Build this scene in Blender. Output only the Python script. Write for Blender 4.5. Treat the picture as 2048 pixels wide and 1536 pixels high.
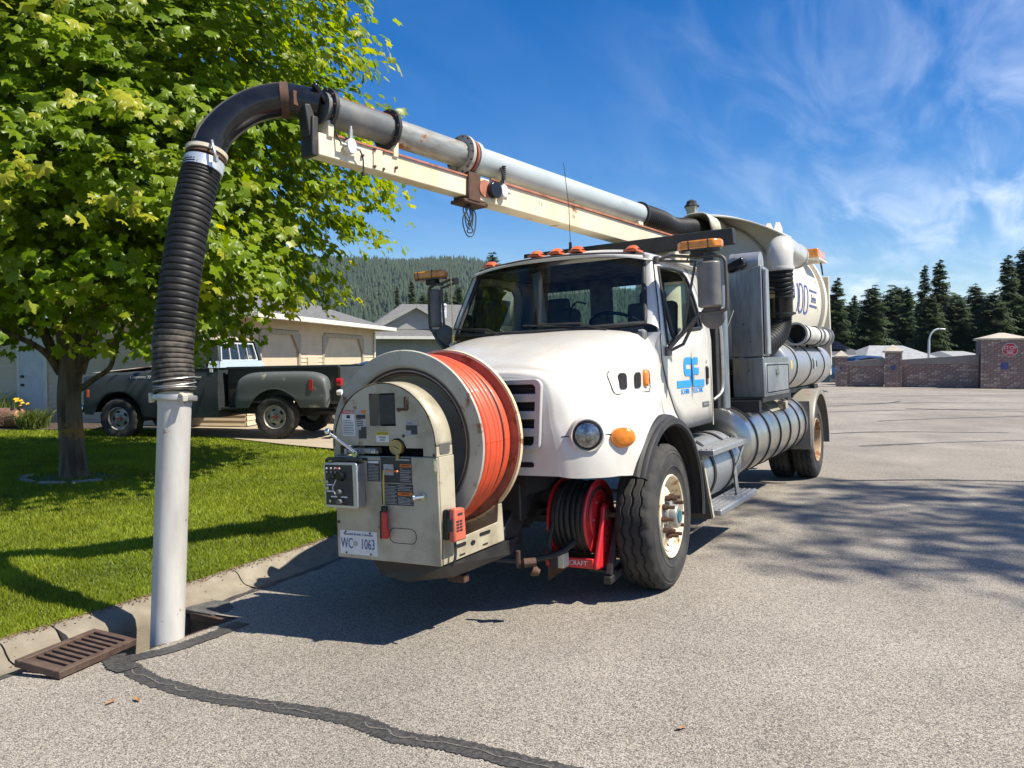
import bpy, bmesh, math, random
import numpy as np
from mathutils import Vector, Matrix, Euler
random.seed(11); RNG = np.random.default_rng(11)
PI = math.pi; rad = math.radians
scene = bpy.context.scene
for o in list(bpy.data.objects): bpy.data.objects.remove(o)
COL = scene.collection

# ------------------------------------------------------------------ camera, sky, sun, exposure
# World axes: +Y runs along the street (and from the big truck's nose to its tail), +X is across the street.
YAW = rad(29.5); CAM_H = 1.70
cam_d = bpy.data.cameras.new('camera'); cam = bpy.data.objects.new('camera', cam_d); COL.objects.link(cam)
cam.location = (0, 0, CAM_H)
cam.rotation_euler = (PI/2 - math.atan(56/1650), 0, YAW)
cam_d.sensor_width = 36.0; cam_d.lens = 36.0*1650/2048
cam_d.clip_start = 0.05; cam_d.clip_end = 6000
scene.camera = cam
scene.render.engine = 'CYCLES'
scene.render.resolution_x = 1024; scene.render.resolution_y = 768
scene.view_settings.view_transform = 'Standard'; scene.view_settings.look = 'None'
scene.view_settings.exposure = 0.72; scene.view_settings.gamma = 1.0
scene.view_settings.use_curve_mapping = False
scene.cycles.max_bounces = 8; scene.cycles.transparent_max_bounces = 16
scene.cycles.volume_bounces = 0
scene.cycles.caustics_reflective = False; scene.cycles.caustics_refractive = False

AX_R = Vector((math.cos(YAW), math.sin(YAW), 0)); AX_A = Vector((-math.sin(YAW), math.cos(YAW), 0))
def V(r, a, z=0.0):
    "a place r metres to the right and a metres ahead of where the photographer stands"
    p = AX_R*r + AX_A*a
    return Vector((p.x, p.y, z))

SUN_EL = rad(54)
sdir = (AX_R*math.cos(rad(20)) - AX_A*math.sin(rad(20)))*math.cos(SUN_EL) + Vector((0, 0, math.sin(SUN_EL)))
sun_d = bpy.data.lights.new('sun', 'SUN'); sun_d.energy = 4.9; sun_d.angle = rad(0.53); sun_d.color = (1.0, 0.93, 0.81)
sun = bpy.data.objects.new('sun', sun_d); COL.objects.link(sun)
sun.rotation_euler = (-sdir).to_track_quat('-Z', 'Y').to_euler(); sun.location = (20, 0, 40)

world = bpy.data.worlds.new('World'); scene.world = world; world.use_nodes = True
wn = world.node_tree; wl = wn.links
for n in list(wn.nodes): wn.nodes.remove(n)
def wnode(t, **k):
    n = wn.nodes.new(t)
    for a, b in k.items(): setattr(n, a, b)
    return n
sky = wnode('ShaderNodeTexSky', sky_type='NISHITA'); sky.sun_disc = False
sky.sun_elevation = SUN_EL; sky.sun_rotation = math.atan2(sdir.x, sdir.y)
sky.altitude = 500; sky.air_density = 1.0; sky.dust_density = 0.3; sky.ozone_density = 2.2
hsv = wnode('ShaderNodeHueSaturation'); hsv.inputs['Saturation'].default_value = 1.50; hsv.inputs['Hue'].default_value = 0.510; hsv.inputs['Value'].default_value = 0.88
wl.new(sky.outputs[0], hsv.inputs['Color'])
# thin cirrus, spread over a flat layer far above
tc = wnode('ShaderNodeTexCoord'); sep = wnode('ShaderNodeSeparateXYZ'); wl.new(tc.outputs['Generated'], sep.inputs[0])
zc = wnode('ShaderNodeMath', operation='MAXIMUM'); wl.new(sep.outputs['Z'], zc.inputs[0]); zc.inputs[1].default_value = 0.03
za = wnode('ShaderNodeMath', operation='ADD'); wl.new(zc.outputs[0], za.inputs[0]); za.inputs[1].default_value = 0.12
dx = wnode('ShaderNodeMath', operation='DIVIDE'); wl.new(sep.outputs['X'], dx.inputs[0]); wl.new(za.outputs[0], dx.inputs[1])
dy = wnode('ShaderNodeMath', operation='DIVIDE'); wl.new(sep.outputs['Y'], dy.inputs[0]); wl.new(za.outputs[0], dy.inputs[1])
cmb = wnode('ShaderNodeCombineXYZ'); wl.new(dx.outputs[0], cmb.inputs[0]); wl.new(dy.outputs[0], cmb.inputs[1])
def cloud(scale, stretch, rot, lo, hi, det, off):
    mp = wnode('ShaderNodeMapping'); mp.inputs['Rotation'].default_value = (0, 0, rot); mp.inputs['Scale'].default_value = stretch
    mp.inputs['Location'].default_value = off
    wl.new(cmb.outputs[0], mp.inputs[0])
    nz = wnode('ShaderNodeTexNoise'); nz.inputs['Scale'].default_value = scale; nz.inputs['Detail'].default_value = det
    nz.inputs['Roughness'].default_value = 0.58; nz.inputs['Distortion'].default_value = 0.6
    wl.new(mp.outputs[0], nz.inputs['Vector'])
    r = wnode('ShaderNodeMapRange'); r.inputs['From Min'].default_value = lo; r.inputs['From Max'].default_value = hi
    r.interpolation_type = 'SMOOTHSTEP'
    wl.new(nz.outputs['Fac'], r.inputs['Value'])
    return r.outputs['Result']
c_big = cloud(0.55, (1.0, 1.0, 1), 0.3, 0.40, 0.62, 3, (3.1, 0.4, 0))
c_fine = cloud(2.4, (1.9, 0.6, 1), rad(128), 0.36, 0.76, 9, (0.7, 1.9, 0))
# the cirrus bank lies over the right-hand side of the street and thins out overhead
dt = wnode('ShaderNodeVectorMath', operation='DOT_PRODUCT'); wl.new(tc.outputs['Generated'], dt.inputs[0]); dt.inputs[1].default_value = tuple(AX_R)
bank = wnode('ShaderNodeMapRange', interpolation_type='SMOOTHSTEP'); bank.inputs['From Min'].default_value = 0.04; bank.inputs['From Max'].default_value = 0.5; bank.inputs['To Min'].default_value = 0.06; wl.new(dt.outputs['Value'], bank.inputs['Value'])
bs_ = wnode('ShaderNodeMath', operation='MULTIPLY_ADD'); wl.new(c_big, bs_.inputs[0]); bs_.inputs[1].default_value = 0.6; bs_.inputs[2].default_value = 0.4
bk_ = wnode('ShaderNodeMath', operation='MULTIPLY'); wl.new(bank.outputs[0], bk_.inputs[0]); wl.new(bs_.outputs[0], bk_.inputs[1])
cm = wnode('ShaderNodeMath', operation='MULTIPLY'); wl.new(bk_.outputs[0], cm.inputs[0]); wl.new(c_fine, cm.inputs[1])
cs = wnode('ShaderNodeMath', operation='MULTIPLY'); wl.new(cm.outputs[0], cs.inputs[0]); cs.inputs[1].default_value = 0.60
mixc = wnode('ShaderNodeMix', data_type='RGBA'); mixc.inputs['B'].default_value = (8.4, 8.8, 9.6, 1)
wl.new(cs.outputs[0], mixc.inputs['Factor']); wl.new(hsv.outputs[0], mixc.inputs['A'])
bg = wnode('ShaderNodeBackground'); bg.inputs['Strength'].default_value = 0.10
wl.new(mixc.outputs['Result'], bg.inputs['Color'])
wo = wnode('ShaderNodeOutputWorld'); wl.new(bg.outputs[0], wo.inputs['Surface'])

# ------------------------------------------------------------------ materials
MATS = {}
def srgb(h):
    h = h.lstrip('#'); c = [int(h[i:i+2], 16)/255 for i in (0, 2, 4)]
    return tuple(((x/12.92) if x <= 0.04045 else ((x+0.055)/1.055)**2.4) for x in c)
def M(name, col, rough=0.5, metal=0.0, col2=None, ns=4.0, lo=0.4, hi=0.65, bump=0.0, bs=60.0, spec=0.5, coat=0.0,
      rust=None, rs=3.0, emit=None, stretch=None, det=6, dust=None):
    m = bpy.data.materials.new(name); m.use_nodes = True; MATS[name] = m
    nt = m.node_tree; L = nt.links; N = nt.nodes
    b = N['Principled BSDF']
    def nd(t, **k):
        n = N.new(t)
        for a, v in k.items(): setattr(n, a, v)
        return n
    tc = nd('ShaderNodeTexCoord'); vec = tc.outputs['Object']
    if stretch:
        mp = nd('ShaderNodeMapping'); mp.inputs['Scale'].default_value = stretch; L.new(vec, mp.inputs[0]); sv = mp.outputs[0]
    else: sv = vec
    col = tuple(col)+(1,) if len(col) == 3 else col
    def noise(scale, d=6, v=None, r=0.6):
        n = nd('ShaderNodeTexNoise'); n.inputs['Scale'].default_value = scale; n.inputs['Detail'].default_value = d
        n.inputs['Roughness'].default_value = r; L.new(v or vec, n.inputs['Vector']); return n
    def rng(sock, a, c, o0=0.0, o1=1.0):
        r = nd('ShaderNodeMapRange'); r.inputs['From Min'].default_value = a; r.inputs['From Max'].default_value = c
        r.inputs['To Min'].default_value = o0; r.inputs['To Max'].default_value = o1; L.new(sock, r.inputs['Value']); return r.outputs[0]
    c2 = col2 if col2 else tuple(min(1, x*0.86) for x in col[:3])
    n1 = noise(ns, det, sv)
    mx = nd('ShaderNodeMix', data_type='RGBA'); mx.inputs['A'].default_value = col; mx.inputs['B'].default_value = tuple(c2)[:3]+(1,)
    L.new(rng(n1.outputs['Fac'], lo, hi), mx.inputs['Factor']); out = mx.outputs['Result']
    rsock = rng(n1.outputs['Fac'], 0.3, 0.7, max(0.02, rough*0.85), min(1, rough*1.2))
    if rust:
        n2 = noise(rs, 9, None, 0.68)
        mk = rng(n2.outputs['Fac'], 0.72-rust*0.48, 0.78-rust*0.48)
        n3 = noise(rs*6, 4)
        rc = nd('ShaderNodeMix', data_type='RGBA'); rc.inputs['A'].default_value = (0.16, 0.055, 0.02, 1); rc.inputs['B'].default_value = (0.30, 0.12, 0.04, 1)
        L.new(n3.outputs['Fac'], rc.inputs['Factor'])
        m2 = nd('ShaderNodeMix', data_type='RGBA'); L.new(mk, m2.inputs['Factor']); L.new(out, m2.inputs['A']); L.new(rc.outputs['Result'], m2.inputs['B'])
        out = m2.outputs['Result']
        r2 = nd('ShaderNodeMix', data_type='FLOAT'); L.new(mk, r2.inputs['Factor']); L.new(rsock, r2.inputs['A']); r2.inputs['B'].default_value = 0.85
        rsock = r2.outputs['Result']
        if metal:
            r3 = nd('ShaderNodeMath', operation='SUBTRACT'); r3.inputs[0].default_value = metal; L.new(mk, r3.inputs[1]); r3.use_clamp = True
            L.new(r3.outputs[0], b.inputs['Metallic'])
    if dust:
        n4 = noise(1.7, 8, None, 0.65); m4 = nd('ShaderNodeMix', data_type='RGBA'); m4.inputs['B'].default_value = tuple(dust[:3])+(1,)
        L.new(rng(n4.outputs['Fac'], 0.42, 0.72, 0, dust[3]), m4.inputs['Factor']); L.new(out, m4.inputs['A']); out = m4.outputs['Result']
    L.new(out, b.inputs['Base Color']); L.new(rsock, b.inputs['Roughness'])
    if not (rust and metal): b.inputs['Metallic'].default_value = metal
    b.inputs['Specular IOR Level'].default_value = spec; b.inputs['Coat Weight'].default_value = coat; b.inputs['Coat Roughness'].default_value = 0.06
    if bump:
        nb = noise(bs, 4, sv); bp = nd('ShaderNodeBump'); bp.inputs['Strength'].default_value = bump; bp.inputs['Distance'].default_value = 0.01
        L.new(nb.outputs['Fac'], bp.inputs['Height']); L.new(bp.outputs[0], b.inputs['Normal'])
    if emit: b.inputs['Emission Color'].default_value = tuple(emit[:3])+(1,); b.inputs['Emission Strength'].default_value = emit[3]
    return m

def glass_mat(name, tint, refl=0.0):
    m = bpy.data.materials.new(name); m.use_nodes = True; MATS[name] = m
    N = m.node_tree.nodes; L = m.node_tree.links; N.remove(N['Principled BSDF'])
    tr = N.new('ShaderNodeBsdfTransparent'); gl = N.new('ShaderNodeBsdfGlossy'); gl.inputs['Roughness'].default_value = 0.02
    tcn = N.new('ShaderNodeTexCoord'); nz = N.new('ShaderNodeTexNoise'); nz.inputs['Scale'].default_value = 1.5
    L.new(tcn.outputs['Object'], nz.inputs['Vector'])
    mx = N.new('ShaderNodeMix'); mx.data_type = 'RGBA'; mx.inputs['A'].default_value = tuple(tint)+(1,); mx.inputs['B'].default_value = tuple(x*0.9 for x in tint)+(1,)
    L.new(nz.outputs['Fac'], mx.inputs['Factor']); L.new(mx.outputs['Result'], tr.inputs['Color'])
    fr = N.new('ShaderNodeFresnel'); fr.inputs['IOR'].default_value = 1.5
    ad = N.new('ShaderNodeMath'); ad.operation = 'ADD'; ad.inputs[1].default_value = refl; L.new(fr.outputs[0], ad.inputs[0])
    ms = N.new('ShaderNodeMixShader'); L.new(ad.outputs[0], ms.inputs[0]); L.new(tr.outputs[0], ms.inputs[1]); L.new(gl.outputs[0], ms.inputs[2])
    L.new(ms.outputs[0], N['Material Output'].inputs['Surface'])
    return m

def lens_mat(name, col, rough=0.15):
    "moulded coloured plastic lens"
    m = M(name, col, rough, col2=tuple(x*0.75 for x in col), ns=20, bump=0.25, bs=90, coat=0.5)
    return m

M('white_paint', (0.63, 0.612, 0.565), 0.28, col2=(0.57, 0.545, 0.485), ns=2.2, lo=0.38, hi=0.68, coat=0.4, dust=(0.40, 0.345, 0.25, 0.45))
M('tank_paint', (0.68, 0.645, 0.55), 0.42, col2=(0.66, 0.61, 0.50), ns=1.8, lo=0.35, hi=0.7, coat=0.1, rust=0.17, rs=2.5)
M('panel_paint', (0.45, 0.41, 0.305), 0.45, col2=(0.29, 0.25, 0.165), ns=4.5, lo=0.42, hi=0.66, rust=0.20, rs=7, coat=0.1, bump=0.03, bs=30)
M('flange_paint', (0.45, 0.43, 0.365), 0.48, col2=(0.33, 0.30, 0.235), ns=2.5, rust=0.30, rs=5, coat=0.05)
M('rusty_flange', (0.42, 0.17, 0.11), 0.7, col2=(0.33, 0.12, 0.07), ns=9, rust=0.38, rs=8, bump=0.12, bs=80)
M('cream_edge', (0.72, 0.62, 0.42), 0.55, col2=(0.62, 0.48, 0.26), ns=6, rust=0.36, rs=9)
M('boom_paint', (0.70, 0.63, 0.47), 0.5, col2=(0.62, 0.49, 0.30), ns=2.2, lo=0.42, hi=0.72, rust=0.27, rs=3.2, stretch=(1, 1, 0.35))
M('pipe_paint', (0.44, 0.485, 0.49), 0.40, col2=(0.36, 0.41, 0.42), ns=2.0, rust=0.15, rs=5, spec=0.6)
M('pipe_scraped', (0.36, 0.38, 0.37), 0.42, 0.35, col2=(0.22, 0.20, 0.17), ns=7, stretch=(3, 0.5, 3), rust=0.28, rs=4)
M('pipe_dark', (0.12, 0.13, 0.13), 0.5, col2=(0.20, 0.195, 0.18), ns=5, lo=0.5, hi=0.7, rust=0.22, rs=3)
M('red_scrape', (0.36, 0.085, 0.035), 0.75, col2=(0.28, 0.10, 0.06), ns=10, bump=0.1)
M('black_plastic', (0.009, 0.0095, 0.011), 0.2, col2=(0.016, 0.016, 0.017), ns=8, spec=0.5)
M('hose_rubber', (0.011, 0.011, 0.011), 0.5, col2=(0.024, 0.022, 0.020), ns=9, lo=0.45, hi=0.75, spec=0.3)
M('hose_muddy', (0.018, 0.016, 0.014), 0.65, col2=(0.11, 0.09, 0.068), ns=14, lo=0.42, hi=0.66, bump=0.2)
M('rubber', (0.016, 0.016, 0.017), 0.6, col2=(0.030, 0.029, 0.027), ns=6, bump=0.08, bs=50)
M('tyre', (0.020, 0.020, 0.021), 0.82, col2=(0.058, 0.054, 0.048), ns=5, bump=0.12, bs=70)
M('black_metal', (0.016, 0.016, 0.017), 0.5, col2=(0.035, 0.033, 0.03), ns=6, rust=0.16, rs=6)
M('dark_void', (0.006, 0.006, 0.007), 0.9)
M('aluminium', (0.56, 0.57, 0.58), 0.42, 0.85, col2=(0.42, 0.42, 0.41), ns=3, lo=0.35, hi=0.7, bump=0.04, bs=20, stretch=(1, 1, 1))
M('tube_alloy', (0.60, 0.58, 0.54), 0.55, 0.1, col2=(0.45, 0.43, 0.395), ns=6, stretch=(1, 1, 0.25), rust=0.17, rs=12, bump=0.03, bs=40)
M('polished', (0.60, 0.58, 0.54), 0.30, 0.9, col2=(0.46, 0.42, 0.34), ns=2.2, lo=0.4, hi=0.72, bump=0.05, bs=6, rust=0.16, rs=3)
M('brushed', (0.40, 0.41, 0.41), 0.38, 0.85, col2=(0.27, 0.27, 0.26), ns=4, stretch=(6, 6, 0.8), bump=0.06, bs=9)
M('galvanised', (0.52, 0.52, 0.51), 0.45, 0.7, col2=(0.38, 0.36, 0.32), ns=8)
M('chrome', (0.75, 0.76, 0.77), 0.12, 1.0, col2=(0.6, 0.6, 0.6), ns=8)
M('zinc_band', (0.72, 0.74, 0.75), 0.35, 0.55, col2=(0.62, 0.64, 0.65), ns=6)
M('orange_hose', (0.72, 0.088, 0.028), 0.42, col2=(0.55, 0.08, 0.032), ns=9, bump=0.05, bs=120, coat=0.1)
M('red_paint', (0.60, 0.022, 0.028), 0.35, col2=(0.48, 0.02, 0.025), ns=5, coat=0.3, rust=0.12, rs=12)
M('red_tool', (0.55, 0.035, 0.035), 0.4, col2=(0.42, 0.03, 0.03), ns=12)
M('coral_plastic', (0.58, 0.13, 0.075), 0.45, col2=(0.47, 0.10, 0.06), ns=7)
M('grey_plastic', (0.10, 0.095, 0.09), 0.55, col2=(0.13, 0.125, 0.118), ns=7)
M('mirror_shell', (0.19, 0.178, 0.168), 0.42, col2=(0.11, 0.105, 0.10), ns=5)
M('rim_cream', (0.72, 0.65, 0.50), 0.45, col2=(0.60, 0.50, 0.33), ns=6, rust=0.28, rs=7)
M('rim_rusty', (0.44, 0.32, 0.19), 0.55, col2=(0.34, 0.22, 0.11), ns=6, rust=0.36, rs=6)
M('rusty_steel', (0.075, 0.042, 0.029), 0.75, 0.2, col2=(0.13, 0.068, 0.041), ns=18, bump=0.2, bs=60)
M('cast_iron', (0.070, 0.044, 0.034), 0.7, 0.15, col2=(0.115, 0.072, 0.052), ns=16, bump=0.25, bs=70, dust=(0.16, 0.11, 0.075, 0.5))
M('blue_print', (0.012, 0.29, 0.72), 0.4, col2=(0.012, 0.27, 0.69), ns=5)
M('black_print', (0.02, 0.02, 0.022), 0.5)
M('navy_print', (0.045, 0.06, 0.22), 0.5, col2=(0.06, 0.075, 0.25))
M('white_print', (0.72, 0.72, 0.70), 0.5, col2=(0.63, 0.63, 0.61), ns=20)
M('grey_print', (0.32, 0.32, 0.31), 0.6, col2=(0.45, 0.45, 0.43), ns=40)
M('dark_print', (0.022, 0.024, 0.028), 0.45, col2=(0.04, 0.04, 0.045), ns=30)
M('red_print', (0.50, 0.03, 0.03), 0.5); M('orange_print', (0.66, 0.17, 0.02), 0.5); M('yellow_print', (0.66, 0.50, 0.06), 0.5)
lens_mat('amber_lens', (0.80, 0.24, 0.012)); lens_mat('marker_orange', (0.72, 0.13, 0.02), 0.35); lens_mat('red_lens', (0.42, 0.012, 0.018))
M('beacon_amber', (0.72, 0.27, 0.018), 0.2, col2=(0.55, 0.17, 0.01), ns=10, coat=0.5)
M('headlamp', (0.35, 0.36, 0.37), 0.12, 0.9, col2=(0.10, 0.10, 0.11), ns=22, bump=0.4, bs=45, coat=0.8)
M('mirror_glass', (0.8, 0.82, 0.84), 0.03, 1.0)
M('cab_trim', (0.21, 0.215, 0.21), 0.7, col2=(0.075, 0.076, 0.08), ns=8); M('seat_cloth', (0.07, 0.072, 0.078), 0.9, col2=(0.09, 0.09, 0.1), ns=30)
M('brass', (0.55, 0.42, 0.16), 0.35, 0.7, col2=(0.40, 0.28, 0.09), ns=10)
M('gauge_face', (0.42, 0.33, 0.13), 0.35, col2=(0.34, 0.26, 0.10), ns=20)
M('pale_bar', (0.62, 0.58, 0.47), 0.5, col2=(0.52, 0.46, 0.33), ns=4, rust=0.2)
M('tape_grey', (0.30, 0.30, 0.29), 0.6)
glass_mat('windscreen', (0.84, 0.91, 0.87), 0.0); glass_mat('side_glass', (0.82, 0.90, 0.87), 0.01); glass_mat('pane_glass', (0.55, 0.62, 0.60), 0.04)
# ------------------------------------------------------------------ mesh helpers
def frame(d):
    d = Vector(d).normalized(); a = Vector((0, 0, 1)) if abs(d.z) < 0.9 else Vector((1, 0, 0))
    u = d.cross(a).normalized(); return u, d.cross(u).normalized(), d
class MB:
    def __init__(s): s.v = []; s.f = []; s.m = []; s.mi = 0
    def add(s, vs, fs):
        k = len(s.v); s.v += [tuple(v) for v in vs]; s.f += [tuple(i+k for i in f) for f in fs]; s.m += [s.mi]*len(fs); return s
    def box(s, c, d, rot=None):
        hx, hy, hz = d[0]/2, d[1]/2, d[2]/2
        vs = [Vector((x, y, z)) for x in (-hx, hx) for y in (-hy, hy) for z in (-hz, hz)]
        if rot is not None:
            R_ = rot if isinstance(rot, Matrix) else Euler(rot).to_matrix()
            vs = [R_ @ v for v in vs]
        c = Vector(c)
        return s.add([v+c for v in vs], [(0, 1, 3, 2), (4, 6, 7, 5), (0, 4, 5, 1), (2, 3, 7, 6), (0, 2, 6, 4), (1, 5, 7, 3)])
    def bar(s, p0, p1, w, h, upv=(0, 0, 1)):
        p0, p1 = Vector(p0), Vector(p1); d = (p1-p0).normalized(); u = d.cross(Vector(upv)).normalized(); n = u.cross(d).normalized()
        vs = [p+u*a*w/2+n*b*h/2 for p in (p0, p1) for a, b in ((-1, -1), (1, -1), (1, 1), (-1, 1))]
        return s.add(vs, [(3, 2, 1, 0), (4, 5, 6, 7), (0, 1, 5, 4), (1, 2, 6, 5), (2, 3, 7, 6), (3, 0, 4, 7)])
    def cyl(s, p0, p1, r0, r1=None, n=16, caps=True):
        r1 = r0 if r1 is None else r1; p0, p1 = Vector(p0), Vector(p1); u, w, d = frame(p1-p0)
        vs = []; 
        for p, r in ((p0, r0), (p1, r1)): vs += [p+(u*math.cos(2*PI*i/n)+w*math.sin(2*PI*i/n))*r for i in range(n)]
        fs = [(i, (i+1) % n, n+(i+1) % n, n+i) for i in range(n)]
        if caps: fs += [tuple(range(n-1, -1, -1)), tuple(range(n, 2*n))]
        return s.add(vs, fs)
    def tube(s, pts, r, n=10, caps=True):
        pts = [Vector(p) for p in pts]; m = len(pts); rs = r if isinstance(r, (list, tuple)) else [r]*m
        vs = []; u = None
        for i, p in enumerate(pts):
            d = (pts[min(i+1, m-1)]-pts[max(i-1, 0)]).normalized()
            if u is None: u = frame(d)[0]
            else: u = (u-d*u.dot(d)).normalized()
            w = d.cross(u)
            vs += [p+(u*math.cos(2*PI*k/n)+w*math.sin(2*PI*k/n))*rs[i] for k in range(n)]
        fs = [(i*n+k, i*n+(k+1) % n, (i+1)*n+(k+1) % n, (i+1)*n+k) for i in range(m-1) for k in range(n)]
        if caps: fs += [tuple(range(n-1, -1, -1)), tuple(range((m-1)*n, m*n))]
        return s.add(vs, fs)
    def lathe(s, prof, o, ax, n=32, a0=0.0, a1=2*PI, wob=None, uref=None):
        "prof: (radius, distance along axis)"
        o = Vector(o); u, w, d = frame(ax)
        if uref is not None:
            u = Vector(uref); u = (u-d*u.dot(d)).normalized(); w = d.cross(u)
        full = abs(a1-a0-2*PI) < 1e-6; m = n if full else n+1; k = len(prof); vs = []
        for i in range(m):
            a = a0+(a1-a0)*i/n
            for j, (r, t) in enumerate(prof):
                if wob: r, t = wob(i, j, r, t)
                vs.append(o+(u*math.cos(a)+w*math.sin(a))*r+d*t)
        fs = []
        for i in range(n):
            b = (i+1) % m
            fs += [(i*k+j, b*k+j, b*k+j+1, i*k+j+1) for j in range(k-1)]
        return s.add(vs, fs)
    def prism(s, poly, o, e1, e2, d):
        "extrude a 2-D polygon (in o+e1*a+e2*b) by vector d"
        o, e1, e2, d = Vector(o), Vector(e1), Vector(e2), Vector(d); n = len(poly)
        b = [o+e1*p[0]+e2*p[1] for p in poly]; vs = b+[p+d for p in b]
        return s.add(vs, [tuple(range(n-1, -1, -1)), tuple(range(n, 2*n))]+[(i, (i+1) % n, n+(i+1) % n, n+i) for i in range(n)])
    def ring(s, outer, inner, d):
        "flat frame between two 3-D loops of equal length, thickness d"
        n = len(outer); d = Vector(d); A = [Vector(p) for p in outer]; B = [Vector(p) for p in inner]
        vs = A+B+[p+d for p in A]+[p+d for p in B]; fs = []
        for i in range(n):
            j = (i+1) % n
            fs += [(i, j, n+j, n+i), (2*n+i, 3*n+i, 3*n+j, 2*n+j), (i, 2*n+i, 2*n+j, j), (n+i, n+j, 3*n+j, 3*n+i)]
        return s.add(vs, fs)
    def grid(s, fn, nu, nv):
        vs = [fn(i/nu, j/nv) for i in range(nu+1) for j in range(nv+1)]
        return s.add(vs, [(i*(nv+1)+j, (i+1)*(nv+1)+j, (i+1)*(nv+1)+j+1, i*(nv+1)+j+1) for i in range(nu) for j in range(nv)])
    def build(s, name, mat, parent=None, smooth=30, bevel=0.0, solid=0.0, fix=True, seg=2):
        me = bpy.data.meshes.new(name); me.from_pydata(s.v, [], s.f)
        mats = mat if isinstance(mat, (list, tuple)) else [mat]
        for m in mats: me.materials.append(MATS[m])
        if len(mats) > 1: me.polygons.foreach_set('material_index', s.m)
        if fix:
            bm = bmesh.new(); bm.from_mesh(me); bmesh.ops.recalc_face_normals(bm, faces=bm.faces[:]); bm.to_mesh(me); bm.free()
        if smooth:
            me.polygons.foreach_set('use_smooth', [True]*len(me.polygons)); me.set_sharp_from_angle(angle=rad(smooth))
        me.update()
        o = bpy.data.objects.new(name, me); COL.objects.link(o)
        if parent: o.parent = parent
        if solid: md = o.modifiers.new('thick', 'SOLIDIFY'); md.thickness = solid; md.offset = -1
        if bevel: md = o.modifiers.new('bevel', 'BEVEL'); md.width = bevel; md.segments = seg; md.limit_method = 'ANGLE'; md.angle_limit = rad(40)
        return o
def tag(o, label=None, cat=None, group=None, kind=None):
    for k, v in (('label', label), ('category', cat), ('group', group), ('kind', kind)):
        if v: o[k] = v
    return o
def thing(name, label, cat, loc=(0, 0, 0), rot=(0, 0, 0), group=None):
    o = bpy.data.objects.new(name, None); COL.objects.link(o); o.location = loc; o.rotation_euler = rot; o.empty_display_size = 0.2
    return tag(o, label, cat, group)
def dup(o, parent=None, **kw):
    c = o.copy(); COL.objects.link(c)
    if parent is not None: c.parent = parent
    for k, v in kw.items(): setattr(c, k, v)
    return c
def copy_tree(o, parent=None):
    c = o.copy(); COL.objects.link(c); c.parent = parent
    for ch in o.children: copy_tree(ch, c)
    return c
def txt(name, s, size, o, e1, e2, mat, parent, depth=0.0015, align='CENTER', wide=1.0, shear=0.0):
    cu = bpy.data.curves.new(name, 'FONT'); cu.body = s; cu.size = size; cu.extrude = depth; cu.align_x = align; cu.align_y = 'CENTER'; cu.shear = shear
    cu.resolution_u = 3
    t = bpy.data.objects.new('tmp', cu); COL.objects.link(t)
    dg = bpy.context.evaluated_depsgraph_get(); me = bpy.data.meshes.new_from_object(t.evaluated_get(dg)); bpy.data.objects.remove(t)
    e1, e2 = Vector(e1).normalized()*wide, Vector(e2).normalized(); e3 = e1.normalized().cross(e2)
    mt = Matrix((( e1.x, e2.x, e3.x, o[0]), (e1.y, e2.y, e3.y, o[1]), (e1.z, e2.z, e3.z, o[2]), (0, 0, 0, 1)))
    me.transform(mt); me.materials.clear(); me.materials.append(MATS[mat])
    ob = bpy.data.objects.new(name, me); COL.objects.link(ob); ob.parent = parent
    return ob
def cr(pts, n):
    "Catmull-Rom through points of any dimension"
    P = np.array(pts, float); m = len(P); Q = np.vstack([2*P[0]-P[1], P, 2*P[-1]-P[-2]]); out = []
    for i in range(n+1):
        t = i/n*(m-1); k = min(int(t), m-2); f = t-k; a, b, c, d = Q[k], Q[k+1], Q[k+2], Q[k+3]
        out.append(0.5*((2*b)+(c-a)*f+(2*a-5*b+4*c-d)*f*f+(3*b-a-3*c+d)*f**3))
    return out
def interp(x, tab):
    return float(np.interp(x, [t[0] for t in tab], [t[1] for t in tab]))
def smooth01(t): t = min(1, max(0, t)); return t*t*(3-2*t)

# ------------------------------------------------------------------ ground, road, kerb, lawn
LIP = [(-16, -4.45), (0, -4.72), (2.6, -4.83), (4.2, -4.88), (5.7, -5.04), (9, -5.45), (14, -6.2), (30, -8.6), (60, -13)]
EDGE = [(-34, 10.9), (-24, 11.2), (-18, 11.65), (-15.9, 11.84), (-12.9, 11.35), (-11.07, 11.0), (-9.97, 10.93), (-7, 10.6), (-5.2, 10.2)]
def lip(y): return interp(y, LIP)
def gz(x, y):
    d = -1.93-x; d = 0 if d < -0.3 else ((d+0.3)**2/1.2 if d < 0.3 else d)
    return -0.0437*d*(1-0.8*smooth01((y-14)/14)) - 0.02*smooth01((x-5)/10)
def lz(x, y):
    d = max(0, lip(y)-0.30-x)
    return gz(lip(y), y)+0.115+0.075*smooth01(d/1.2)+0.055*smooth01(d/6)+0.012*math.sin(x*0.9)*math.sin(y*0.7+1)*smooth01(d/2)

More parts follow.
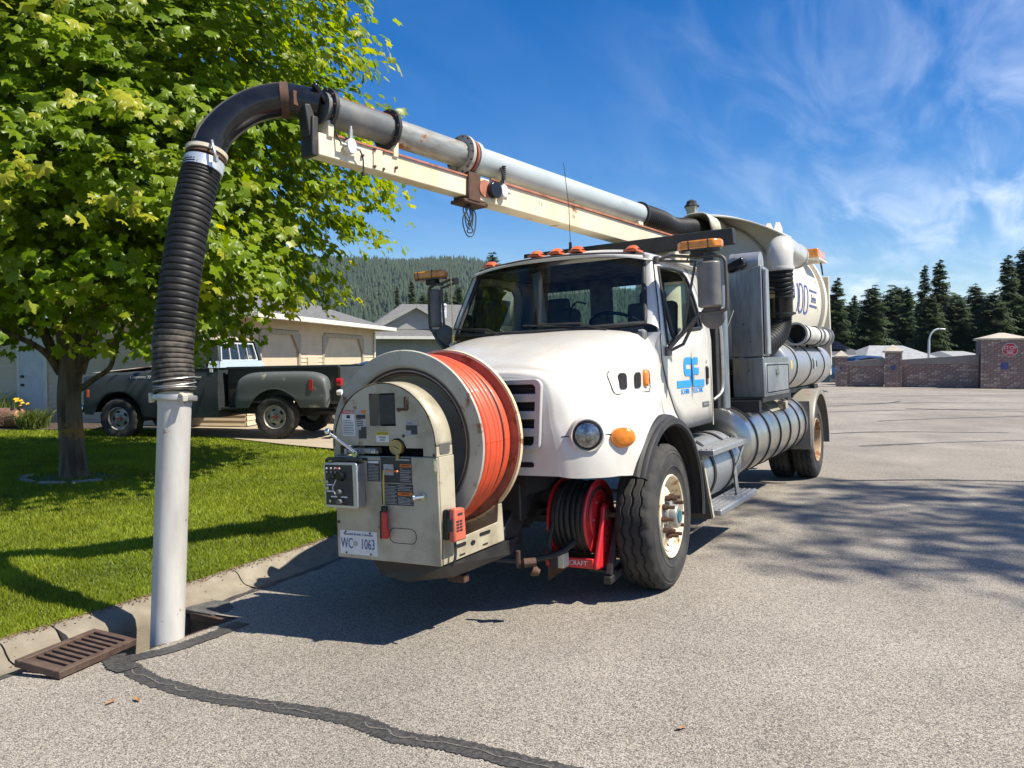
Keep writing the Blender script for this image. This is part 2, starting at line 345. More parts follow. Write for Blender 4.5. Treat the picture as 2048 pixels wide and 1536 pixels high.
def voro_mat(name, scale, cols, rough=0.85, bump=0.6, big=None, fleck=0.5):
    m = bpy.data.materials.new(name); m.use_nodes = True; MATS[name] = m; N = m.node_tree.nodes; L = m.node_tree.links; b = N['Principled BSDF']
    tcn = N.new('ShaderNodeTexCoord'); v = N.new('ShaderNodeTexVoronoi'); v.inputs['Scale'].default_value = scale; L.new(tcn.outputs['Object'], v.inputs['Vector'])
    sp = N.new('ShaderNodeSeparateColor'); L.new(v.outputs['Color'], sp.inputs[0])
    cr_ = N.new('ShaderNodeValToRGB'); cr_.color_ramp.interpolation = 'LINEAR'
    for i, (p, c) in enumerate(cols):
        e = cr_.color_ramp.elements[i] if i < 2 else cr_.color_ramp.elements.new(p)
        e.position = p; e.color = tuple(c)+(1,)
    L.new(sp.outputs[0], cr_.inputs[0])
    nz = N.new('ShaderNodeTexNoise'); nz.inputs['Scale'].default_value = 0.9; nz.inputs['Detail'].default_value = 8; L.new(tcn.outputs['Object'], nz.inputs['Vector'])
    mr = N.new('ShaderNodeMapRange'); mr.inputs['From Min'].default_value = 0.3; mr.inputs['From Max'].default_value = 0.7; mr.inputs['To Min'].default_value = 0.86; mr.inputs['To Max'].default_value = 1.1
    L.new(nz.outputs['Fac'], mr.inputs['Value'])
    dk = N.new('ShaderNodeMapRange'); dk.inputs['From Min'].default_value = 0.25; dk.inputs['From Max'].default_value = 0.75; dk.inputs['To Min'].default_value = 1.0; dk.inputs['To Max'].default_value = 0.42
    L.new(v.outputs['Distance'], dk.inputs['Value'])
    n2_ = N.new('ShaderNodeTexNoise'); n2_.inputs['Scale'].default_value = 0.22; n2_.inputs['Detail'].default_value = 5; n2_.inputs['Distortion'].default_value = 1.2; L.new(tcn.outputs['Object'], n2_.inputs['Vector'])
    m2_ = N.new('ShaderNodeMapRange'); m2_.inputs['From Min'].default_value = 0.32; m2_.inputs['From Max'].default_value = 0.68; m2_.inputs['To Min'].default_value = 0.84; m2_.inputs['To Max'].default_value = 1.1; L.new(n2_.outputs['Fac'], m2_.inputs['Value'])
    m0_ = N.new('ShaderNodeMath'); m0_.operation = 'MULTIPLY'; L.new(mr.outputs[0], m0_.inputs[0]); L.new(m2_.outputs[0], m0_.inputs[1])
    mu = N.new('ShaderNodeMath'); mu.operation = 'MULTIPLY'; L.new(m0_.outputs[0], mu.inputs[0]); L.new(dk.outputs[0], mu.inputs[1])
    mm = N.new('ShaderNodeMix'); mm.data_type = 'RGBA'; mm.blend_type = 'MULTIPLY'; mm.inputs['Factor'].default_value = 1
    L.new(cr_.outputs[0], mm.inputs['A']); L.new(mu.outputs[0], mm.inputs['B'])
    L.new(mm.outputs['Result'], b.inputs['Base Color']); b.inputs['Roughness'].default_value = rough; b.inputs['Specular IOR Level'].default_value = 0.3
    inv = N.new('ShaderNodeMath'); inv.operation = 'SUBTRACT'; inv.inputs[0].default_value = 1.0; L.new(v.outputs['Distance'], inv.inputs[1])
    bp = N.new('ShaderNodeBump'); bp.inputs['Strength'].default_value = bump; bp.inputs['Distance'].default_value = 0.006; L.new(inv.outputs[0], bp.inputs['Height']); L.new(bp.outputs[0], b.inputs['Normal'])
    return m
voro_mat('chip_seal', 150, [(0.0, (0.13, 0.12, 0.11)), (0.14, (0.235, 0.212, 0.185)), (0.36, (0.385, 0.338, 0.272)), (0.62, (0.45, 0.397, 0.32)), (0.82, (0.505, 0.46, 0.39)), (1.0, (0.61, 0.56, 0.49))], 0.85, 0.45)
M('tar', (0.040, 0.038, 0.037), 0.55, col2=(0.095, 0.088, 0.08), ns=45, lo=0.4, hi=0.7, bump=0.5, bs=130)
M('kerb_concrete', (0.31, 0.27, 0.205), 0.9, col2=(0.21, 0.18, 0.135), ns=7, lo=0.35, hi=0.72, bump=0.6, bs=120, dust=(0.16, 0.13, 0.09, 0.5))
M('broken_asphalt', (0.075, 0.072, 0.068), 0.85, col2=(0.12, 0.115, 0.105), ns=16, bump=0.8, bs=45)
M('lawn_soil', (0.10, 0.135, 0.02), 0.95, col2=(0.055, 0.085, 0.02), ns=6, bump=0.6, bs=60)
M('drive', (0.42, 0.35, 0.25), 0.9, col2=(0.33, 0.27, 0.19), ns=1.2, lo=0.3, hi=0.7, bump=0.4, bs=90)
M('bed_soil', (0.05, 0.036, 0.026), 0.95, col2=(0.08, 0.06, 0.045), ns=20, bump=0.9, bs=40)
M('far_ground', (0.07, 0.09, 0.03), 0.95, col2=(0.11, 0.11, 0.05), ns=0.05)

g = MB(); R_ = 2600
def gzfar(x, y):
    a = AX_A.x*x+AX_A.y*y
    return -0.42-2.4*smooth01((a-54)/14)
xs = sorted(set(list(np.linspace(-R_, R_, 27))+list(np.linspace(-70, 70, 36))))
for x in xs:
    for y in xs: g.v.append((x, y, gzfar(x, y)))
n_ = len(xs)
for i in range(n_-1):
    for j in range(n_-1): g.f.append((i*n_+j, (i+1)*n_+j, (i+1)*n_+j+1, i*n_+j+1))
g.m = [0]*len(g.f)
tag(g.build('ground', 'far_ground', smooth=60, fix=False), kind='structure')

HX0, HX1, HY0, HY1 = -4.93, -4.42, 3.10, 3.98        # opening of the storm drain
ys = sorted(set(list(np.linspace(-14, 10, 49))+list(np.linspace(11, 58, 30))+[HY0, HY1]))
us = [0, 0.04, 0.08, 0.2, 0.4, 0.8, 1.2, 1.6, 2.0, 2.4, 2.7, 3.0, 3.4, 4, 6, 9, 14, 20, 28]
r = MB()
for y in ys:
    l0 = lip(y)
    xr = [l0+u for u in us]
    if HY0 <= y <= HY1: xr[2] = xr[2]; 
    k = min(range(len(us)), key=lambda q: abs(l0+us[q]-HX1)); xr[k] = HX1 if -1 < y < 9 else xr[k]
    r.v += [(x, y, gz(x, y)) for x in xr]
m_ = len(us); KH = min(range(m_), key=lambda q: abs(lip(3.7)+us[q]-HX1))
for i in range(len(ys)-1):
    for j in range(m_-1):
        if ys[i] >= HY0-1e-6 and ys[i+1] <= HY1+1e-6 and j < KH: continue
        r.f.append((i*m_+j, i*m_+j+1, (i+1)*m_+j+1, (i+1)*m_+j))
r.m = [0]*len(r.f)
road = tag(r.build('road', 'chip_seal', smooth=60, fix=False), kind='structure')

# tar-sealed cracks and one painted wire shadow: irregular strips just above the chippings
def strip(pts, w, name='tar_and_shade_strip', mat='tar', jit=0.35, dz=0.004, n=None, side=0.0):
    P = cr(pts, n or max(12, len(pts)*8)); s = MB()
    for i, p in enumerate(P):
        a = P[max(i-1, 0)]; b = P[min(i+1, len(P)-1)]; t = np.array(b)-np.array(a); t = t/(np.linalg.norm(t)+1e-9); nrm = np.array([-t[1], t[0]])
        wa = w/2*(1+random.uniform(-jit, jit)); wb = w/2*(1+random.uniform(-jit, jit))
        for q, ww in ((-1, wa), (-0.33, wa), (0.33, wb), (1, wb)):
            c = np.array(p[:2])+nrm*q*ww+nrm*side
            s.v.append((c[0], c[1], gz(c[0], c[1])+dz))
    for i in range(len(P)-1):
        for k in range(3): s.f.append((i*4+k, i*4+k+1, (i+1)*4+k+1, (i+1)*4+k))
    s.m = [0]*len(s.f)
    return s.build(name, mat, road, smooth=60)
main = [(-4.46, 3.08), (-4.3, 3.03), (-3.95, 2.93), (-3.43, 2.90), (-3.0, 2.95), (-2.57, 2.985), (-2.25, 2.93), (-1.985, 2.965), (-1.51, 2.985), (-1.0, 3.05)]
strip(main, 0.118, n=300, jit=0.16)
M('crack', (0.17, 0.155, 0.135), 0.9, col2=(0.08, 0.075, 0.07), ns=30)
ck = [(x+random.uniform(-0.012, 0.012), y+random.uniform(-0.022, 0.022)) for x, y in [cr(main, 60)[i] for i in range(3, 58)]]
for i0, i1 in ((0, 16), (17, 30), (32, 54)): strip(ck[i0:i1], 0.009, 'open_crack', 'crack', jit=0.8, dz=0.0065, n=160)
strip([(-4.40, 3.06), (-4.29, 3.3), (-4.27, 3.62), (-4.30, 3.9)], 0.13, n=60, jit=0.14, dz=0.006)
strip([(-4.52, 3.10), (-4.38, 3.02), (-4.2, 2.97)], 0.13, n=40, jit=0.14, dz=0.009)
for pts, w in (([V(6.6, 15.6), V(10, 16.5), V(14, 17)], 0.07), ([V(4.4, 11.2), V(6, 11.25), V(8, 10.9), V(9, 10.7)], 0.07), ([V(9.5, 25.2), V(14, 26.2), V(19, 25.8)], 0.12), ([V(9.6, 21.6), V(12.4, 22.6), V(15.2, 23.4)], 0.10),  # the nearest of these is an overhead wire's shadow, drawn in tar colour
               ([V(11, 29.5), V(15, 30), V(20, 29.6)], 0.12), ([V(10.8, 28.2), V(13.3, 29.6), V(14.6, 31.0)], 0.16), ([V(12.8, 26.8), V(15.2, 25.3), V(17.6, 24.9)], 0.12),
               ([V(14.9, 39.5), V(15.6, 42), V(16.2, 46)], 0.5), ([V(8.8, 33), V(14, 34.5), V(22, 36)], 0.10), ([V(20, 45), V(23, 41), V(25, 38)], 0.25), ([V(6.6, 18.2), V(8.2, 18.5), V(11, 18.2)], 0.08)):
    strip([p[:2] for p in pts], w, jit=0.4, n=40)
strip([(lip(y)+0.035, y) for y in (-3, -1, 1, 2.4, 3.2)], 0.05, 'tar_joint', jit=0.6, n=40); strip([(lip(y)+0.035, y) for y in (4.15, 5, 6, 7.5, 9, 12, 16)], 0.07, 'tar_joint', jit=0.5, n=60)

# rolled concrete kerb, cast in lengths with open joints between them
KP = [(0.0, 0.0), (-0.03, -0.002), (-0.10, 0.004), (-0.145, 0.018), (-0.18, 0.05), (-0.20, 0.078), (-0.225, 0.098), (-0.26, 0.108), (-0.31, 0.111), (-0.33, 0.10), (-0.33, 0.02)]
kerb = tag(bpy.data.objects.new('kerb', None), kind='structure'); COL.objects.link(kerb)
cuts = [-14, -11, -8, -5.2, -2.6, -0.4, 1.15, 2.42, 2.74, 3.08, 4.00, 4.62, 6.9, 9.2, 12, 15, 18, 22, 27, 33, 40, 48, 57]
for a, b in zip(cuts[:-1], cuts[1:]):
    k = MB(); n = max(3, int((b-a)/0.25)); prof = KP
    drop = 0.0
    inlet = abs(a-3.08) < 0.01
    for i in range(n+1):
        y = a+0.006+(b-a-0.012)*i/n; l0 = lip(y)
        for px_, pz in ([(-0.06, -0.30), (-0.065, -0.02), (-0.085, 0.045), (-0.12, 0.075)]+KP[6:] if inlet else prof):
            k.v.append((l0+px_+(0.004*math.sin(y*5)), y, gz(l0, y)+pz+0.003*math.sin(y*3.1)))
    q = len(k.v)//(n+1)
    for i in range(n):
        for j in range(q-1): k.f.append((i*q+j, i*q+j+1, (i+1)*q+j+1, (i+1)*q+j))
    k.f.append(tuple(range(q))); k.f.append(tuple(range(n*q+q-1, n*q-1, -1)))
    k.m = [0]*len(k.f)
    k.build('kerb_length', 'kerb_concrete', kerb, smooth=50)
# drain shaft under the opening, with its iron frame
dr = MB(); zt = gz(HX1, 3.7)
for (x0, y0, x1, y1) in ((HX0, HY0, HX1, HY0), (HX1, HY0, HX1, HY1), (HX1, HY1, HX0, HY1), (HX0-0.05, HY1, HX0-0.05, HY0)):
    dr.add([(x0, y0, zt-0.012), (x1, y1, zt-0.012), (x1, y1, zt-1.1), (x0, y0, zt-1.1)], [(0, 1, 2, 3)])
dr.add([(HX0-0.06, HY0, zt-1.0), (HX1, HY0, zt-1.0), (HX1, HY1, zt-1.0), (HX0-0.06, HY1, zt-1.0)], [(0, 1, 2, 3)])
sh = dr.build('drain_shaft', 'broken_asphalt', road, smooth=0)
fr = MB()
for c, d in (((HX1-0.02, 3.7, zt-0.03), (0.03, 0.80, 0.05)), (((HX0+HX1)/2, HY0+0.02, zt-0.045), (0.40, 0.03, 0.05)), (((HX0+HX1)/2, HY1-0.02, zt-0.045), (0.40, 0.03, 0.05))): fr.box(c, d)
fr.build('drain_frame', 'cast_iron', road, bevel=0.005)
# broken asphalt ledge next to the opening
ba = MB(); ba.prism([(0, 0), (0.30, 0.02), (0.36, 0.12), (0.30, 0.22), (0.16, 0.30), (0.05, 0.26), (0.02, 0.12)], (-4.97, 3.94, gz(-4.8, 4.2)-0.02), (1, 0, 0), (0, 1, 0), (0, 0, 0.032))
ba.build('broken_edge', 'broken_asphalt', road, bevel=0.006)

def sheet(name, xs, y0, y1, zf, ny, mat):
    s = MB()
    for x in xs:
        for j in range(ny+1):
            a, b = y0(x), y1(x); y = a+(b-a)*j/ny; s.v.append((x, y, zf(x, y)))
    for i in range(len(xs)-1):
        for j in range(ny): s.f.append((i*(ny+1)+j, (i+1)*(ny+1)+j, (i+1)*(ny+1)+j+1, i*(ny+1)+j+1))
    s.m = [0]*len(s.f)
    return tag(s.build(name, mat, smooth=60, fix=False), kind='structure')
ed = lambda x: interp(x, EDGE)
# lawn in kerb-following columns
s = MB(); cols = [0, 0.08, 0.2, 0.4, 0.8, 1.3, 2, 3, 4, 5, 6, 7.5, 9, 11, 13, 16, 20, 26]; NY = 60
for c in cols:
    for j in range(NY+1):
        t = j/NY; y = -14+t*24.6; x = lip(y)-0.322-c; yy = min(y, ed(x)) if y > 9 else y
        if t == 1: yy = ed(x)
        s.v.append((x, yy, lz(x, yy)-0.012))
for i in range(len(cols)-1):
    for j in range(NY): s.f.append((i*(NY+1)+j, (i+1)*(NY+1)+j, (i+1)*(NY+1)+j+1, i*(NY+1)+j+1))
s.m = [0]*len(s.f)
lawn = tag(s.build('lawn', 'lawn_soil', smooth=60, fix=False), kind='structure')
dvz = lambda x, y: 0.095-0.22*smooth01((x+9)/4)
sheet('driveway', [-34, -26, -20, -17, -15, -13, -11, -9, -7, -5.6], lambda x: ed(x)+0.01, lambda x: 30 if x > -14 else 16, dvz, 12, 'drive')

# grass blades, one triangle each, thinning out with distance
def grass(n, name):
    u = RNG.random(n); v = RNG.random(n)
    d = 1.2+ (15.5)*u**1.35                      # distance band from the camera side
    C0 = np.array([0.0, 0.0])
    x = np.empty(n); y = np.empty(n); keep = np.zeros(n, bool)
    ang = rad(-3)+rad(75)*v                      # bearing left of +Y
    rr = 5.3+17.0*u**1.6
    x = -np.sin(ang)*rr; y = np.cos(ang)*rr
    lx = np.interp(y, [t[0] for t in LIP], [t[1] for t in LIP]); ey = np.interp(x, [t[0] for t in EDGE], [t[1] for t in EDGE])
    keep = (x < lx-0.305+RNG.normal(0, 0.02, n)) & (y < ey-0.02+RNG.normal(0, 0.03, n)) & (y > -2)
    keep &= ((x+10.35)**2/0.36+(y-6.55)**2/0.3 > 1.0) | (RNG.random(n) < 0.12)
    x, y, rr = x[keep], y[keep], rr[keep]; n = len(x)
    z = np.array([lz(a, b) for a, b in zip(x, y)])-0.012
    patch = 0.5+0.5*np.sin(x*1.7+1.3*np.sin(y*1.1))*np.sin(y*1.9+x*0.6)
    h = (0.021+0.019*RNG.random(n))*(0.8+0.4*patch)*(0.85+0.02*rr); w = 0.0016+0.00055*rr
    a = RNG.random(n)*2*PI; la = RNG.random(n)*2*PI; ll = h*RNG.random(n)*0.9
    cx, sx = np.cos(a)*w, np.sin(a)*w
    co = np.empty((n, 3, 3)); co[:, 0] = np.stack([x-cx, y-sx, z], 1); co[:, 1] = np.stack([x+cx, y+sx, z], 1); co[:, 2] = np.stack([x+np.cos(la)*ll, y+np.sin(la)*ll, z+h], 1)
    me = bpy.data.meshes.new(name); me.vertices.add(3*n); me.vertices.foreach_set('co', co.ravel()); me.loops.add(3*n); me.loops.foreach_set('vertex_index', np.arange(3*n, dtype=np.int32))
    me.polygons.add(n); me.polygons.foreach_set('loop_start', np.arange(0, 3*n, 3, dtype=np.int32)); me.polygons.foreach_set('loop_total', np.full(n, 3, np.int32))
    at = me.attributes.new('tint', 'FLOAT', 'FACE'); at.data.foreach_set('value', np.clip(0.35*RNG.random(n)+0.45*patch+0.2*(RNG.random(n) > 0.9), 0, 1).astype(np.float32))
    me.update(calc_edges=True); me.materials.append(MATS['grass_blade'])
    o = bpy.data.objects.new(name, me); COL.objects.link(o); return o
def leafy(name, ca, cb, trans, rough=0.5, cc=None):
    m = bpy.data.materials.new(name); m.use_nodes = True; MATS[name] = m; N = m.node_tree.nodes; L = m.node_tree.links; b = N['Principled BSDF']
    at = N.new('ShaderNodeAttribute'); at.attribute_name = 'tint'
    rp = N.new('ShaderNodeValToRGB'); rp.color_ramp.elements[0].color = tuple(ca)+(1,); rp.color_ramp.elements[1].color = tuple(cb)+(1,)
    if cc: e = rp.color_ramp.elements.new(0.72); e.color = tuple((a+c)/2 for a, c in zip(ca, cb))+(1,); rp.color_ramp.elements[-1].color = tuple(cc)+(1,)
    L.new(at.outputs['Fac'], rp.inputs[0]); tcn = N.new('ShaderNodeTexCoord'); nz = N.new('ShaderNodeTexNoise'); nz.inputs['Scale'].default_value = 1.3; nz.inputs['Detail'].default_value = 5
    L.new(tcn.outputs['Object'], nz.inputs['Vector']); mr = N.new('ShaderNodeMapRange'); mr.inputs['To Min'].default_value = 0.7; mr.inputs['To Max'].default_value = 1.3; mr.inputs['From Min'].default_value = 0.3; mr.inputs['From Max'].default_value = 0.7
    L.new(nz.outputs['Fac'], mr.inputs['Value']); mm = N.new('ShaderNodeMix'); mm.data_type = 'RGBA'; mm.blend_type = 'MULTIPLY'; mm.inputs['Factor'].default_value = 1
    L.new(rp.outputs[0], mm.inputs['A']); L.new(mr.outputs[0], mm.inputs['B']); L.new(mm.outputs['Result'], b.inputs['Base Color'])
    b.inputs['Roughness'].default_value = rough; b.inputs['Specular IOR Level'].default_value = 0.35
    if trans:
        tl = N.new('ShaderNodeBsdfTranslucent'); hs = N.new('ShaderNodeHueSaturation'); hs.inputs['Hue'].default_value = 0.485; hs.inputs['Saturation'].default_value = 1.1; hs.inputs['Value'].default_value = 1.5
        L.new(mm.outputs['Result'], hs.inputs['Color']); L.new(hs.outputs[0], tl.inputs['Color'])
        ms = N.new('ShaderNodeMixShader'); ms.inputs[0].default_value = trans; L.new(b.outputs[0], ms.inputs[1]); L.new(tl.outputs[0], ms.inputs[2]); L.new(ms.outputs[0], N['Material Output'].inputs['Surface'])
    return m
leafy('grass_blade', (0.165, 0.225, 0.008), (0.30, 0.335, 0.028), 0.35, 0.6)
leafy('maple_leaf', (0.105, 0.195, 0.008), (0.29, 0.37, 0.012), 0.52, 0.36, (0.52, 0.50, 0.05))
leafy('forest_needles', (0.016, 0.034, 0.018), (0.034, 0.056, 0.024), 0.0, 0.8)
leafy('needles', (0.024, 0.046, 0.017), (0.055, 0.085, 0.026), 0.12, 0.7)
leafy('shrub_leaf', (0.06, 0.10, 0.02), (0.16, 0.20, 0.05), 0.3, 0.6)
tag(grass(640000, 'grass'), 'short bright green mown grass covering the lawn', 'grass', kind='stuff')

# crumbs of soil and dead leaf along the top of the kerb
n = 2600; yl_ = RNG.uniform(0.2, 9.0, n)**1.0; lx_ = np.interp(yl_, [t[0] for t in LIP], [t[1] for t in LIP]); off = -0.30+np.abs(RNG.normal(0, 0.035, n))*1.0-(RNG.random(n) < 0.3)*0.03; sc = RNG.random(n) < 0.12; off = np.where(sc, RNG.uniform(-0.28, 0.12, n), off)
co = []; fc = []
for y_, x_ in zip(yl_, lx_+off):
    o_ = x_-float(np.interp(y_, [t[0] for t in LIP], [t[1] for t in LIP])); zk = gz(lip(y_), y_)+float(np.interp(-o_, [-p[0] for p in KP[:10]], [p[1] for p in KP[:10]])) if o_ < 0 else gz(x_, y_)
    if 3.0 < y_ < 4.2 and o_ > -0.2: continue
    k = len(co); s_ = random.uniform(0.004, 0.013); a = random.random()*6.28; h_ = random.uniform(0.003, 0.009)
    co += [(x_+s_*math.cos(a), y_+s_*math.sin(a), zk+0.004), (x_+s_*math.cos(a+2.1), y_+s_*math.sin(a+2.1), zk+0.005), (x_+s_*math.cos(a+4.2), y_+s_*math.sin(a+4.2), zk+0.005+h_)]; fc.append((k, k+1, k+2))
M('litter', (0.20, 0.115, 0.05), 0.9, col2=(0.10, 0.065, 0.035), ns=40)
me_ = bpy.data.meshes.new('leaf_litter'); me_.from_pydata(co, [], fc); me_.materials.append(MATS['litter']); o_l = bpy.data.objects.new('leaf_litter', me_); COL.objects.link(o_l); tag(o_l, 'brown crumbs of dead leaf along the kerb top', 'litter', kind='stuff')
# ------------------------------------------------------------------ trees
M('bark', (0.18, 0.135, 0.092), 0.95, col2=(0.075, 0.055, 0.04), ns=11, lo=0.38, hi=0.62, stretch=(1, 1, 0.16), bump=1.0, bs=26)
_m = MATS['bark']; _n = _m.node_tree.nodes; _l = _m.node_tree.links; _b = _n['Principled BSDF']      # an orange lichen patch low on the stem
_tc = _n.new('ShaderNodeTexCoord'); _mp = _n.new('ShaderNodeMapping'); _mp.inputs['Location'].default_value = (0, 0, -0.66*2.6); _mp.inputs['Scale'].default_value = (1.3, 1.3, 2.6)
_nz = _n.new('ShaderNodeTexNoise'); _nz.inputs['Scale'].default_value = 16; _l.new(_tc.outputs['Object'], _nz.inputs['Vector']); _l.new(_tc.outputs['Object'], _mp.inputs[0])
_ln = _n.new('ShaderNodeVectorMath'); _ln.operation = 'LENGTH'; _l.new(_mp.outputs[0], _ln.inputs[0]); _ad = _n.new('ShaderNodeMath'); _ad.operation = 'MULTIPLY_ADD'; _l.new(_nz.outputs['Fac'], _ad.inputs[0]); _ad.inputs[1].default_value = 0.9; _l.new(_ln.outputs['Value'], _ad.inputs[2])
_mr = _n.new('ShaderNodeMapRange'); _mr.inputs['From Min'].default_value = 0.62; _mr.inputs['From Max'].default_value = 0.78; _mr.inputs['To Min'].default_value = 0.85; _mr.inputs['To Max'].default_value = 0; _l.new(_ad.outputs[0], _mr.inputs['Value'])
_mx = _n.new('ShaderNodeMix'); _mx.data_type = 'RGBA'; _mx.inputs['B'].default_value = (0.34, 0.17, 0.03, 1); _l.new(_mr.outputs[0], _mx.inputs['Factor']); _l.new(_b.inputs['Base Color'].links[0].from_socket, _mx.inputs['A']); _l.new(_mx.outputs['Result'], _b.inputs['Base Color'])
M('conifer_bark', (0.07, 0.05, 0.036), 0.95, col2=(0.045, 0.033, 0.026), ns=6, bump=0.6)
LEAF = []
for a, r_ in ((90, 1.0), (79, 0.72), (64, 0.66), (50, 0.86), (41, 1.0), (30, 0.72), (10, 0.62), (-12, 0.76), (-40, 0.50), (-90, 0.12)): LEAF.append((math.cos(rad(a))*r_, math.sin(rad(a))*r_))
LEAF = LEAF[::-1]; LEAF = LEAF+[(-x, y) for x, y in LEAF[-2:0:-1]]; LEAF = np.array(LEAF); NL = len(LEAF)
FOLD = np.random.default_rng(77).uniform(-0.02, 0.5, 200000)
def leaf_geo(P, T, Nn, S):
    "fans of lobed leaves: centre P, tip direction T, normal Nn, size S"
    B = np.cross(Nn, T); n = len(P); out = np.empty((n, NL+1, 3))
    out[:, 0] = P
    for k, (a, b) in enumerate(LEAF):
        rr = math.hypot(a, b)
        out[:, k+1] = P+S[:, None]*(B*a+T*b-Nn*((FOLD[:n, None]*(0.8+0.4*math.sin(k*2.3)))*rr*rr+0.12*abs(a)))
    f = np.array([(0, 1+k, 1+(k+1) % NL) for k in range(NL)], np.int32)
    return out, f
def mesh_np(name, co, faces, tint, mat):
    me = bpy.data.meshes.new(name); nv = len(co); nf = len(faces); k = faces.shape[1]
    me.vertices.add(nv); me.vertices.foreach_set('co', np.ascontiguousarray(co, dtype=np.float32).ravel()); me.loops.add(nf*k); me.loops.foreach_set('vertex_index', faces.ravel().astype(np.int32))
    me.polygons.add(nf); me.polygons.foreach_set('loop_start', np.arange(0, nf*k, k, dtype=np.int32)); me.polygons.foreach_set('loop_total', np.full(nf, k, np.int32))
    if tint is not None: at = me.attributes.new('tint', 'FLOAT', 'FACE'); at.data.foreach_set('value', tint.astype(np.float32))
    me.update(calc_edges=True); me.materials.append(MATS[mat]); return me
def unit(a): return a/(np.linalg.norm(a, axis=1, keepdims=True)+1e-9)
def make_tree(name, label, base, limbs, cc, rad3, nspray, nleaf, size, singles, seed, zmin, group=None, lobes=5, mat='maple_leaf', gap=0.0, dens=0.62):
    rg = np.random.default_rng(seed); t = thing(name, label, 'tree', base, group=group); b0 = Vector(base)
    tr = MB()
    for pts, r0, r1 in limbs:
        P = cr([tuple(p) for p in pts], 14); rs = [r0+(r1-r0)*(i/14)**0.8 for i in range(15)]
        if pts[0] is limbs[0][0][0]: rs = [r*(1+0.30*math.exp(-i*0.9)) for i, r in enumerate(rs)]
        tr.tube([Vector(p)-b0 for p in P], rs, 14)
    tr.build('trunk', 'bark', t, smooth=60)
    c = np.array(cc); R3 = np.array(rad3)
    d = unit(rg.normal(size=(nspray*3, 3)))
    ph = rg.random((lobes, 3))*6.28
    bump_ = np.ones(len(d))
    for k in range(lobes):
        fq = 1.6+k*0.9; bump_ += 0.085*np.sin(d[:, 0]*fq*2+ph[k, 0])*np.sin(d[:, 1]*fq*2+ph[k, 1])*np.sin(d[:, 2]*fq*2+ph[k, 2]+k)
    rr = (0.30+0.70*rg.random(len(d))**dens)*bump_
    p = c+d*R3*rr[:, None]
    p = p[p[:, 2] > zmin+0.5*np.sin(p[:, 0]*1.7)*np.sin(p[:, 1]*1.3)]
    if gap:
        gm = np.sin(p[:, 0]*1.9+ph[0, 0])*np.sin(p[:, 1]*2.1+ph[0, 1])*np.sin(p[:, 2]*2.3+ph[0, 2]); p = p[gm < 0.55-gap]
    p = p[:nspray]; ns_ = len(p)
    # leaves hang in flat sprays round each twig end
    dd = unit((p-c)/R3); hor = dd.copy(); hor[:, 2] *= 0.3; hor = unit(hor+1e-6)
    idx = np.repeat(np.arange(ns_), nleaf); n = len(idx)
    side = unit(np.cross(hor, [0, 0, 1])); al = rg.normal(0, 0.20, n); sd = rg.normal(0, 0.20, n); dn = rg.normal(0, 0.07, n)
    P = p[idx]+hor[idx]*al[:, None]+side[idx]*sd[:, None]; P[:, 2] += dn-0.45*np.abs(sd)-0.35*np.maximum(al, 0)
    T = unit(hor[idx]*0.75+side[idx]*(sd*2.2)[:, None]+np.array([0, 0, -0.75])+rg.normal(0, 0.32, (n, 3)))
    Nn = dd[idx]*0.75+np.array([0, 0, 0.75])+rg.normal(0, 0.30, (n, 3)); Nn = unit(Nn-T*np.sum(Nn*T, 1, keepdims=True))
    S = size*(0.5+0.8*rg.random(n))
    rel = np.linalg.norm((P-c)/R3, axis=1)
    spray_t = rg.random(ns_)
    tint = np.clip(0.55*spray_t[idx]+0.28*rg.random(n)+0.30*np.clip((rel-0.72)*2, 0, 1), 0, 1)  # random leaf tone, plus outer leaves coloured lighter as sunlit tips
    dist = np.linalg.norm(P-np.array([0, 0, CAM_H]), axis=1); order = np.argsort(dist)
    co, f = leaf_geo(P-np.array(base), T, Nn, S)
    rest = order[singles:]; m = len(rest)
    faces = (f[None]+(np.arange(m)*(NL+1))[:, None, None]).reshape(-1, 3)
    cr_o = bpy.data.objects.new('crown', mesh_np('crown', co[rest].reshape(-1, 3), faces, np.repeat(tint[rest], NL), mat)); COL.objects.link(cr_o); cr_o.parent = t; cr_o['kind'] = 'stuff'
    if singles:
        vars_ = []
        for q in range(5):
            oo, ff = leaf_geo(np.zeros((1, 3)), np.array([[0, 1.0, 0]]), np.array([[0, 0, 1.0]]), np.array([1.0]))
            vars_.append(mesh_np('leaf', oo[0], ff, np.full(NL, 0.12+0.2*q), mat))
        for k in order[:singles]:
            o = bpy.data.objects.new('leaf', vars_[min(4, int(tint[k]*5))]); COL.objects.link(o); o.parent = cr_o
            B = np.cross(T[k], Nn[k]); q = P[k]-np.array(base); s_ = S[k]
            o.matrix_local = Matrix(((B[0]*s_, T[k][0]*s_, Nn[k][0]*s_, q[0]), (B[1]*s_, T[k][1]*s_, Nn[k][1]*s_, q[1]), (B[2]*s_, T[k][2]*s_, Nn[k][2]*s_, q[2]), (0, 0, 0, 1)))
    return t
tb = V(-5.86, 11.0, 0.05)
def tp(px, py, da=0.0): a = 11.0+da; return V((px-1024)/1650*a, a, 1.7+(712-py)/1650*a)
fork = tp(142, 735)
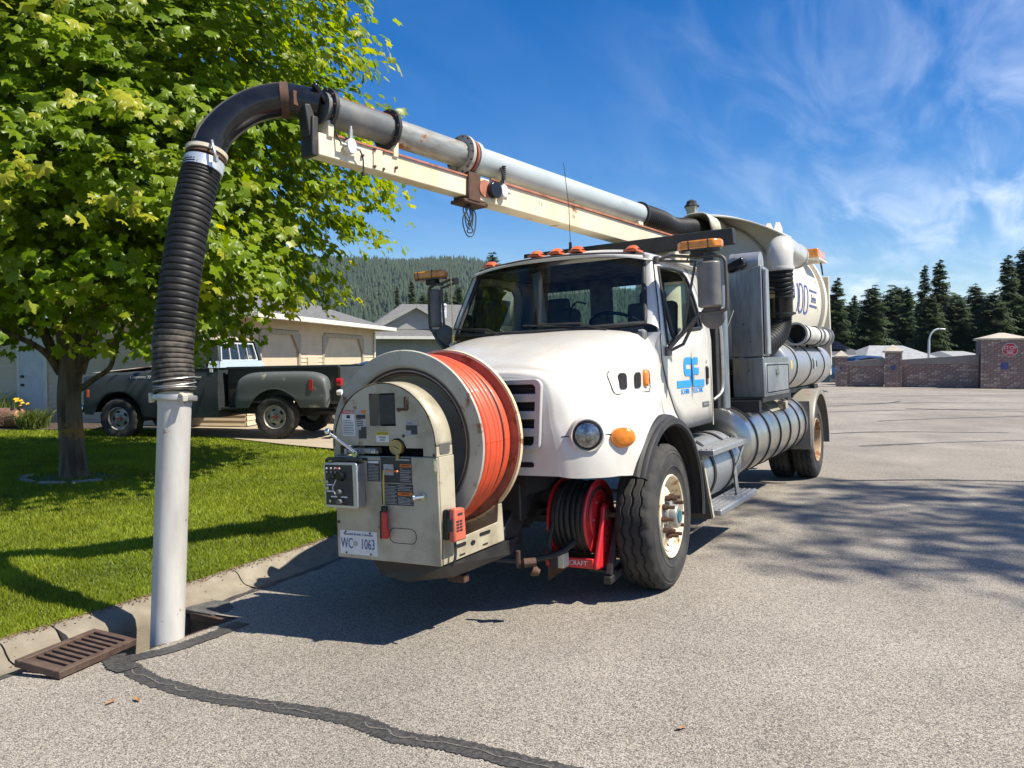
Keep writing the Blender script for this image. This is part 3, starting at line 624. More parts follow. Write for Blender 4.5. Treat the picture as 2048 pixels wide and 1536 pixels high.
limbs = [([tb, tp(141, 880), tp(137, 800), fork, tp(140, 660)], 0.158, 0.14),
         ([tp(140, 740), tp(128, 650), tp(120, 540, 0.4), tp(130, 380, 0.8), tp(160, 150, 1.0)], 0.13, 0.03),
         ([tp(135, 745), tp(100, 690), tp(82, 640), tp(30, 500, 0.5), tp(-60, 300, 0.8)], 0.085, 0.025),
         ([tp(120, 745), tp(85, 700, -0.3), tp(0, 657, -0.8), tp(-120, 600, -1.2)], 0.055, 0.02),
         ([tp(155, 745), tp(182, 670), tp(205, 600, -0.3), tp(240, 450, -0.3), tp(280, 260, 0.0)], 0.10, 0.025),
         ([tp(160, 725), tp(215, 690, -0.4), tp(290, 655, -0.9), tp(350, 600, -1.1)], 0.052, 0.02),
         ([tp(160, 778), tp(190, 757, -0.1), tp(220, 735, -0.3), tp(232, 695, -0.35), tp(248, 650, -0.5)], 0.042, 0.024),
         ([tp(145, 720), tp(165, 600, 0.8), tp(190, 450, 1.8), tp(260, 260, 2.4)], 0.08, 0.02)]
cc = V(-5.75, 11.1, 4.75)
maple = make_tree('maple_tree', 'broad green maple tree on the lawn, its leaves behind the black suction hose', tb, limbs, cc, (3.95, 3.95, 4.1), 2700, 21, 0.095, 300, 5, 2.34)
# the tree across the street, out of frame, whose shade lies on the road
rb = V(18.2, 3.2, -0.05)
rl = [([rb, rb+Vector((0, 0, 6)), rb+Vector((0.1, 0, 14)), rb+Vector((0, 0.1, 22))], 0.30, 0.05)]+[([rb+Vector((0, 0, 13+k*0.9)), rb+Vector((math.cos(k*2.4)*1.2, math.sin(k*2.4)*1.2, 14.2+k*0.9)), rb+Vector((math.cos(k*2.4)*2.8, math.sin(k*2.4)*2.8, 14.7+k*0.9))], 0.07, 0.015) for k in range(9)]
make_tree('street_tree', 'leafy tree standing across the street to the right', rb, rl, (rb.x, rb.y, 18.6), (3.6, 3.4, 3.4), 300, 14, 0.14, 0, 9, 12.6, gap=0.10, dens=0.5)

# low stone edging round the maple
st = thing('tree_ring', 'ring of pale edging stones round the maple trunk', 'edging', tb)
M('edging_stone', (0.40, 0.38, 0.32), 0.9, col2=(0.30, 0.28, 0.23), ns=6, bump=0.4)
for k in (5, 6, 7, 8):
    a = 2*PI*k/9+0.35; sb = MB(); c = Vector((math.cos(a)*0.62, math.sin(a)*0.58, 0.028)); sb.box(c, (0.11, 0.30+0.03*(k % 3), 0.07), (0, 0, a)); sb.build('edging_block', 'edging_stone', st, bevel=0.02)

# conifers -----------------------------------------------------------
def conifer_mesh(seed, H, Rb, kind):
    rg = np.random.default_rng(seed); co = []; fc = []; ti = []
    z = 0.09*H
    while z < 0.985*H:
        t = z/H; r0 = Rb*(1-t)**(0.8 if kind == 0 else 0.62)*(0.8+0.35*rg.random())+0.05*Rb
        nb = int(11+12*(1-t))
        for b in range(nb):
            a = rg.random()*6.283; zo = z; z = zo+rg.normal(0, 0.011*H); L_ = r0*(0.55+0.6*rg.random()); dz = -L_*(0.12+0.30*rg.random())+(0.25*L_ if t > 0.8 else 0)
            ca, sa = math.cos(a), math.sin(a); tt = rg.random(); segs = 7
            for q in range(segs):
                u = (q+0.4)/segs; cx = ca*L_*u; cy = sa*L_*u; cz = z+dz*u*u*1.2
                w = L_*0.30*(1.15-u)+0.16
                for sgn in (-1, 1):
                    k = len(co); jit = rg.normal(0, 0.05, 6)
                    co += [(cx, cy, cz+0.02), (cx+ca*w*0.5, cy+sa*w*0.5, cz-0.02), (cx+ca*w*0.7-sa*sgn*w*1.0+jit[0], cy+sa*w*0.7+ca*sgn*w*1.0+jit[1], cz-w*0.75+jit[2])]
                    fc.append((k, k+1, k+2)); ti.append(0.75*tt+0.25*u)
            z = zo
        z += H*(0.017+0.008*rg.random())
    return mesh_np('crown', np.array(co), np.array(fc, np.int32), np.array(ti), 'needles')
CON = []
for sd, Hh, Rb, kd in ((1, 15, 2.9, 0), (2, 15, 3.6, 1), (3, 15, 2.2, 0), (4, 15, 4.4, 1)):
    tk = MB(); tk.cyl((0, 0, -0.4), (0, 0, 15), 0.26, 0.02, 8); ob = tk.build('trunk', 'conifer_bark'); CON.append((conifer_mesh(sd, Hh, Rb, kd), ob.data)); bpy.data.objects.remove(ob)
def conifer(r_, a_, H, var, label, group, zb=-1.0, wide=1.0):
    p = V(r_, a_, zb); t = thing('conifer_tree', label, 'tree', p, (0, 0, random.random()*6), group); s_ = H/15
    for nm, me in zip(('crown', 'trunk'), CON[var]):
        o = bpy.data.objects.new(nm, me); COL.objects.link(o); o.parent = t; o.scale = (s_*wide, s_*wide, s_)
        if nm == 'crown': o['kind'] = 'stuff'
G1 = 'conifers behind the brick wall'
rows = [(1672, 565, 62, 0, 'dark conifer right behind the rear of the truck tank'), (1706, 600, 66, 2, 'slim conifer next to the one behind the truck tank'), (1742, 578, 62, 1, 'bushy conifer left of the street light'), (1785, 590, 70, 3, 'broad low conifer beside the street light'),
        (1812, 582, 66, 0, 'conifer directly behind the street light'), (1846, 540, 72, 2, 'taller twin conifer, the left of the tall pair'), (1876, 528, 72, 0, 'tallest conifer of the pair right of the street light'),
        (1858, 596, 60, 1, 'mid height conifer in front of the tall pair'), (1910, 598, 62, 3, 'broad conifer between the tall pair and the stop sign'), (1948, 574, 68, 1, 'pale conifer left of the stop sign pillar'), (1985, 590, 60, 3, 'dark bushy conifer behind the stop sign pillar'), (2012, 520, 62, 0, 'tall dark conifer above the stop sign pillar'), (2048, 500, 66, 1, 'very tall conifer at the right edge'), (2090, 530, 60, 2, 'conifer just beyond the right edge')]
for px, py, a, v, lb in rows:
    zt_ = 1.7+(712-py)/1650*a; conifer((px-1024)/1650*a, a, zt_+3.2, v, lb, G1, -2.9, 1.2)
BACK = ['back row conifer, %s from the left in the dense row behind the wall' % w for w in ('first', 'second', 'third', 'fourth', 'fifth', 'sixth', 'seventh', 'eighth', 'ninth', 'tenth', 'eleventh', 'twelfth', 'thirteenth', 'fourteenth', 'fifteenth', 'sixteenth')]
for k in range(16):   # the darker second row that closes the gaps
    px = 1630+k*31+random.uniform(-8, 8); a = 84+random.uniform(-6, 8); py = random.uniform(575, 618); conifer((px-1024)/1650*a, a, 1.7+(712-py)/1650*a+3.2, random.choice((1, 3, 3)), BACK[k], 'back row of conifers behind the wall', -2.9, 1.75)
G2 = 'conifers behind the grey roofs'
for px, py, a, v, lb in ((795, 573, 120, 2, 'small conifer left of the passenger mirror beacon'), (824, 562, 112, 0, 'conifer just left of the passenger mirror'), (846, 586, 118, 3, 'low bushy conifer beside the roof vent pipes'), (862, 578, 105, 1, 'conifer behind the roof vent pipes'), (893, 582, 108, 2, 'conifer right of the roof vent pipes'), (918, 570, 110, 1, 'conifer behind the cab corner'), (986, 506, 70, 3, 'treetop rising above the cab roof lights'), (1010, 540, 76, 1, 'tree hidden mostly by the cab roof')):
    conifer((px-1024)/1650*a, a, 1.7+(712-py)/1650*a, v, lb, G2, 0, 0.9)

# wooded hill far behind ------------------------------------------------
HT = [(-1100, 120), (-700, 132), (-420, 146), (-290, 148), (-200, 153), (-130, 155), (-85, 153), (-55, 146), (0, 128), (150, 105), (400, 60), (900, 20)]
def hz_(r_, a): return interp(r_, HT)*smooth01((a-450)/1000)*(1+0.04*math.sin(r_*0.02+a*0.011)) - 3*(1-smooth01((a-350)/200))
M('hill_soil', (0.09, 0.115, 0.035), 0.95, col2=(0.10, 0.11, 0.045), ns=0.02)
h = MB(); rs_ = np.linspace(-1150, 900, 60); as_ = np.linspace(420, 1750, 40)
for r_ in rs_:
    for a in as_: p = V(r_, a); h.v.append((p.x, p.y, hz_(r_, min(a, 1460)) if a < 1500 else hz_(r_, 1460)-(a-1500)*0.25))
for i in range(59):
    for j in range(39): h.f.append((i*40+j, (i+1)*40+j, (i+1)*40+j+1, i*40+j+1))
h.m = [0]*len(h.f); tag(h.build('hill', 'hill_soil', smooth=60, fix=False), kind='structure')
co = []; fc = []; ti = []; rg = np.random.default_rng(3); cnt = 0
while cnt < 30000:
    r_ = rg.uniform(-760, 260); a = 480+1010*rg.random()**0.7
    if -130 < r_ < -40 and a > 1330+0.35*abs(r_+60) and rg.random() < 0.93: continue     # the clearing near the top
    p = V(r_, a); z = hz_(r_, min(a, 1460)); H_ = rg.uniform(8, 17)*(0.8+0.35*rg.random()); R0 = H_*rg.uniform(0.16, 0.24); k = len(co); t_ = rg.random()
    n = 5; ph = rg.random()*6
    for q in range(n): co.append((p.x+R0*math.cos(ph+q*6.283/n), p.y+R0*math.sin(ph+q*6.283/n), z+0.12*H_))
    for q in range(n): co.append((p.x+R0*0.62*math.cos(ph+0.6+q*6.283/n), p.y+R0*0.62*math.sin(ph+0.6+q*6.283/n), z+0.45*H_))
    co.append((p.x, p.y, z+0.66*H_)); co.append((p.x, p.y, z+H_))
    for q in range(n): fc.append((k+q, k+(q+1) % n, k+10)); ti.append(t_); fc.append((k+5+q, k+5+(q+1) % n, k+11)); ti.append(t_)
    cnt += 1
o = bpy.data.objects.new('forest', mesh_np('forest', np.array(co), np.array(fc, np.int32), np.array(ti), 'forest_needles')); COL.objects.link(o); tag(o, 'dense conifer forest covering the far hill', 'forest', kind='stuff')

# ------------------------------------------------------------------ houses
def brick_like(name, c1, c2, mortar, w, hgt): pass
M('siding', (0.64, 0.53, 0.37), 0.6, col2=(0.58, 0.48, 0.335), ns=2.5, bump=0.08, bs=40)
M('siding_grey', (0.36, 0.355, 0.32), 0.65, col2=(0.31, 0.305, 0.275), ns=2)
M('trim_beige', (0.40, 0.35, 0.27), 0.6); M('soffit', (0.50, 0.46, 0.38), 0.7); M('gutter', (0.74, 0.71, 0.63), 0.4)
M('garage_panel', (0.62, 0.525, 0.375), 0.55, col2=(0.56, 0.475, 0.34), ns=2); M('door_white', (0.62, 0.64, 0.66), 0.5)
M('shingle', (0.105, 0.104, 0.102), 0.9, col2=(0.18, 0.177, 0.17), ns=9, stretch=(1, 1, 1), lo=0.35, hi=0.65, bump=0.8, bs=22)
M('shingle_pale', (0.26, 0.27, 0.27), 0.9, col2=(0.36, 0.37, 0.37), ns=5, bump=0.6, bs=12)
M('shingle_dark', (0.07, 0.07, 0.078), 0.9, col2=(0.11, 0.11, 0.115), ns=5, bump=0.5, bs=12)
M('solar', (0.012, 0.017, 0.035), 0.15, col2=(0.02, 0.026, 0.05), ns=3, coat=0.6)
M('brick', (0.47, 0.33, 0.265), 0.85, col2=(0.22, 0.15, 0.13), ns=5, lo=0.35, hi=0.6, bump=0.3)
M('brick_pale', (0.58, 0.46, 0.38), 0.85, col2=(0.30, 0.22, 0.18), ns=5, bump=0.3); M('brick_dark', (0.29, 0.205, 0.175), 0.85, col2=(0.25, 0.18, 0.155), ns=5, bump=0.3)
M('mortar', (0.17, 0.145, 0.125), 0.9, col2=(0.13, 0.11, 0.10)); M('cap_stone', (0.50, 0.44, 0.35), 0.8, col2=(0.42, 0.37, 0.29), ns=3); M('cap_band', (0.29, 0.255, 0.215), 0.8)
GD = V(0.143, 0.99).normalized(); GP = V(-0.99, 0.143).normalized()    # along the garage front, and away from the street
h0 = V(-6.0, 18.6, 0.0); ZB = 0.12; ZE = 2.60
house = thing('bungalow', 'beige lap sided bungalow with garage behind the pickup', 'house', h0)
def boards(p0, dirv, L_, z0, z1, nrm, parent, mat, exp=0.118, holes=()):
    "lap boards, each tilted a little so that its lower edge stands proud"
    d = dirv.normalized(); n = nrm.normalized(); z = z0; cache = {}
    while z < z1-0.02:
        hh = min(exp, z1-z); spans = [(0, L_)]
        for (a, b, za, zb) in holes:
            if z+hh > za+0.01 and z < zb-0.01:
                ns_ = []
                for s_, e_ in spans:
                    if b <= s_ or a >= e_: ns_.append((s_, e_)); continue
                    if a > s_: ns_.append((s_, a))
                    if b < e_: ns_.append((b, e_))
                spans = ns_
        for s_, e_ in spans:
            if e_-s_ < 0.03: continue
            key = (round(e_-s_, 3), round(hh, 3))
            if key not in cache:
                m = MB(); w = e_-s_
                m.add([n*0.022, d*w+n*0.022, d*w+n*0.004+Vector((0, 0, hh)), n*0.004+Vector((0, 0, hh)), Vector((0, 0, 0)), d*w], [(0, 1, 2, 3), (4, 5, 1, 0)])
                o = m.build('siding_board', mat, parent, smooth=0, fix=False); cache[key] = o
            else: o = dup(cache[key], parent)
            o.location = Vector(p0)+d*s_+Vector((0, 0, z))
        z += exp
zero = Vector((0, 0, 0))
core = MB()
LL = 13.0; GL = 9.4
def hp(s_, t_, z): return GD*s_+GP*t_+Vector((0, 0, z))       # s along garage front, t away from street
core.add([hp(0.02, 0.03, -0.4), hp(GL, 0.03, -0.4), hp(GL, LL, -0.4), hp(0.02, LL, -0.4), hp(0.02, 0.03, ZE+0.1), hp(GL, 0.03, ZE+0.1), hp(GL, LL, ZE+0.1), hp(0.02, LL, ZE+0.1)], [(0, 1, 5, 4), (1, 2, 6, 5), (2, 3, 7, 6), (3, 0, 4, 7)])
core.build('wall', 'siding', house, smooth=0)
# left wall (faces the camera): boards run along GP, broken by the side door
dpos = 4.98
boards(zero, GP, LL, ZB, ZE, -GD, house, 'siding', holes=((dpos-0.08, dpos+0.70, 0, 2.36),))
dr_ = MB(); dr_.add([hp(-0.005, dpos, 0.22), hp(-0.005, dpos+0.62, 0.22), hp(-0.005, dpos+0.62, 2.26), hp(-0.005, dpos, 2.26), hp(-0.045, dpos, 0.22), hp(-0.045, dpos+0.62, 0.22), hp(-0.045, dpos+0.62, 2.26), hp(-0.045, dpos, 2.26)], [(4, 5, 6, 7), (0, 4, 7, 3), (1, 2, 6, 5), (3, 7, 6, 2)])
door = dr_.build('door', 'door_white', house, bevel=0.006)
for zz in (1.02, 1.22): kb = MB(); kb.cyl(hp(-0.045, dpos+0.54, zz), hp(-0.10, dpos+0.54, zz), 0.034, n=10); kb.build('door_knob' if zz < 1.1 else 'deadbolt', 'black_metal', door)
cs_ = MB()
for a, b in ((-0.08, 0.0), (0.62, 0.70)): cs_.box(hp(-0.02, dpos+(a+b)/2, 1.26), (0.06, 0.08, 2.14), (0, 0, math.atan2(GD.y, GD.x)))
cs_.box(hp(-0.022, dpos+0.31, 2.31), (0.06, 0.86, 0.09), (0, 0, math.atan2(GD.y, GD.x))); cs_.build('door_frame', 'gutter', house)
# garage front with two chamfered door openings
GH = []
for s0, s1 in ((0.75, 2.95), (4.75, 8.1)): GH.append((s0, s1, 0.0, 2.24))
boards(zero, GD, GL, ZB, ZE, -GP, house, 'siding', holes=[(a, b, 0, 2.30) for a, b, _, _ in GH])
rz = math.atan2(GD.y, GD.x)
for s0, s1, _, zt_ in GH:
    gd = None
    for q in range(4):        # four sections of recessed panels
        z0 = 0.12+q*0.52; pn = MB(); pn.box(hp((s0+s1)/2, 0.20, z0+0.255), (s1-s0, 0.03, 0.505), (0, 0, rz)); sec = pn.build('garage_section', 'garage_panel', house, bevel=0.004)
        nc = 4 if s1-s0 > 2.5 else 3
        for c in range(nc):
            w = (s1-s0)/nc; ins = MB(); c0 = hp(s0+w*(c+0.5), 0.178, z0+0.255)
            ins.box(c0, (w-0.14, 0.02, 0.36), (0, 0, rz)); ins.build('raised_panel', 'garage_panel', sec, bevel=0.008)
    jb = MB()
    for sx in (s0-0.06, s1+0.06): jb.box(hp(sx, 0.09, 1.15), (0.12, 0.26, 2.26), (0, 0, rz))
    jb.box(hp((s0+s1)/2, 0.09, zt_+0.05), (s1-s0, 0.26, 0.11), (0, 0, rz))
    for sx, sg in ((s0, 1), (s1, -1)):
        A = [hp(sx, -0.04, zt_), hp(sx+sg*0.42, -0.04, zt_), hp(sx, -0.04, zt_-0.42)]; B = [p+GP*0.26 for p in A]; jb.add(A+B, [(0, 1, 2), (3, 5, 4), (0, 3, 4, 1), (1, 4, 5, 2), (2, 5, 3, 0)])
    jb.build('garage_surround', 'trim_beige', house, bevel=0.006)
mt_ = MB(); mt_.box(hp(3.85, -0.03, 1.2), (0.72, 0.05, 0.95), (0, 0, rz)); pl_ = mt_.build('meter_board', 'garage_panel', house)
for sx in (3.65, 4.05): q = MB(); q.cyl(hp(sx, -0.05, 1.28), hp(sx, -0.17, 1.28), 0.10, 0.08, 16); q.build('electric_meter', 'aluminium', pl_)
# hip roof with gutters
OV = 0.55; ez = ZE+0.02; pit = 0.36
def rp(s_, t_, z): return hp(s_, t_, z)
s0, s1, t0, t1 = -OV, GL+OV, -OV, LL+OV; hw = (s1-s0)/2; rz_ = ez+hw*pit
A, B, C_, D = rp(s0, t0, ez), rp(s1, t0, ez), rp(s1, t1, ez), rp(s0, t1, ez); E1, E2 = rp((s0+s1)/2, t0+hw, rz_), rp((s0+s1)/2, t1-hw*0.4, rz_)
ro = MB(); ro.add([A, B, C_, D, E1, E2], [(0, 1, 4), (1, 2, 5, 4), (2, 3, 5), (3, 0, 4, 5)]); roof = ro.build('roof', 'shingle', house, smooth=0)
so = MB(); so.add([A-Vector((0, 0, .03)), B-Vector((0, 0, .03)), C_-Vector((0, 0, .03)), D-Vector((0, 0, .03))], [(3, 2, 1, 0)]); so.build('soffit', 'soffit', house, smooth=0)
gt = MB(); 
for p, q in ((A, B), (D, A), (B, C_)): gt.bar(p-Vector((0, 0, 0.015))+(p-q).normalized()*0.06, q-Vector((0, 0, 0.015)), 0.11, 0.125)
gt.build('gutter', 'gutter', roof, bevel=0.012)
ds = MB(); ds.cyl(hp(9.25, -0.06, 0.2), hp(9.25, -0.06, 2.5), 0.04, n=8); ds.build('downpipe', 'gutter', house)

n0 = V(-6.2, 36.0, 0.0)
nb = thing('neighbour_house', 'grey sided house with gable and white roof vents beyond the garage', 'house', n0)
D2 = V(0.97, 0.24).normalized(); P2 = V(-0.24, 0.97).normalized()
def np_(s_, t_, z): return D2*s_+P2*t_+Vector((0, 0, z))
nw = MB(); nw.add([np_(0, 0, -0.5), np_(9, 0, -0.5), np_(9, 9, -0.5), np_(0, 9, -0.5), np_(0, 0, 2.55), np_(9, 0, 2.55), np_(9, 9, 2.55), np_(0, 9, 2.55)], [(0, 1, 5, 4), (1, 2, 6, 5), (2, 3, 7, 6), (3, 0, 4, 7)]); nw.build('wall', 'siding_grey', nb, smooth=0)
for k in range(17): q = MB(); z = 0.1+k*0.145; q.add([np_(0, -0.025, z), np_(9, -0.025, z), np_(9, -0.005, z+0.145), np_(0, -0.005, z+0.145), np_(0, 0, z), np_(9, 0, z)], [(0, 1, 2, 3), (4, 5, 1, 0)]); q.build('siding_board', 'siding_grey', nb, smooth=0)
nr = MB(); e = 2.55
nr.add([np_(-0.6, -0.6, e), np_(9.6, -0.6, e), np_(9.6, 9.6, e), np_(-0.6, 9.6, e), np_(1.9, 4.5, e+1.72), np_(7.0, 4.5, e+1.72)], [(0, 1, 5, 4), (1, 2, 5), (2, 3, 4, 5), (3, 0, 4)]); nroof = nr.build('roof', 'shingle', nb, smooth=0)
# cross gable with boarded front
ga = MB(); gs, gw, gzp = 2.05, 1.85, 0.98
ga.add([np_(gs-gw, 0.35, e+0.34), np_(gs+gw, 0.35, e+0.34), np_(gs, 0.35, e+0.34+gzp)], [(0, 1, 2)]); ga.build('gable', 'siding_grey', nb, smooth=0)
gr = MB(); gr.add([np_(gs-gw-0.2, 0.1, e+0.26), np_(gs, 0.1, e+0.42+gzp), np_(gs, 4.2, e+0.42+gzp), np_(gs-gw-0.2, 4.2, e+0.26)], [(0, 1, 2, 3)]); gr.add([np_(gs+gw+0.2, 0.1, e+0.26), np_(gs, 0.1, e+0.42+gzp), np_(gs, 4.2, e+0.42+gzp), np_(gs+gw+0.2, 4.2, e+0.26)], [(3, 2, 1, 0)]); gr.build('gable_roof', 'shingle', nb, smooth=0, solid=0.05, fix=False)
fa = MB(); fa.bar(np_(gs-gw-0.2, 0.09, e+0.22), np_(gs, 0.09, e+0.38+gzp), 0.03, 0.13); fa.bar(np_(gs, 0.09, e+0.38+gzp), np_(gs+gw+0.2, 0.09, e+0.22), 0.03, 0.13); fa.build('fascia', 'siding_grey', nb)
fg = MB(); fg.bar(np_(-0.6, -0.6, e-0.05), np_(9.6, -0.6, e-0.05), 0.12, 0.13); fg.build('gutter', 'gutter', nb)
M('vent_white', (0.72, 0.73, 0.74), 0.35, 0.3)
for s_, t_, hh in ((2.85, 1.6, 0.80), (3.5, 1.75, 0.58), (3.68, 2.3, 0.75)):
    vz = e+t_*0.33; q = MB(); q.cyl(np_(s_, t_, vz), np_(s_, t_, vz+hh), 0.09, n=12); q.cyl(np_(s_, t_, vz+hh+0.03), np_(s_, t_, vz+hh+0.12), 0.13, 0.05, 12); q.cyl(np_(s_, t_, vz+hh-0.02), np_(s_, t_, vz+hh+0.04), 0.06, n=10); q.cyl(np_(s_, t_, vz+0.02), np_(s_, t_, vz+0.10), 0.15, 0.10, 12); q.build('roof_vent', 'vent_white', nb)

# far roofs behind the brick wall
def far_house(name, label, r_, a, w, d, ez, rh, mat, hip=True, solar=False):
    p = V(r_, a, -2.6); t = thing(name, label, 'house', p); U = AX_R; W = AX_A
    f = lambda s_, q_, z: U*s_+W*q_+Vector((0, 0, z+2.6))
    b = MB(); b.add([f(-w/2, 0, -2.6), f(w/2, 0, -2.6), f(w/2, d, -2.6), f(-w/2, d, -2.6), f(-w/2, 0, ez), f(w/2, 0, ez), f(w/2, d, ez), f(-w/2, d, ez)], [(0, 1, 5, 4), (1, 2, 6, 5), (2, 3, 7, 6), (3, 0, 4, 7)]); b.build('wall', 'siding_grey', t, smooth=0)
    ins = w*0.24 if hip else 0
    rr_ = MB(); rr_.add([f(-w/2-.5, -.5, ez), f(w/2+.5, -.5, ez), f(w/2+.5, d+.5, ez), f(-w/2-.5, d+.5, ez), f(-w/2+ins, d/2, ez+rh), f(w/2-ins, d/2, ez+rh)], [(0, 1, 5, 4), (1, 2, 5), (2, 3, 4, 5), (3, 0, 4)]); ro_ = rr_.build('roof', mat, t, smooth=0, solid=0.1)
    gg = MB(); gg.bar(f(-w/2-.5, -.52, ez-.05), f(w/2+.5, -.52, ez-.05), .1, .14); gg.build('gutter', 'gutter', t)
    if solar:
        for k in range(3):
            q = MB(); a0 = -w/2+0.7+k*1.3; k0, k1 = 0.25, 0.85
            def g_(s_, v): return f(s_, -.5+v*(d/2+.5), ez+rh*v+0.14)
            q.add([g_(a0+k0*0.5, k0), g_(a0+1.38+k0*0.5, k0), g_(a0+1.38+k1*0.5, k1), g_(a0+k1*0.5, k1)], [(0, 1, 2, 3)]); q.build('solar_panel', 'solar', t, smooth=0, solid=0.05)
far_house('pale_roofed_house', 'pale grey hipped roof behind the brick wall by the street light', 25.8, 54.5, 4.4, 5, 1.42, 1.0, 'shingle_pale')
far_house('solar_roofed_house', 'dark roofed house with solar panels behind the left wall pillar', 21.6, 57, 5.6, 9, 1.75, 1.05, 'shingle_dark', True, True)
far_house('small_gabled_house', 'small pale roof peak just left of the stop sign pillar', 30.6, 55, 1.6, 5, 1.62, 0.42, 'shingle_pale', False)

# ------------------------------------------------------------------ brick gate wall
WB = []
for q, mt2 in enumerate(('brick', 'brick_pale', 'brick_dark', 'brick')):
    b = MB(); b.box((0, 0, 0), (0.288, 0.10, 0.098)); o = b.build('brick', mt2, smooth=0); WB.append(o.data); bpy.data.objects.remove(o)
WBH = []
for q, mt2 in enumerate(('brick', 'brick_pale', 'brick_dark', 'brick')):
    b = MB(); b.box((0, 0, 0), (0.138, 0.10, 0.098)); o = b.build('brick', mt2, smooth=0); WBH.append(o.data); bpy.data.objects.remove(o)
def lay(parent, o, e, L_, z0, z1, rotz):
    n = int((z1-z0)/0.11+0.5); e = e.normalized(); nr_ = Vector((e.y, -e.x, 0))
    for c in range(n):
        x = 0.0 if c % 2 == 0 else -0.15
        while x < L_-0.02:
            a = max(0, x); b = min(L_, x+0.30); half = (b-a) < 0.25
            if b-a > 0.08:
                ob = bpy.data.objects.new('brick', (WBH if half else WB)[random.choice((0, 0, 1, 2, 2, 3))]); COL.objects.link(ob); ob.parent = parent
                ob.location = o+e*((a+b)/2)+nr_*(random.uniform(-0.006, 0.006)-0.03)+Vector((0, 0, z0+c*0.11+0.055)); ob.rotation_euler = (0, 0, rotz); ob.scale.x = 1.0 if (b-a > 0.29 or half and abs(b-a-.15) < .02) else (b-a-0.012)/(0.138 if half else 0.288)
            x += 0.30
WA = rad(29.5)-rad(21); wd = Vector((math.cos(WA), math.sin(WA), 0)); wn_ = Vector((wd.y, -wd.x, 0))   # wn_ faces the street
def wallpt(px, a): return V((px-1024)/1650*a, a, 0.0)
def wall(name, label, p0, p1, h0_, h1_, bands=True):
    t = thing(name, label, 'wall', p0); d = p1-p0; L_ = d.length; e = d.normalized(); rz = math.atan2(e.y, e.x)
    c = MB(); c.box(e*L_/2+wn_*-0.13+Vector((0, 0, min(h0_, h1_)/2-0.05)), (L_, 0.22, min(h0_, h1_)-0.02), (0, 0, rz)); c.build('wall_core', 'mortar', t, smooth=0)
    lay(t, zero, e, L_, 0.02, min(h0_, h1_)-0.1, rz)
    cp = MB(); A_ = [zero+Vector((0, 0, h0_-0.15)), e*L_+Vector((0, 0, h0_-0.15)), e*L_+Vector((0, 0, h1_+0.16)), Vector((0, 0, h0_+0.08))]; nn = wn_*0.05
    vs = [p+nn for p in A_]+[p-wn_*0.30 for p in A_]; cp.add(vs, [(0, 1, 2, 3), (7, 6, 5, 4), (0, 4, 5, 1), (1, 5, 6, 2), (2, 6, 7, 3), (3, 7, 4, 0)]); cp.build('coping', 'cap_band', t, bevel=0.01)
    return t
def pillar(name, label, c, w, hgt, caph, plaque=None):
    t = thing(name, label, 'pillar', c); rz = math.atan2(wd.y, wd.x)
    k = MB(); k.box(Vector((0, 0, hgt/2-0.05))-wn_*0.0, (w-0.1, w-0.1, hgt-0.02), (0, 0, rz)); k.build('pillar_core', 'mortar', t, smooth=0)
    lay(t, wn_*(w/2)-wd*(w/2), wd, w, 0.02, hgt-0.08, rz)
    e2 = -wn_; lay(t, wd*(w/2)+wn_*(w/2), e2, w, 0.02, hgt-0.08, math.atan2(e2.y, e2.x))
    cpm = MB(); q = w/2+0.07; cor = [wd*a*q+wn_*b*q for a, b in ((-1, -1), (1, -1), (1, 1), (-1, 1))]
    vs = [p+Vector((0, 0, hgt-0.09)) for p in cor]+[p+Vector((0, 0, hgt)) for p in cor]+[p*0.10+Vector((0, 0, hgt+caph)) for p in cor]
    cpm.add(vs, [(3, 2, 1, 0)]+[(i, (i+1) % 4, 4+(i+1) % 4, 4+i) for i in range(4)]+[(4+i, 4+(i+1) % 4, 8+(i+1) % 4, 8+i) for i in range(4)]+[(8, 9, 10, 11)]); cpm.build('pillar_cap', 'cap_stone', t, bevel=0.01)
    if plaque: m = MB(); m.box(wn_*(w/2+0.035)+Vector((0, 0, plaque[0])), (plaque[1], 0.03, plaque[1]*1.05), (0, 0, rz)); m.build('plaque', 'navy_print', t)
    return t
AW = 46.5
pBig = wallpt(2001, 43.6); pMid = wallpt(1785, 46.0); pLeft = wallpt(1682, 47.2)
pillar('gate_pillar', 'tall brick gate pillar carrying the stop sign', pBig, 2.15, 2.62, 0.30, (1.18, 0.33))
pillar('gate_pillar', 'middle brick wall pillar with pale pyramid cap and dark plaque', pMid, 0.86, 1.98, 0.34, (1.05, 0.22))
pillar('gate_pillar', 'leftmost small brick pillar beside the truck tank', pLeft, 0.62, 1.70, 0.30, (1.0, 0.12))
wall('brick_wall', 'longer brick wall between middle pillar and stop sign pillar', pMid+wd*0.44+wn_*0.15, pBig-wd*1.08+wn_*0.4, 1.42, 1.62)
wall('brick_wall', 'short brick wall left of the middle pillar', pLeft+wd*0.32+wn_*0.1, pMid-wd*0.44+wn_*0.1, 1.30, 1.42)
pillar('gate_pillar', 'brick pillar at the far right edge', wallpt(2095, 42.2), 0.9, 2.2, 0.3)
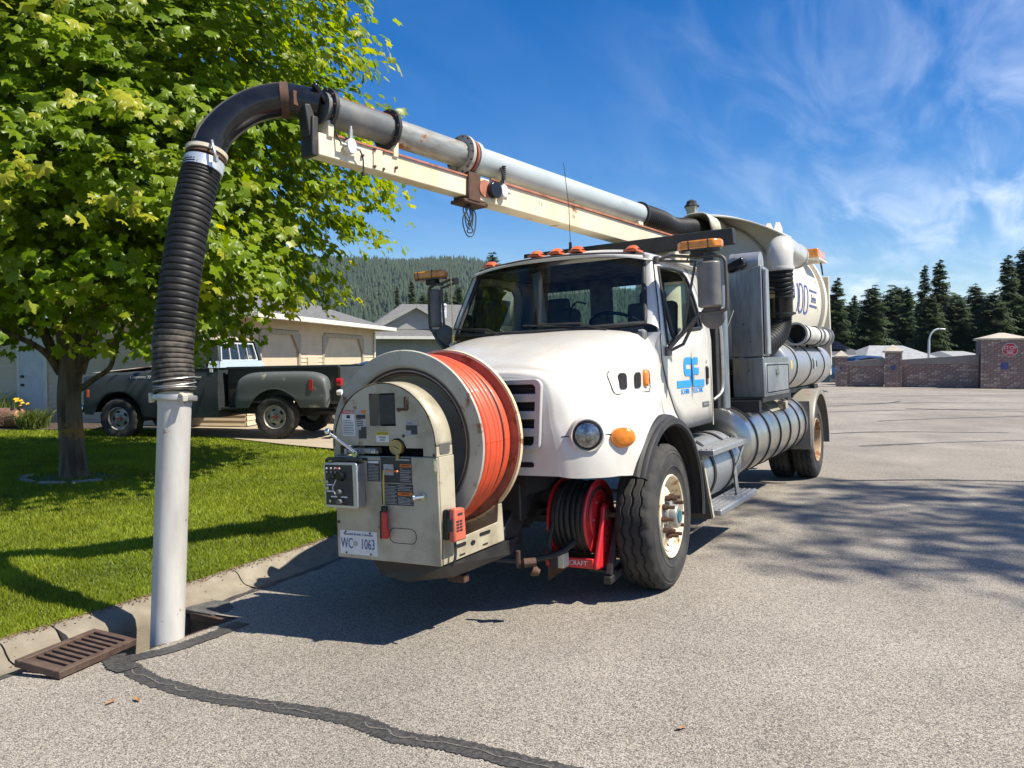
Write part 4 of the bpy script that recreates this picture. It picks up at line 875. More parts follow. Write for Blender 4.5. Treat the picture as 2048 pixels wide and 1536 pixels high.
# stop sign on the pillar
M('sign_red', (0.50, 0.02, 0.035), 0.4, col2=(0.44, 0.02, 0.03)); 
ss = thing('stop_sign', 'red octagonal stop sign fixed on the tall brick pillar', 'sign', pBig+wn_*1.11+Vector((0, 0, 2.02))+wd*0.22)
def octo(r_): return [(r_*math.cos(PI/8+k*PI/4), r_*math.sin(PI/8+k*PI/4)) for k in range(8)]
q = MB(); q.prism(octo(0.37), zero, wd, (0, 0, 1), wn_*0.02); q.build('sign_border', 'white_print', ss, smooth=0)
q = MB(); q.prism(octo(0.345), wn_*0.021, wd, (0, 0, 1), wn_*0.004); q.build('sign_plate', 'sign_red', ss, smooth=0)
txt('lettering', 'STOP', 0.26, wn_*0.029+Vector((0, 0, 0.10)), wd, (0, 0, 1), 'white_print', ss)
for k, w_ in enumerate((0.36, 0.26, 0.36)): q = MB(); q.box(wn_*0.028+Vector((0, 0, -0.06-k*0.075)), (w_, 0.004, 0.03), (0, 0, math.atan2(wd.y, wd.x))); q.build('small_print', 'white_print', ss)
# street light
M('lamp_metal', (0.60, 0.61, 0.61), 0.4, 0.3)
sl = thing('street_light', 'slim white street light with curved arm behind the wall', 'street light', V(833/1650*52, 52, -0.4))
q = MB(); q.tube([(0, 0, 0), (0, 0, 2.6), (0, 0, 3.05)]+[tuple(AX_R*(0.62*(1-math.cos(t)))+Vector((0, 0, 3.05+0.75*math.sin(t)))) for t in np.linspace(0.15, PI/2, 8)], [0.075]*2+[0.07]+[0.055]*8, 10); q.build('pole', 'lamp_metal', sl)
q = MB(); c = AX_R*0.80+Vector((0, 0, 3.79)); q.box(c, (0.42, 0.16, 0.09), (0, rad(4), YAW)); q.build('lamp_head', 'lamp_metal', sl, bevel=0.03)
# ------------------------------------------------------------------ the vacuum truck (local axes: X driver side, Y towards the tail, Z up; origin on the road below the front axle)
ROLL = rad(2.5)
TK = thing('vacuum_truck', 'large white vacuum truck parked at the kerb with boom out over the drain', 'truck', (-3.099, 5.80, -0.051), (0, -ROLL, 0))
X, Y, Z = Vector((1, 0, 0)), Vector((0, 1, 0)), Vector((0, 0, 1))
NP = 18
def rloop(pts, n):
    "closed loop resampled to n points by arc length"
    P = [Vector(p) for p in pts]; P.append(P[0]); L_ = [0]
    for a, b in zip(P[:-1], P[1:]): L_.append(L_[-1]+(b-a).length)
    out = []
    for i in range(n):
        s_ = L_[-1]*i/n; k = max(j for j in range(len(L_)) if L_[j] <= s_+1e-9); k = min(k, len(P)-2); f = (s_-L_[k])/(L_[k+1]-L_[k]+1e-12); out.append(P[k].lerp(P[k+1], f))
    return out
def rrect(x0, x1, z0, z1, r_, n=5):
    out = []
    for cx, cz, a in ((x1-r_, z1-r_, 0), (x0+r_, z1-r_, 90), (x0+r_, z0+r_, 180), (x1-r_, z0+r_, 270)):
        out += [(cx+r_*math.cos(rad(a+90*i/n)), cz+r_*math.sin(rad(a+90*i/n))) for i in range(n+1)]
    return out
def part(name, mat, mb, parent=TK, **k): return mb.build(name, mat, parent, **k)

# --- wheels
TYP = [(0.297, -0.10), (0.325, -0.126), (0.40, -0.142), (0.455, -0.14), (0.495, -0.128), (0.518, -0.115), (0.528, -0.100), (0.530, -0.072), (0.515, -0.068), (0.515, -0.058), (0.530, -0.054), (0.531, -0.012), (0.514, -0.007), (0.514, 0.007), (0.531, 0.012), (0.530, 0.054), (0.515, 0.058), (0.515, 0.068), (0.530, 0.072), (0.528, 0.100), (0.518, 0.115), (0.500, 0.127), (0.488, 0.133), (0.482, 0.130), (0.462, 0.141), (0.456, 0.137), (0.40, 0.143), (0.372, 0.139), (0.366, 0.143), (0.36, 0.137), (0.325, 0.126), (0.313, 0.124), (0.31, 0.118), (0.297, 0.10)]
def zz(i, j, r_, t_):
    if 7 <= j <= 18: t_ += 0.007*(1 if (i//3) % 2 else -1)
    if j in (5, 6, 19, 20) and (i % 6) < 2: r_ -= 0.010
    return r_, t_
tyre_me = MB().lathe(TYP, zero, X, 144, wob=zz)
def wheel(xc, y, sg, front, name='wheel'):
    w = bpy.data.objects.new(name, None); COL.objects.link(w); w.parent = TK; w.location = (xc, y, 0.525); w.scale = (sg, 1, 1); w.rotation_euler = (0, 0, rad(2.0) if front else 0)
    if hasattr(wheel, 'ty'): dup(wheel.ty, w)
    else: wheel.ty = tyre_me.build('tyre', 'tyre', w, smooth=35)
    if front:
        pr = [(0.297, -0.10), (0.306, 0.124), (0.300, 0.134), (0.290, 0.130), (0.281, 0.112), (0.272, 0.070), (0.255, 0.052), (0.235, 0.055), (0.19, 0.085), (0.175, 0.096), (0.11, 0.098)]
    else: pr = [(0.297, -0.10), (0.306, 0.124), (0.300, 0.134), (0.290, 0.130), (0.278, 0.105), (0.268, 0.03), (0.262, -0.04), (0.235, -0.075), (0.18, -0.085), (0.13, -0.085), (0.0, -0.085)]
    part('rim', 'rim_cream' if front else 'rim_rusty', MB().lathe(pr, zero, X, 48), w, smooth=35)
    if front:
        for k in range(5):
            a = 2*PI*k/5+0.3; h_ = MB(); c = Vector((0.0605, math.cos(a)*0.225, math.sin(a)*0.225)); tn = Vector((0.42, -math.cos(a)*0.0, 0)); rdv = Vector((0, math.cos(a), math.sin(a)))
            nrm = (X+rdv*0.6).normalized(); u = X.cross(rdv); q = nrm.cross(u).normalized()
            h_.prism([(0.032*math.cos(t), 0.021*math.sin(t)) for t in np.linspace(0, 2*PI, 13)[:-1]], c+nrm*0.004, u, q, nrm*0.003); part('hand_hole', 'dark_void', h_, w)
        hb = MB().lathe([(0.115, 0.095), (0.108, 0.125), (0.088, 0.13), (0.085, 0.170), (0.078, 0.182), (0.0, 0.183)], zero, X, 28); part('hub', 'galvanised', hb, w)
        cp = MB().lathe([(0.046, 0.183), (0.044, 0.190), (0.0, 0.192)], zero, X, 20); part('hub_cap', 'blue_glass', cp, w)
        for k in range(10):
            a = 2*PI*k/10; c = Vector((0.10, math.cos(a)*0.143, math.sin(a)*0.143)); n_ = MB(); n_.cyl(c, c+X*0.035, 0.023, n=6); n_.cyl(c+X*0.035, c+X*0.085, 0.0135, n=8); part('wheel_nut', 'rusty_steel', n_, w)
    else:
        part('hub', 'rusty_steel', MB().lathe([(0.10, -0.085), (0.095, 0.02), (0.08, 0.04), (0, 0.042)], zero, X, 20), w)
    return w
M('blue_glass', (0.03, 0.16, 0.20), 0.25, col2=(0.02, 0.12, 0.14))
wheel(1.05, 0.02, 1, True); wheel(-1.05, 0.02, -1, True)
for sg in (1, -1): wheel(sg*1.03, 6.4, sg, False); wheel(sg*0.70, 6.4, sg, False)

# --- chassis
ch = MB()
for sg in (1, -1): ch.box((sg*0.43, 3.5, 0.92), (0.09, 8.8, 0.27))
for y in (-0.82, 0.8, 2.2, 3.6, 5.0, 7.4): ch.box((0, y, 0.92), (0.78, 0.12, 0.2))
part('chassis', 'black_metal', ch)
ax = MB(); ax.cyl((-0.95, 0, 0.50), (0.95, 0, 0.50), 0.06); ax.box((0, 0, 0.5), (1.3, 0.14, 0.12)); ax.cyl((-0.9, 6.4, 0.525), (0.9, 6.4, 0.525), 0.12); ax.cyl((0, 6.1, 0.525), (0, 6.7, 0.525), 0.24, 0.2); ax.cyl((0, 0.9, 0.75), (0, 6.2, 0.56), 0.05)
for sg in (1, -1):
    for k in range(4): ax.box((sg*0.47, 0, 0.60+k*0.02), (0.09, 1.3-k*0.22, 0.018)); ax.box((sg*0.5, 6.4, 0.68+k*0.025), (0.1, 1.4-k*0.2, 0.022))
part('axle', 'black_metal', ax)
en = MB(); en.box((0, -0.1, 1.1), (0.7, 1.1, 0.7)); en.box((0, -0.75, 1.25), (0.95, 0.12, 0.7)); en.cyl((-0.3, -0.55, 0.62), (0.3, -0.55, 0.62), 0.13); en.box((0, -0.2, 0.68), (0.55, 0.9, 0.2)); part('engine', 'black_metal', en, bevel=0.02)
lh = MB()
for k in range(7):
    a = random.uniform(-0.5, 0.12); lh.tube(cr([(a-0.3, -1.05+random.uniform(0, .3), 0.75), (a-0.1, -0.95, 0.5+random.uniform(0, .2)), (a+0.15, -0.8, 0.55), (a+0.3, -0.55, 0.85)], 10), 0.014, 6)
lh.tube(cr([(0.1, -1.15, 0.42), (0.35, -0.9, 0.33), (0.65, -0.7, 0.38), (0.75, -0.45, 0.6)], 12), 0.02, 8)
part('hydraulic_line', 'rubber', lh)
fm = MB(); fm.box((-0.1, -0.86, 0.74), (1.06, 0.10, 0.26)); fm.box((0.05, -0.85, 0.5), (0.6, 0.2, 0.16)); fm.bar((-0.36, -1.02, 0.50), (-0.36, -0.6, 0.80), 0.07, 0.16); fm.bar((0.34, -1.02, 0.50), (0.34, -0.6, 0.80), 0.07, 0.16); part('front_crossmember', 'black_metal', fm, bevel=0.01)

# --- hood with fenders, one lofted skin
SEC = [  # y, then (x, z) from centre line to lower edge
 (0.42, [(0, 1.972), (0.35, 1.97), (0.64, 1.951), (0.866, 1.897), (0.97, 1.71), (0.985, 1.5), (1, 1.34), (1.02, 1.22), (1.03, 1.09)]),
 (0.1, [(0, 1.925), (0.35, 1.924), (0.62, 1.901), (0.834, 1.83), (0.952, 1.646), (0.975, 1.46), (1.03, 1.36), (1.1, 1.29), (1.14, 1.19)]),
 (-0.25, [(0, 1.845), (0.35, 1.842), (0.6, 1.816), (0.799, 1.74), (0.912, 1.576), (0.955, 1.43), (1.045, 1.355), (1.135, 1.28), (1.17, 1.15)]),
 (-0.545, [(0, 1.755), (0.34, 1.751), (0.58, 1.721), (0.759, 1.645), (0.862, 1.496), (0.925, 1.375), (1.03, 1.305), (1.13, 1.2), (1.175, 0.93)]),
 (-0.76, [(0, 1.685), (0.333, 1.681), (0.559, 1.651), (0.72, 1.585), (0.806, 1.446), (0.867, 1.33), (0.96, 1.255), (1.039, 1.14), (1.083, 0.915)]),
 (-0.885, [(0, 1.652), (0.344, 1.652), (0.573, 1.631), (0.716, 1.58), (0.786, 1.446), (0.826, 1.31), (0.883, 1.22), (0.941, 1.1), (0.969, 0.915)]),
 (-0.95, [(0, 1.628), (0.334, 1.629), (0.55, 1.611), (0.681, 1.565), (0.734, 1.436), (0.752, 1.3), (0.79, 1.2), (0.827, 1.08), (0.846, 0.918)]),
 (-0.97, [(0, 1.595), (0.323, 1.596), (0.524, 1.581), (0.65, 1.535), (0.695, 1.416), (0.706, 1.285), (0.729, 1.185), (0.748, 1.07), (0.757, 0.93)])]
rows_ = []
ysec = [s_[0] for s_ in SEC]
flat = [[c for p in s_[1] for c in p]+[s_[0]] for s_ in SEC]
NS = 64; NPf = 30
for v in cr(flat, NS):
    y = v[-1]; pr = [(v[2*i], v[2*i+1]) for i in range(9)]
    if abs(y) < 0.70:
        za = 0.53+math.sqrt(0.70**2-y*y)
        if za > pr[8][1]: pr[8] = (max(pr[8][0], 1.13), za)
        if pr[7][1] < za+0.02: pr[7] = (pr[7][0], za+0.02)
        if pr[6][1] < za+0.05: pr[6] = (pr[6][0], za+0.05)
        if pr[5][1] < pr[6][1]+0.03: pr[5] = (pr[5][0], pr[6][1]+0.035)
    rows_.append((y, cr(pr, NPf)))
hd = MB()
for y, pr in rows_:
    line = [(-p[0], y+0.0, p[1]) for p in reversed(pr[1:])]+[(p[0], y, p[1]) for p in pr]
    hd.v += line
W_ = 2*NPf+1
for i in range(len(rows_)-1):
    for j in range(W_-1): hd.f.append((i*W_+j, i*W_+j+1, (i+1)*W_+j+1, (i+1)*W_+j))
hd.f.append(tuple(range((len(rows_)-1)*W_, len(rows_)*W_)))
hd.m = [0]*len(hd.f)
hood = part('hood', 'white_paint', hd, smooth=48)
# hood/fender shut line and the ridge lines of the hood centre
def surf_x(y, z):
    "outer skin half width of the hood at y, z"
    k = min(range(len(rows_)), key=lambda i: abs(rows_[i][0]-y)); pr = rows_[k][1]; best = None
    for a, b in zip(pr[:-1], pr[1:]):
        if (a[1]-z)*(b[1]-z) <= 0 and abs(a[1]-b[1]) > 1e-6: f = (a[1]-z)/(a[1]-b[1]); best = a[0]+(b[0]-a[0])*f
    return best if best else pr[-1][0]
def surf_y(x, z):
    "front skin position for a given half width"
    lo_, hi_ = -0.97, 0.3
    for _ in range(30):
        m_ = (lo_+hi_)/2
        if surf_x(m_, z) < x: lo_ = m_
        else: hi_ = m_
    return hi_
def surf_n(y, z, sg=1):
    e = 0.03; fy = (surf_x(y+e, z)-surf_x(y-e, z))/(2*e); fz = (surf_x(y, z+e)-surf_x(y, z-e))/(2*e)
    return Vector((sg, -fy, -fz)).normalized()
gap = MB()
gap.tube([(surf_x(y, 1.19)+0.001, y, 1.19) for y in np.linspace(-0.955, -0.60, 14)], 0.0035, 5); part('shut_line', 'dark_void', gap, hood)
# grille
gx0, gx1, gz0, gz1, gy = -0.655, 0.655, 1.10, 1.575, -0.975
def gp(x, z): return Vector((x, gy, z))
go = [gp(a*(0.985 if b < 1.3 else 1.03), b) for a, b in rrect(gx0, gx1, gz0, gz1, 0.05)]; gi = [gp(a*(0.985 if b < 1.3 else 1.03), b) for a, b in rrect(gx0+0.045, gx1-0.045, gz0+0.035, gz1-0.035, 0.03)]
M('grille_frame', (0.46, 0.45, 0.43), 0.5, 0.0, col2=(0.40, 0.39, 0.37), ns=5)
grl = part('grille', 'grille_frame', MB().ring(go, gi, (0, -0.035, 0)), hood, bevel=0.006)
bk = MB(); bk.box((0, gy-0.004, (gz0+gz1)/2), (1.24, 0.006, 0.43)); part('radiator_screen', 'dark_void', bk, hood)
for k in range(3): b = MB(); z = gz0+0.122+k*0.114; b.box((0, gy-0.022, z), (1.26, 0.03, 0.054)); part('grille_bar', 'grille_frame', b, hood, bevel=0.008)
rm = MB()
for k in range(14): rm.box((0, gy-0.008, gz0+0.05+k*0.03), (1.22, 0.002, 0.004))
part('radiator_mesh', 'black_metal', rm, hood, smooth=0)
sv_ = MB(); sv_.prism(rrect(-0.58, 0.58, 0.985, 1.02, 0.015), (0, -0.968, 0), X, Z, (0, -0.006, 0)); part('lower_vent', 'dark_void', sv_, hood)
for sg in (1, -1):
    hx, hz_l = 0.920*sg, 1.195; hy = surf_y(0.920, 1.195); n1 = Vector((0.50*sg, -0.86, 0.0)).normalized(); c = Vector((hx, hy, hz_l))+n1*0.034
    u, w2, d_ = frame(n1)
    hl = part('headlight', 'headlamp', MB().lathe([(0.086, 0.012), (0.078, 0.024), (0.05, 0.034), (0.0, 0.038)], c, n1, 32), hood)
    part('headlight_bezel', 'white_paint', MB().lathe([(0.128, -0.10), (0.117, 0.004), (0.106, 0.016), (0.098, 0.012), (0.094, -0.02)], c, n1, 36), hl, smooth=40)
    part('headlight_gasket', 'black_plastic', MB().lathe([(0.095, -0.015), (0.094, 0.014), (0.086, 0.018), (0.084, 0.0)], c, n1, 36), hl, smooth=40)
    sy = surf_y(1.09, 1.163); n2 = (surf_n(sy, 1.163, sg)+Vector((0.2*sg, -0.55, 0))).normalized(); n2.z *= 0.3; n2.normalize(); c2 = Vector((1.09*sg, sy, 1.163))+n2*0.022; u = Z.cross(n2).normalized()
    sgm = MB(); segs = 32
    for (sc, t_) in ((1.0, -0.05), (0.985, 0.016), (0.9, 0.028), (0.5, 0.036), (0.0, 0.038)):
        sgm.v += [tuple(c2+u*0.086*sc*math.cos(2*PI*k/segs)+Z*0.068*sc*math.sin(2*PI*k/segs)+n2*t_) for k in range(segs)]
    for i in range(4):
        for k in range(segs): sgm.f.append((i*segs+k, i*segs+(k+1) % segs, (i+1)*segs+(k+1) % segs, (i+1)*segs+k))
    sgm.m = [0]*len(sgm.f); part('turn_signal', 'amber_lens', sgm, hood, smooth=50)
    # side vent plate with two mesh openings and a marker lamp
    def sp(y, z, off=0.0): return Vector((sg*(surf_x(y, z)+off), y, z))
    pl = rrect(-0.40, 0.20, 1.44, 1.605, 0.05); g_ = MB(); g_.tube([sp(a+0.12*(b-1.44), b, 0.002) for a, b in pl]+[sp(pl[0][0]+0.12*(pl[0][1]-1.44), pl[0][1], 0.002)], 0.0034, 5); part('vent_outline', 'dark_void', g_, hood)
    for y0 in (-0.24, -0.02):
        q = [sp(a+0.25*(b-1.5), b, 0.010) for a, b in rrect(y0-0.05, y0+0.05, 1.475, 1.59, 0.028)]; vv = MB(); cen = sum(q, Vector())/len(q); vv.add(q+[cen], [(i, (i+1) % len(q), len(q)) for i in range(len(q))]); part('side_vent', 'dark_void', vv, hood, smooth=0)
    q = MB()
    for t_, sc in ((0.0, 1.0), (0.018, 0.95), (0.028, 0.6)):
        q.v += [tuple(sp(0.125+0.036*sc*a+0.1*0.07*b, 1.545+0.066*sc*b, t_)) for a, b in rrect(-1, 1, -1, 1, 0.6, 3)]
    nq = 16
    for i in range(2):
        for k in range(nq): q.f.append((i*nq+k, i*nq+(k+1) % nq, (i+1)*nq+(k+1) % nq, (i+1)*nq+k))
    q.f.append(tuple(range(2*nq, 3*nq))); q.m = [0]*len(q.f); part('marker_light', 'amber_lens', q, hood, smooth=60)
    # rubber wheel arch flare and mud flap
    fl = MB(); angs = [rad(a) for a in np.linspace(150, -8, 40)]
    prf = [(-0.04, 0.66), (-0.03, 0.735), (0.02, 0.748), (0.045, 0.730), (0.065, 0.732), (0.085, 0.746), (0.12, 0.742), (0.14, 0.722), (0.155, 0.724), (0.178, 0.712), (0.185, 0.675), (0.17, 0.66), (0.15, 0.70), (0.0, 0.69)]
    for a in angs:
        fl.v += [(sg*(1.06+px_*0.92), math.cos(a)*r_, 0.53+math.sin(a)*r_) for px_, r_ in prf]
    kq = len(prf)
    for i in range(len(angs)-1):
        for j in range(kq-1): fl.f.append((i*kq+j, i*kq+j+1, (i+1)*kq+j+1, (i+1)*kq+j))
    fl.m = [0]*len(fl.f); part('wheel_arch_flare', 'rubber', fl, hood, smooth=40)
    mf = MB(); mf.grid(lambda u_, v_: (sg*(0.90+0.32*u_), 0.70+0.13*v_+0.12*v_*v_*0.6, 0.86-0.50*v_), 6, 8); part('mud_flap', 'rubber', mf, solid=0.012, fix=False)
    wl_ = MB(); wl_.grid(lambda u_, v_: (sg*(0.86+0.28*u_), 0.69*math.cos(rad(140-135*v_)), 0.53+0.69*math.sin(rad(140-135*v_))), 3, 24); part('wheel_well', 'dark_void', wl_, solid=0.01, fix=False)

# --- cab
def cx_(z): return 1.0 if z < 1.88 else 1.0-0.145*((z-1.88)/0.68)**1.2
DO = [(0.68, 2.515), (1.05, 2.535), (1.44, 2.53), (1.60, 2.47), (1.68, 2.30), (1.74, 1.95), (1.78, 1.5), (1.79, 1.10), (1.40, 1.095), (0.95, 1.095), (0.72, 1.24), (0.55, 1.45), (0.43, 1.66), (0.42, 1.86), (0.50, 2.10)]
DW = [(0.735, 2.445), (1.05, 2.465), (1.36, 2.462), (1.47, 2.40), (1.525, 2.22), (1.565, 2.0), (1.555, 1.965), (1.25, 1.945), (1.02, 1.93), (0.86, 1.86), (0.70, 1.80), (0.60, 1.80), (0.545, 1.85), (0.555, 1.95), (0.63, 2.18)]
def sidepart(sg, outer, inner, n, off=0.0):
    o_ = rloop([(0, a, b) for a, b in outer], n); i_ = rloop([(0, a, b) for a, b in inner], n)
    m = MB(); lay_ = 5
    for k in range(lay_+1):
        f = k/lay_; m.v += [(sg*(cx_(o_[i].lerp(i_[i], f).z)+off), o_[i].lerp(i_[i], f).y, o_[i].lerp(i_[i], f).z) for i in range(n)]
    for k in range(lay_):
        for i in range(n): m.f.append((k*n+i, k*n+(i+1) % n, (k+1)*n+(i+1) % n, (k+1)*n+i))
    m.m = [0]*len(m.f); return m
for sg in (1, -1):
    dm = sidepart(sg, DO, DW, 60, 0.004); door = part('door', 'white_paint', dm, smooth=60, solid=-0.02*sg*0+0.03)
    # window seal, glass with a tilted divider
    sl_ = [Vector((sg*(cx_(b)+0.008), a, b)) for a, b in DW]; sl_ = rloop(sl_, 48); m = MB(); m.tube(sl_+[sl_[0]], 0.013, 6); part('window_seal', 'rubber', m, door)
    gm = MB(); q = [Vector((sg*(cx_(b)-0.012), a, b)) for a, b in ((0.60, 1.82), (0.70, 1.82), (0.80, 1.86), (0.92, 1.9), (0.745, 2.43))]; q = [Vector((sg*(cx_(1.80)-0.012), 0.58, 1.82)), Vector((sg*(cx_(1.8)-0.012), 0.80, 1.83)), Vector((sg*(cx_(2.43)-0.012), 0.755, 2.43)), Vector((sg*(cx_(2.2)-0.012), 0.65, 2.18)), Vector((sg*(cx_(1.95)-0.012), 0.57, 1.95))]
    gm.add(q, [(0, 1, 2, 3, 4)]); part('vent_glass', 'side_glass', gm, door, smooth=0)
    if sg < 0:
        gq = MB(); gq.add([Vector((sg*(cx_(b)-0.014), a, b)) for a, b in ((0.80, 1.86), (1.02, 1.93), (1.56, 1.97), (1.52, 2.25), (1.45, 2.42), (1.05, 2.46), (0.755, 2.44))], [(0, 1, 2, 3, 4, 5, 6)]); part('window_glass', 'side_glass', gq, door, smooth=0)
    m = MB(); m.bar((sg*(cx_(1.82)-0.004), 0.80, 1.82), (sg*(cx_(2.44)-0.004), 0.745, 2.44), 0.02, 0.022); part('window_divider', 'black_plastic', m, door)
    # shut line, body corner behind the door, handle, badge
    ol = [Vector((sg*(cx_(b)+0.003), a, b)) for a, b in DO]; ol = rloop(ol, 60); m = MB(); m.tube(ol+[ol[0]], 0.0042, 5); part('shut_line', 'dark_void', m, door)
    hb_ = MB(); hb_.prism(rrect(-0.028, 0.028, -0.085, 0.085, 0.02), (sg*1.006, 1.63, 1.535), Y, Z, (sg*0.008, 0, 0)); hn = part('door_handle', 'black_plastic', hb_, door, bevel=0.003)
    hb_ = MB(); hb_.box((sg*1.02, 1.632, 1.555), (0.014, 0.022, 0.10)); part('handle_lever', 'grey_plastic', hb_, door, bevel=0.004)
    kl = MB(); kl.cyl((sg*1.0, 1.635, 1.66), (sg*1.010, 1.635, 1.66), 0.016, n=12); part('lock', 'chrome', kl, door)
    bd = MB(); bd.box((sg*1.008, 1.57, 1.275), (0.008, 0.20, 0.045)); part('badge', 'grey_plastic', bd, door, bevel=0.003)
    bd = MB()
    for k in range(5): bd.box((sg*1.0135, 1.50+k*0.035, 1.275), (0.003, 0.022, 0.012))
    part('badge_mark', 'grey_print', bd, door)
    # rear quarter of the cab shell
    qm = MB(); zs = np.linspace(1.07, 2.53, 14)
    for z in zs:
        yd = interp(z, [(1.09, 1.80), (1.5, 1.79), (1.95, 1.75), (2.30, 1.69), (2.47, 1.61), (2.53, 1.50)])
        qm.v += [(sg*cx_(z), yd, z), (sg*cx_(z), max(yd, 1.83), z), (sg*(cx_(z)-0.02), 1.87, z), (sg*(cx_(z)-0.07), 1.90, z)]
    for i in range(13):
        for j in range(3): qm.f.append((i*4+j, i*4+j+1, (i+1)*4+j+1, (i+1)*4+j))
    qm.m = [0]*len(qm.f); part('cab_corner', 'white_paint', qm, smooth=50)
    # windscreen pillar
    pm = MB(); 
    def ap(u_, v_):
        b = Vector((sg*0.885, 0.40, 1.975)).lerp(Vector((sg*0.785, 0.685, 2.555)), v_); zz_ = 1.90+0.615*v_; yb = interp(zz_, [(1.86, 0.42), (2.10, 0.50), (2.515, 0.68)])
        e_ = Vector((sg*(cx_(zz_)-0.001), yb+0.035, zz_)); p = b.lerp(e_, u_); p += Vector((sg*0.022, -0.022, 0.012))*math.sin(u_*PI); return tuple(p)
    pm.grid(ap, 6, 12); part('windscreen_pillar', 'white_paint', pm, smooth=60)
    # cowl side between hood and door
    cw = MB(); cw.grid(lambda u_, v_: (sg*(surf_x(0.40, 1.09+0.81*v_)*(1-u_)+1.002*u_-0.004*math.sin(u_*PI)), 0.40*(1-u_)+u_*interp(1.09+0.81*v_, [(1.09, 0.96), (1.24, 0.725), (1.45, 0.555), (1.66, 0.435), (1.90, 0.43)]), 1.09+0.81*v_), 8, 16); part('cowl', 'white_paint', cw, smooth=60)
def wsf(u_, v_, off=0.0):
    x = -1+2*u_; hwid = 0.887-0.102*v_; yb = 0.40+0.285*v_; bul = (0.20-0.05*v_)*(1-x*x)
    return (x*hwid, yb-bul-off, 1.975+0.578*v_-0.03*(1-x*x)*(1-v_)+0.035*(1-x*x)*v_)
rf = MB()
def rfn(u_, v_):
    x = -1+2*u_; yy = 0.60+1.30*v_; edge = 0.925-0.10*(1-smooth01(v_*5))-0.02*smooth01((v_-0.85)/0.15)
    zc_ = 2.56+0.10*(1-abs(x)**3.2)*smooth01(0.35+v_*3.0)*(1-0.25*smooth01((v_-0.8)/0.2)) - 0.03*abs(x)**4
    y2 = yy-0.09*(1-x*x)*(1-v_)**3
    return (x*edge, y2, zc_-0.028*(1-smooth01(v_*8)))
rf.grid(rfn, 28, 20); part('roof', 'white_paint', rf, smooth=60, fix=False)
br = MB(); br.grid(lambda u_, v_: tuple(Vector(wsf(u_, 1.0)).lerp(Vector(rfn(u_, 0.0)), v_)+Vector((0, -0.022*math.sin(v_*PI)-0.010*(1-v_), 0.010*math.sin(v_*PI)))), 28, 4)
part('roof_brow', 'white_paint', br, smooth=60, fix=False)
for sg in (1, -1):
    ed_ = MB(); ed_.grid(lambda u_, v_: tuple(Vector(rfn(1 if sg > 0 else 0, v_)).lerp(Vector((sg*cx_(2.50), 0.66+1.2*v_, 2.50)), u_)+Vector((sg*0.02*math.sin(u_*PI), 0, 0))), 4, 12)
    part('roof_side', 'white_paint', ed_, smooth=60)
part('windscreen', 'windscreen', MB().grid(lambda a, b: wsf(a, b), 24, 10), smooth=60, fix=False)
se = MB(); lp = [wsf(t, 0) for t in np.linspace(0, 1, 20)]+[wsf(1, t) for t in np.linspace(0.08, 0.92, 8)]+[wsf(1-t, 1) for t in np.linspace(0, 1, 20)]+[wsf(0, 1-t) for t in np.linspace(0.08, 0.92, 8)]
se.tube(lp+[lp[0]], 0.022, 8); part('windscreen_seal', 'rubber', se, smooth=60)
cwl = MB(); cwl.grid(lambda u_, v_: tuple(Vector(wsf(u_, 0)).lerp(Vector(((-1+2*u_)*0.88, 0.36-0.17*(1-(-1+2*u_)**2), 1.90)), v_)+Vector((0, -0.02*v_, 0))), 24, 3); part('cowl_panel', 'black_plastic', cwl, smooth=60)
for x0, x1 in ((0.62, 0.05), (-0.28, -0.78)):
    a0 = Vector(wsf((x0/0.887+1)/2, 0.0, 0.03)); a1 = Vector(wsf((x1/0.887+1)/2, 0.10, 0.03)); m = MB(); m.tube([a0+Vector((0, -0.02, -0.03)), a0.lerp(a1, 0.4)+Vector((0, -0.02, 0.02)), a1], [0.012, 0.01, 0.006], 6); wp = part('wiper', 'black_metal', m)
    b = MB(); b0 = Vector(wsf(((x1+0.28)/0.887+1)/2, 0.045, 0.022)); b1 = Vector(wsf(((x1-0.16)/0.887+1)/2, 0.10, 0.022)); b.tube([b0, b0.lerp(b1, 0.5)+Vector((0, -0.015, 0)), b1], 0.008, 6); part('wiper_blade', 'rubber', b, wp)
# cab back wall with two windows
bw = MB(); OB = [(-0.93, 1.07), (0.93, 1.07), (0.93, 1.9), (0.86, 2.45), (0.78, 2.56), (-0.78, 2.56), (-0.86, 2.45), (-0.93, 1.9)]
def hole_panel(m, outer, holes_x):
    xs_ = [-0.93]+[v for a, b in holes_x for v in (a, b)]+[0.93]
    z0, z1 = 1.93, 2.44
    m.box((0, 1.90, (1.07+z0)/2), (1.86, 0.02, z0-1.07)); m.box((0, 1.90, (z1+2.56)/2), (1.68, 0.02, 2.56-z1))
    for k in range(0, len(xs_), 2): m.box(((xs_[k]+xs_[k+1])/2, 1.90, (z0+z1)/2), (xs_[k+1]-xs_[k], 0.02, z1-z0))
hole_panel(bw, OB, [(-0.76, -0.24), (0.0, 0.44), (0.54, 0.82)]); part('cab_back', 'cab_trim', bw, smooth=0)
gb = MB(); gb.box((0, 1.905, 2.155), (1.56, 0.004, 0.52)); part('rear_window', 'side_glass', gb, smooth=0)
it = MB(); it.box((0, 1.2, 1.12), (1.88, 1.4, 0.05)); part('cab_floor', 'cab_trim', it)
it = MB(); it.prism([(0.36, 1.30), (0.62, 1.45), (0.66, 1.82), (0.50, 1.90), (0.34, 1.93), (0.30, 1.5)], (-0.9, 0, 0), Y, Z, (1.8, 0, 0)); part('dashboard', 'cab_trim', it, bevel=0.02)
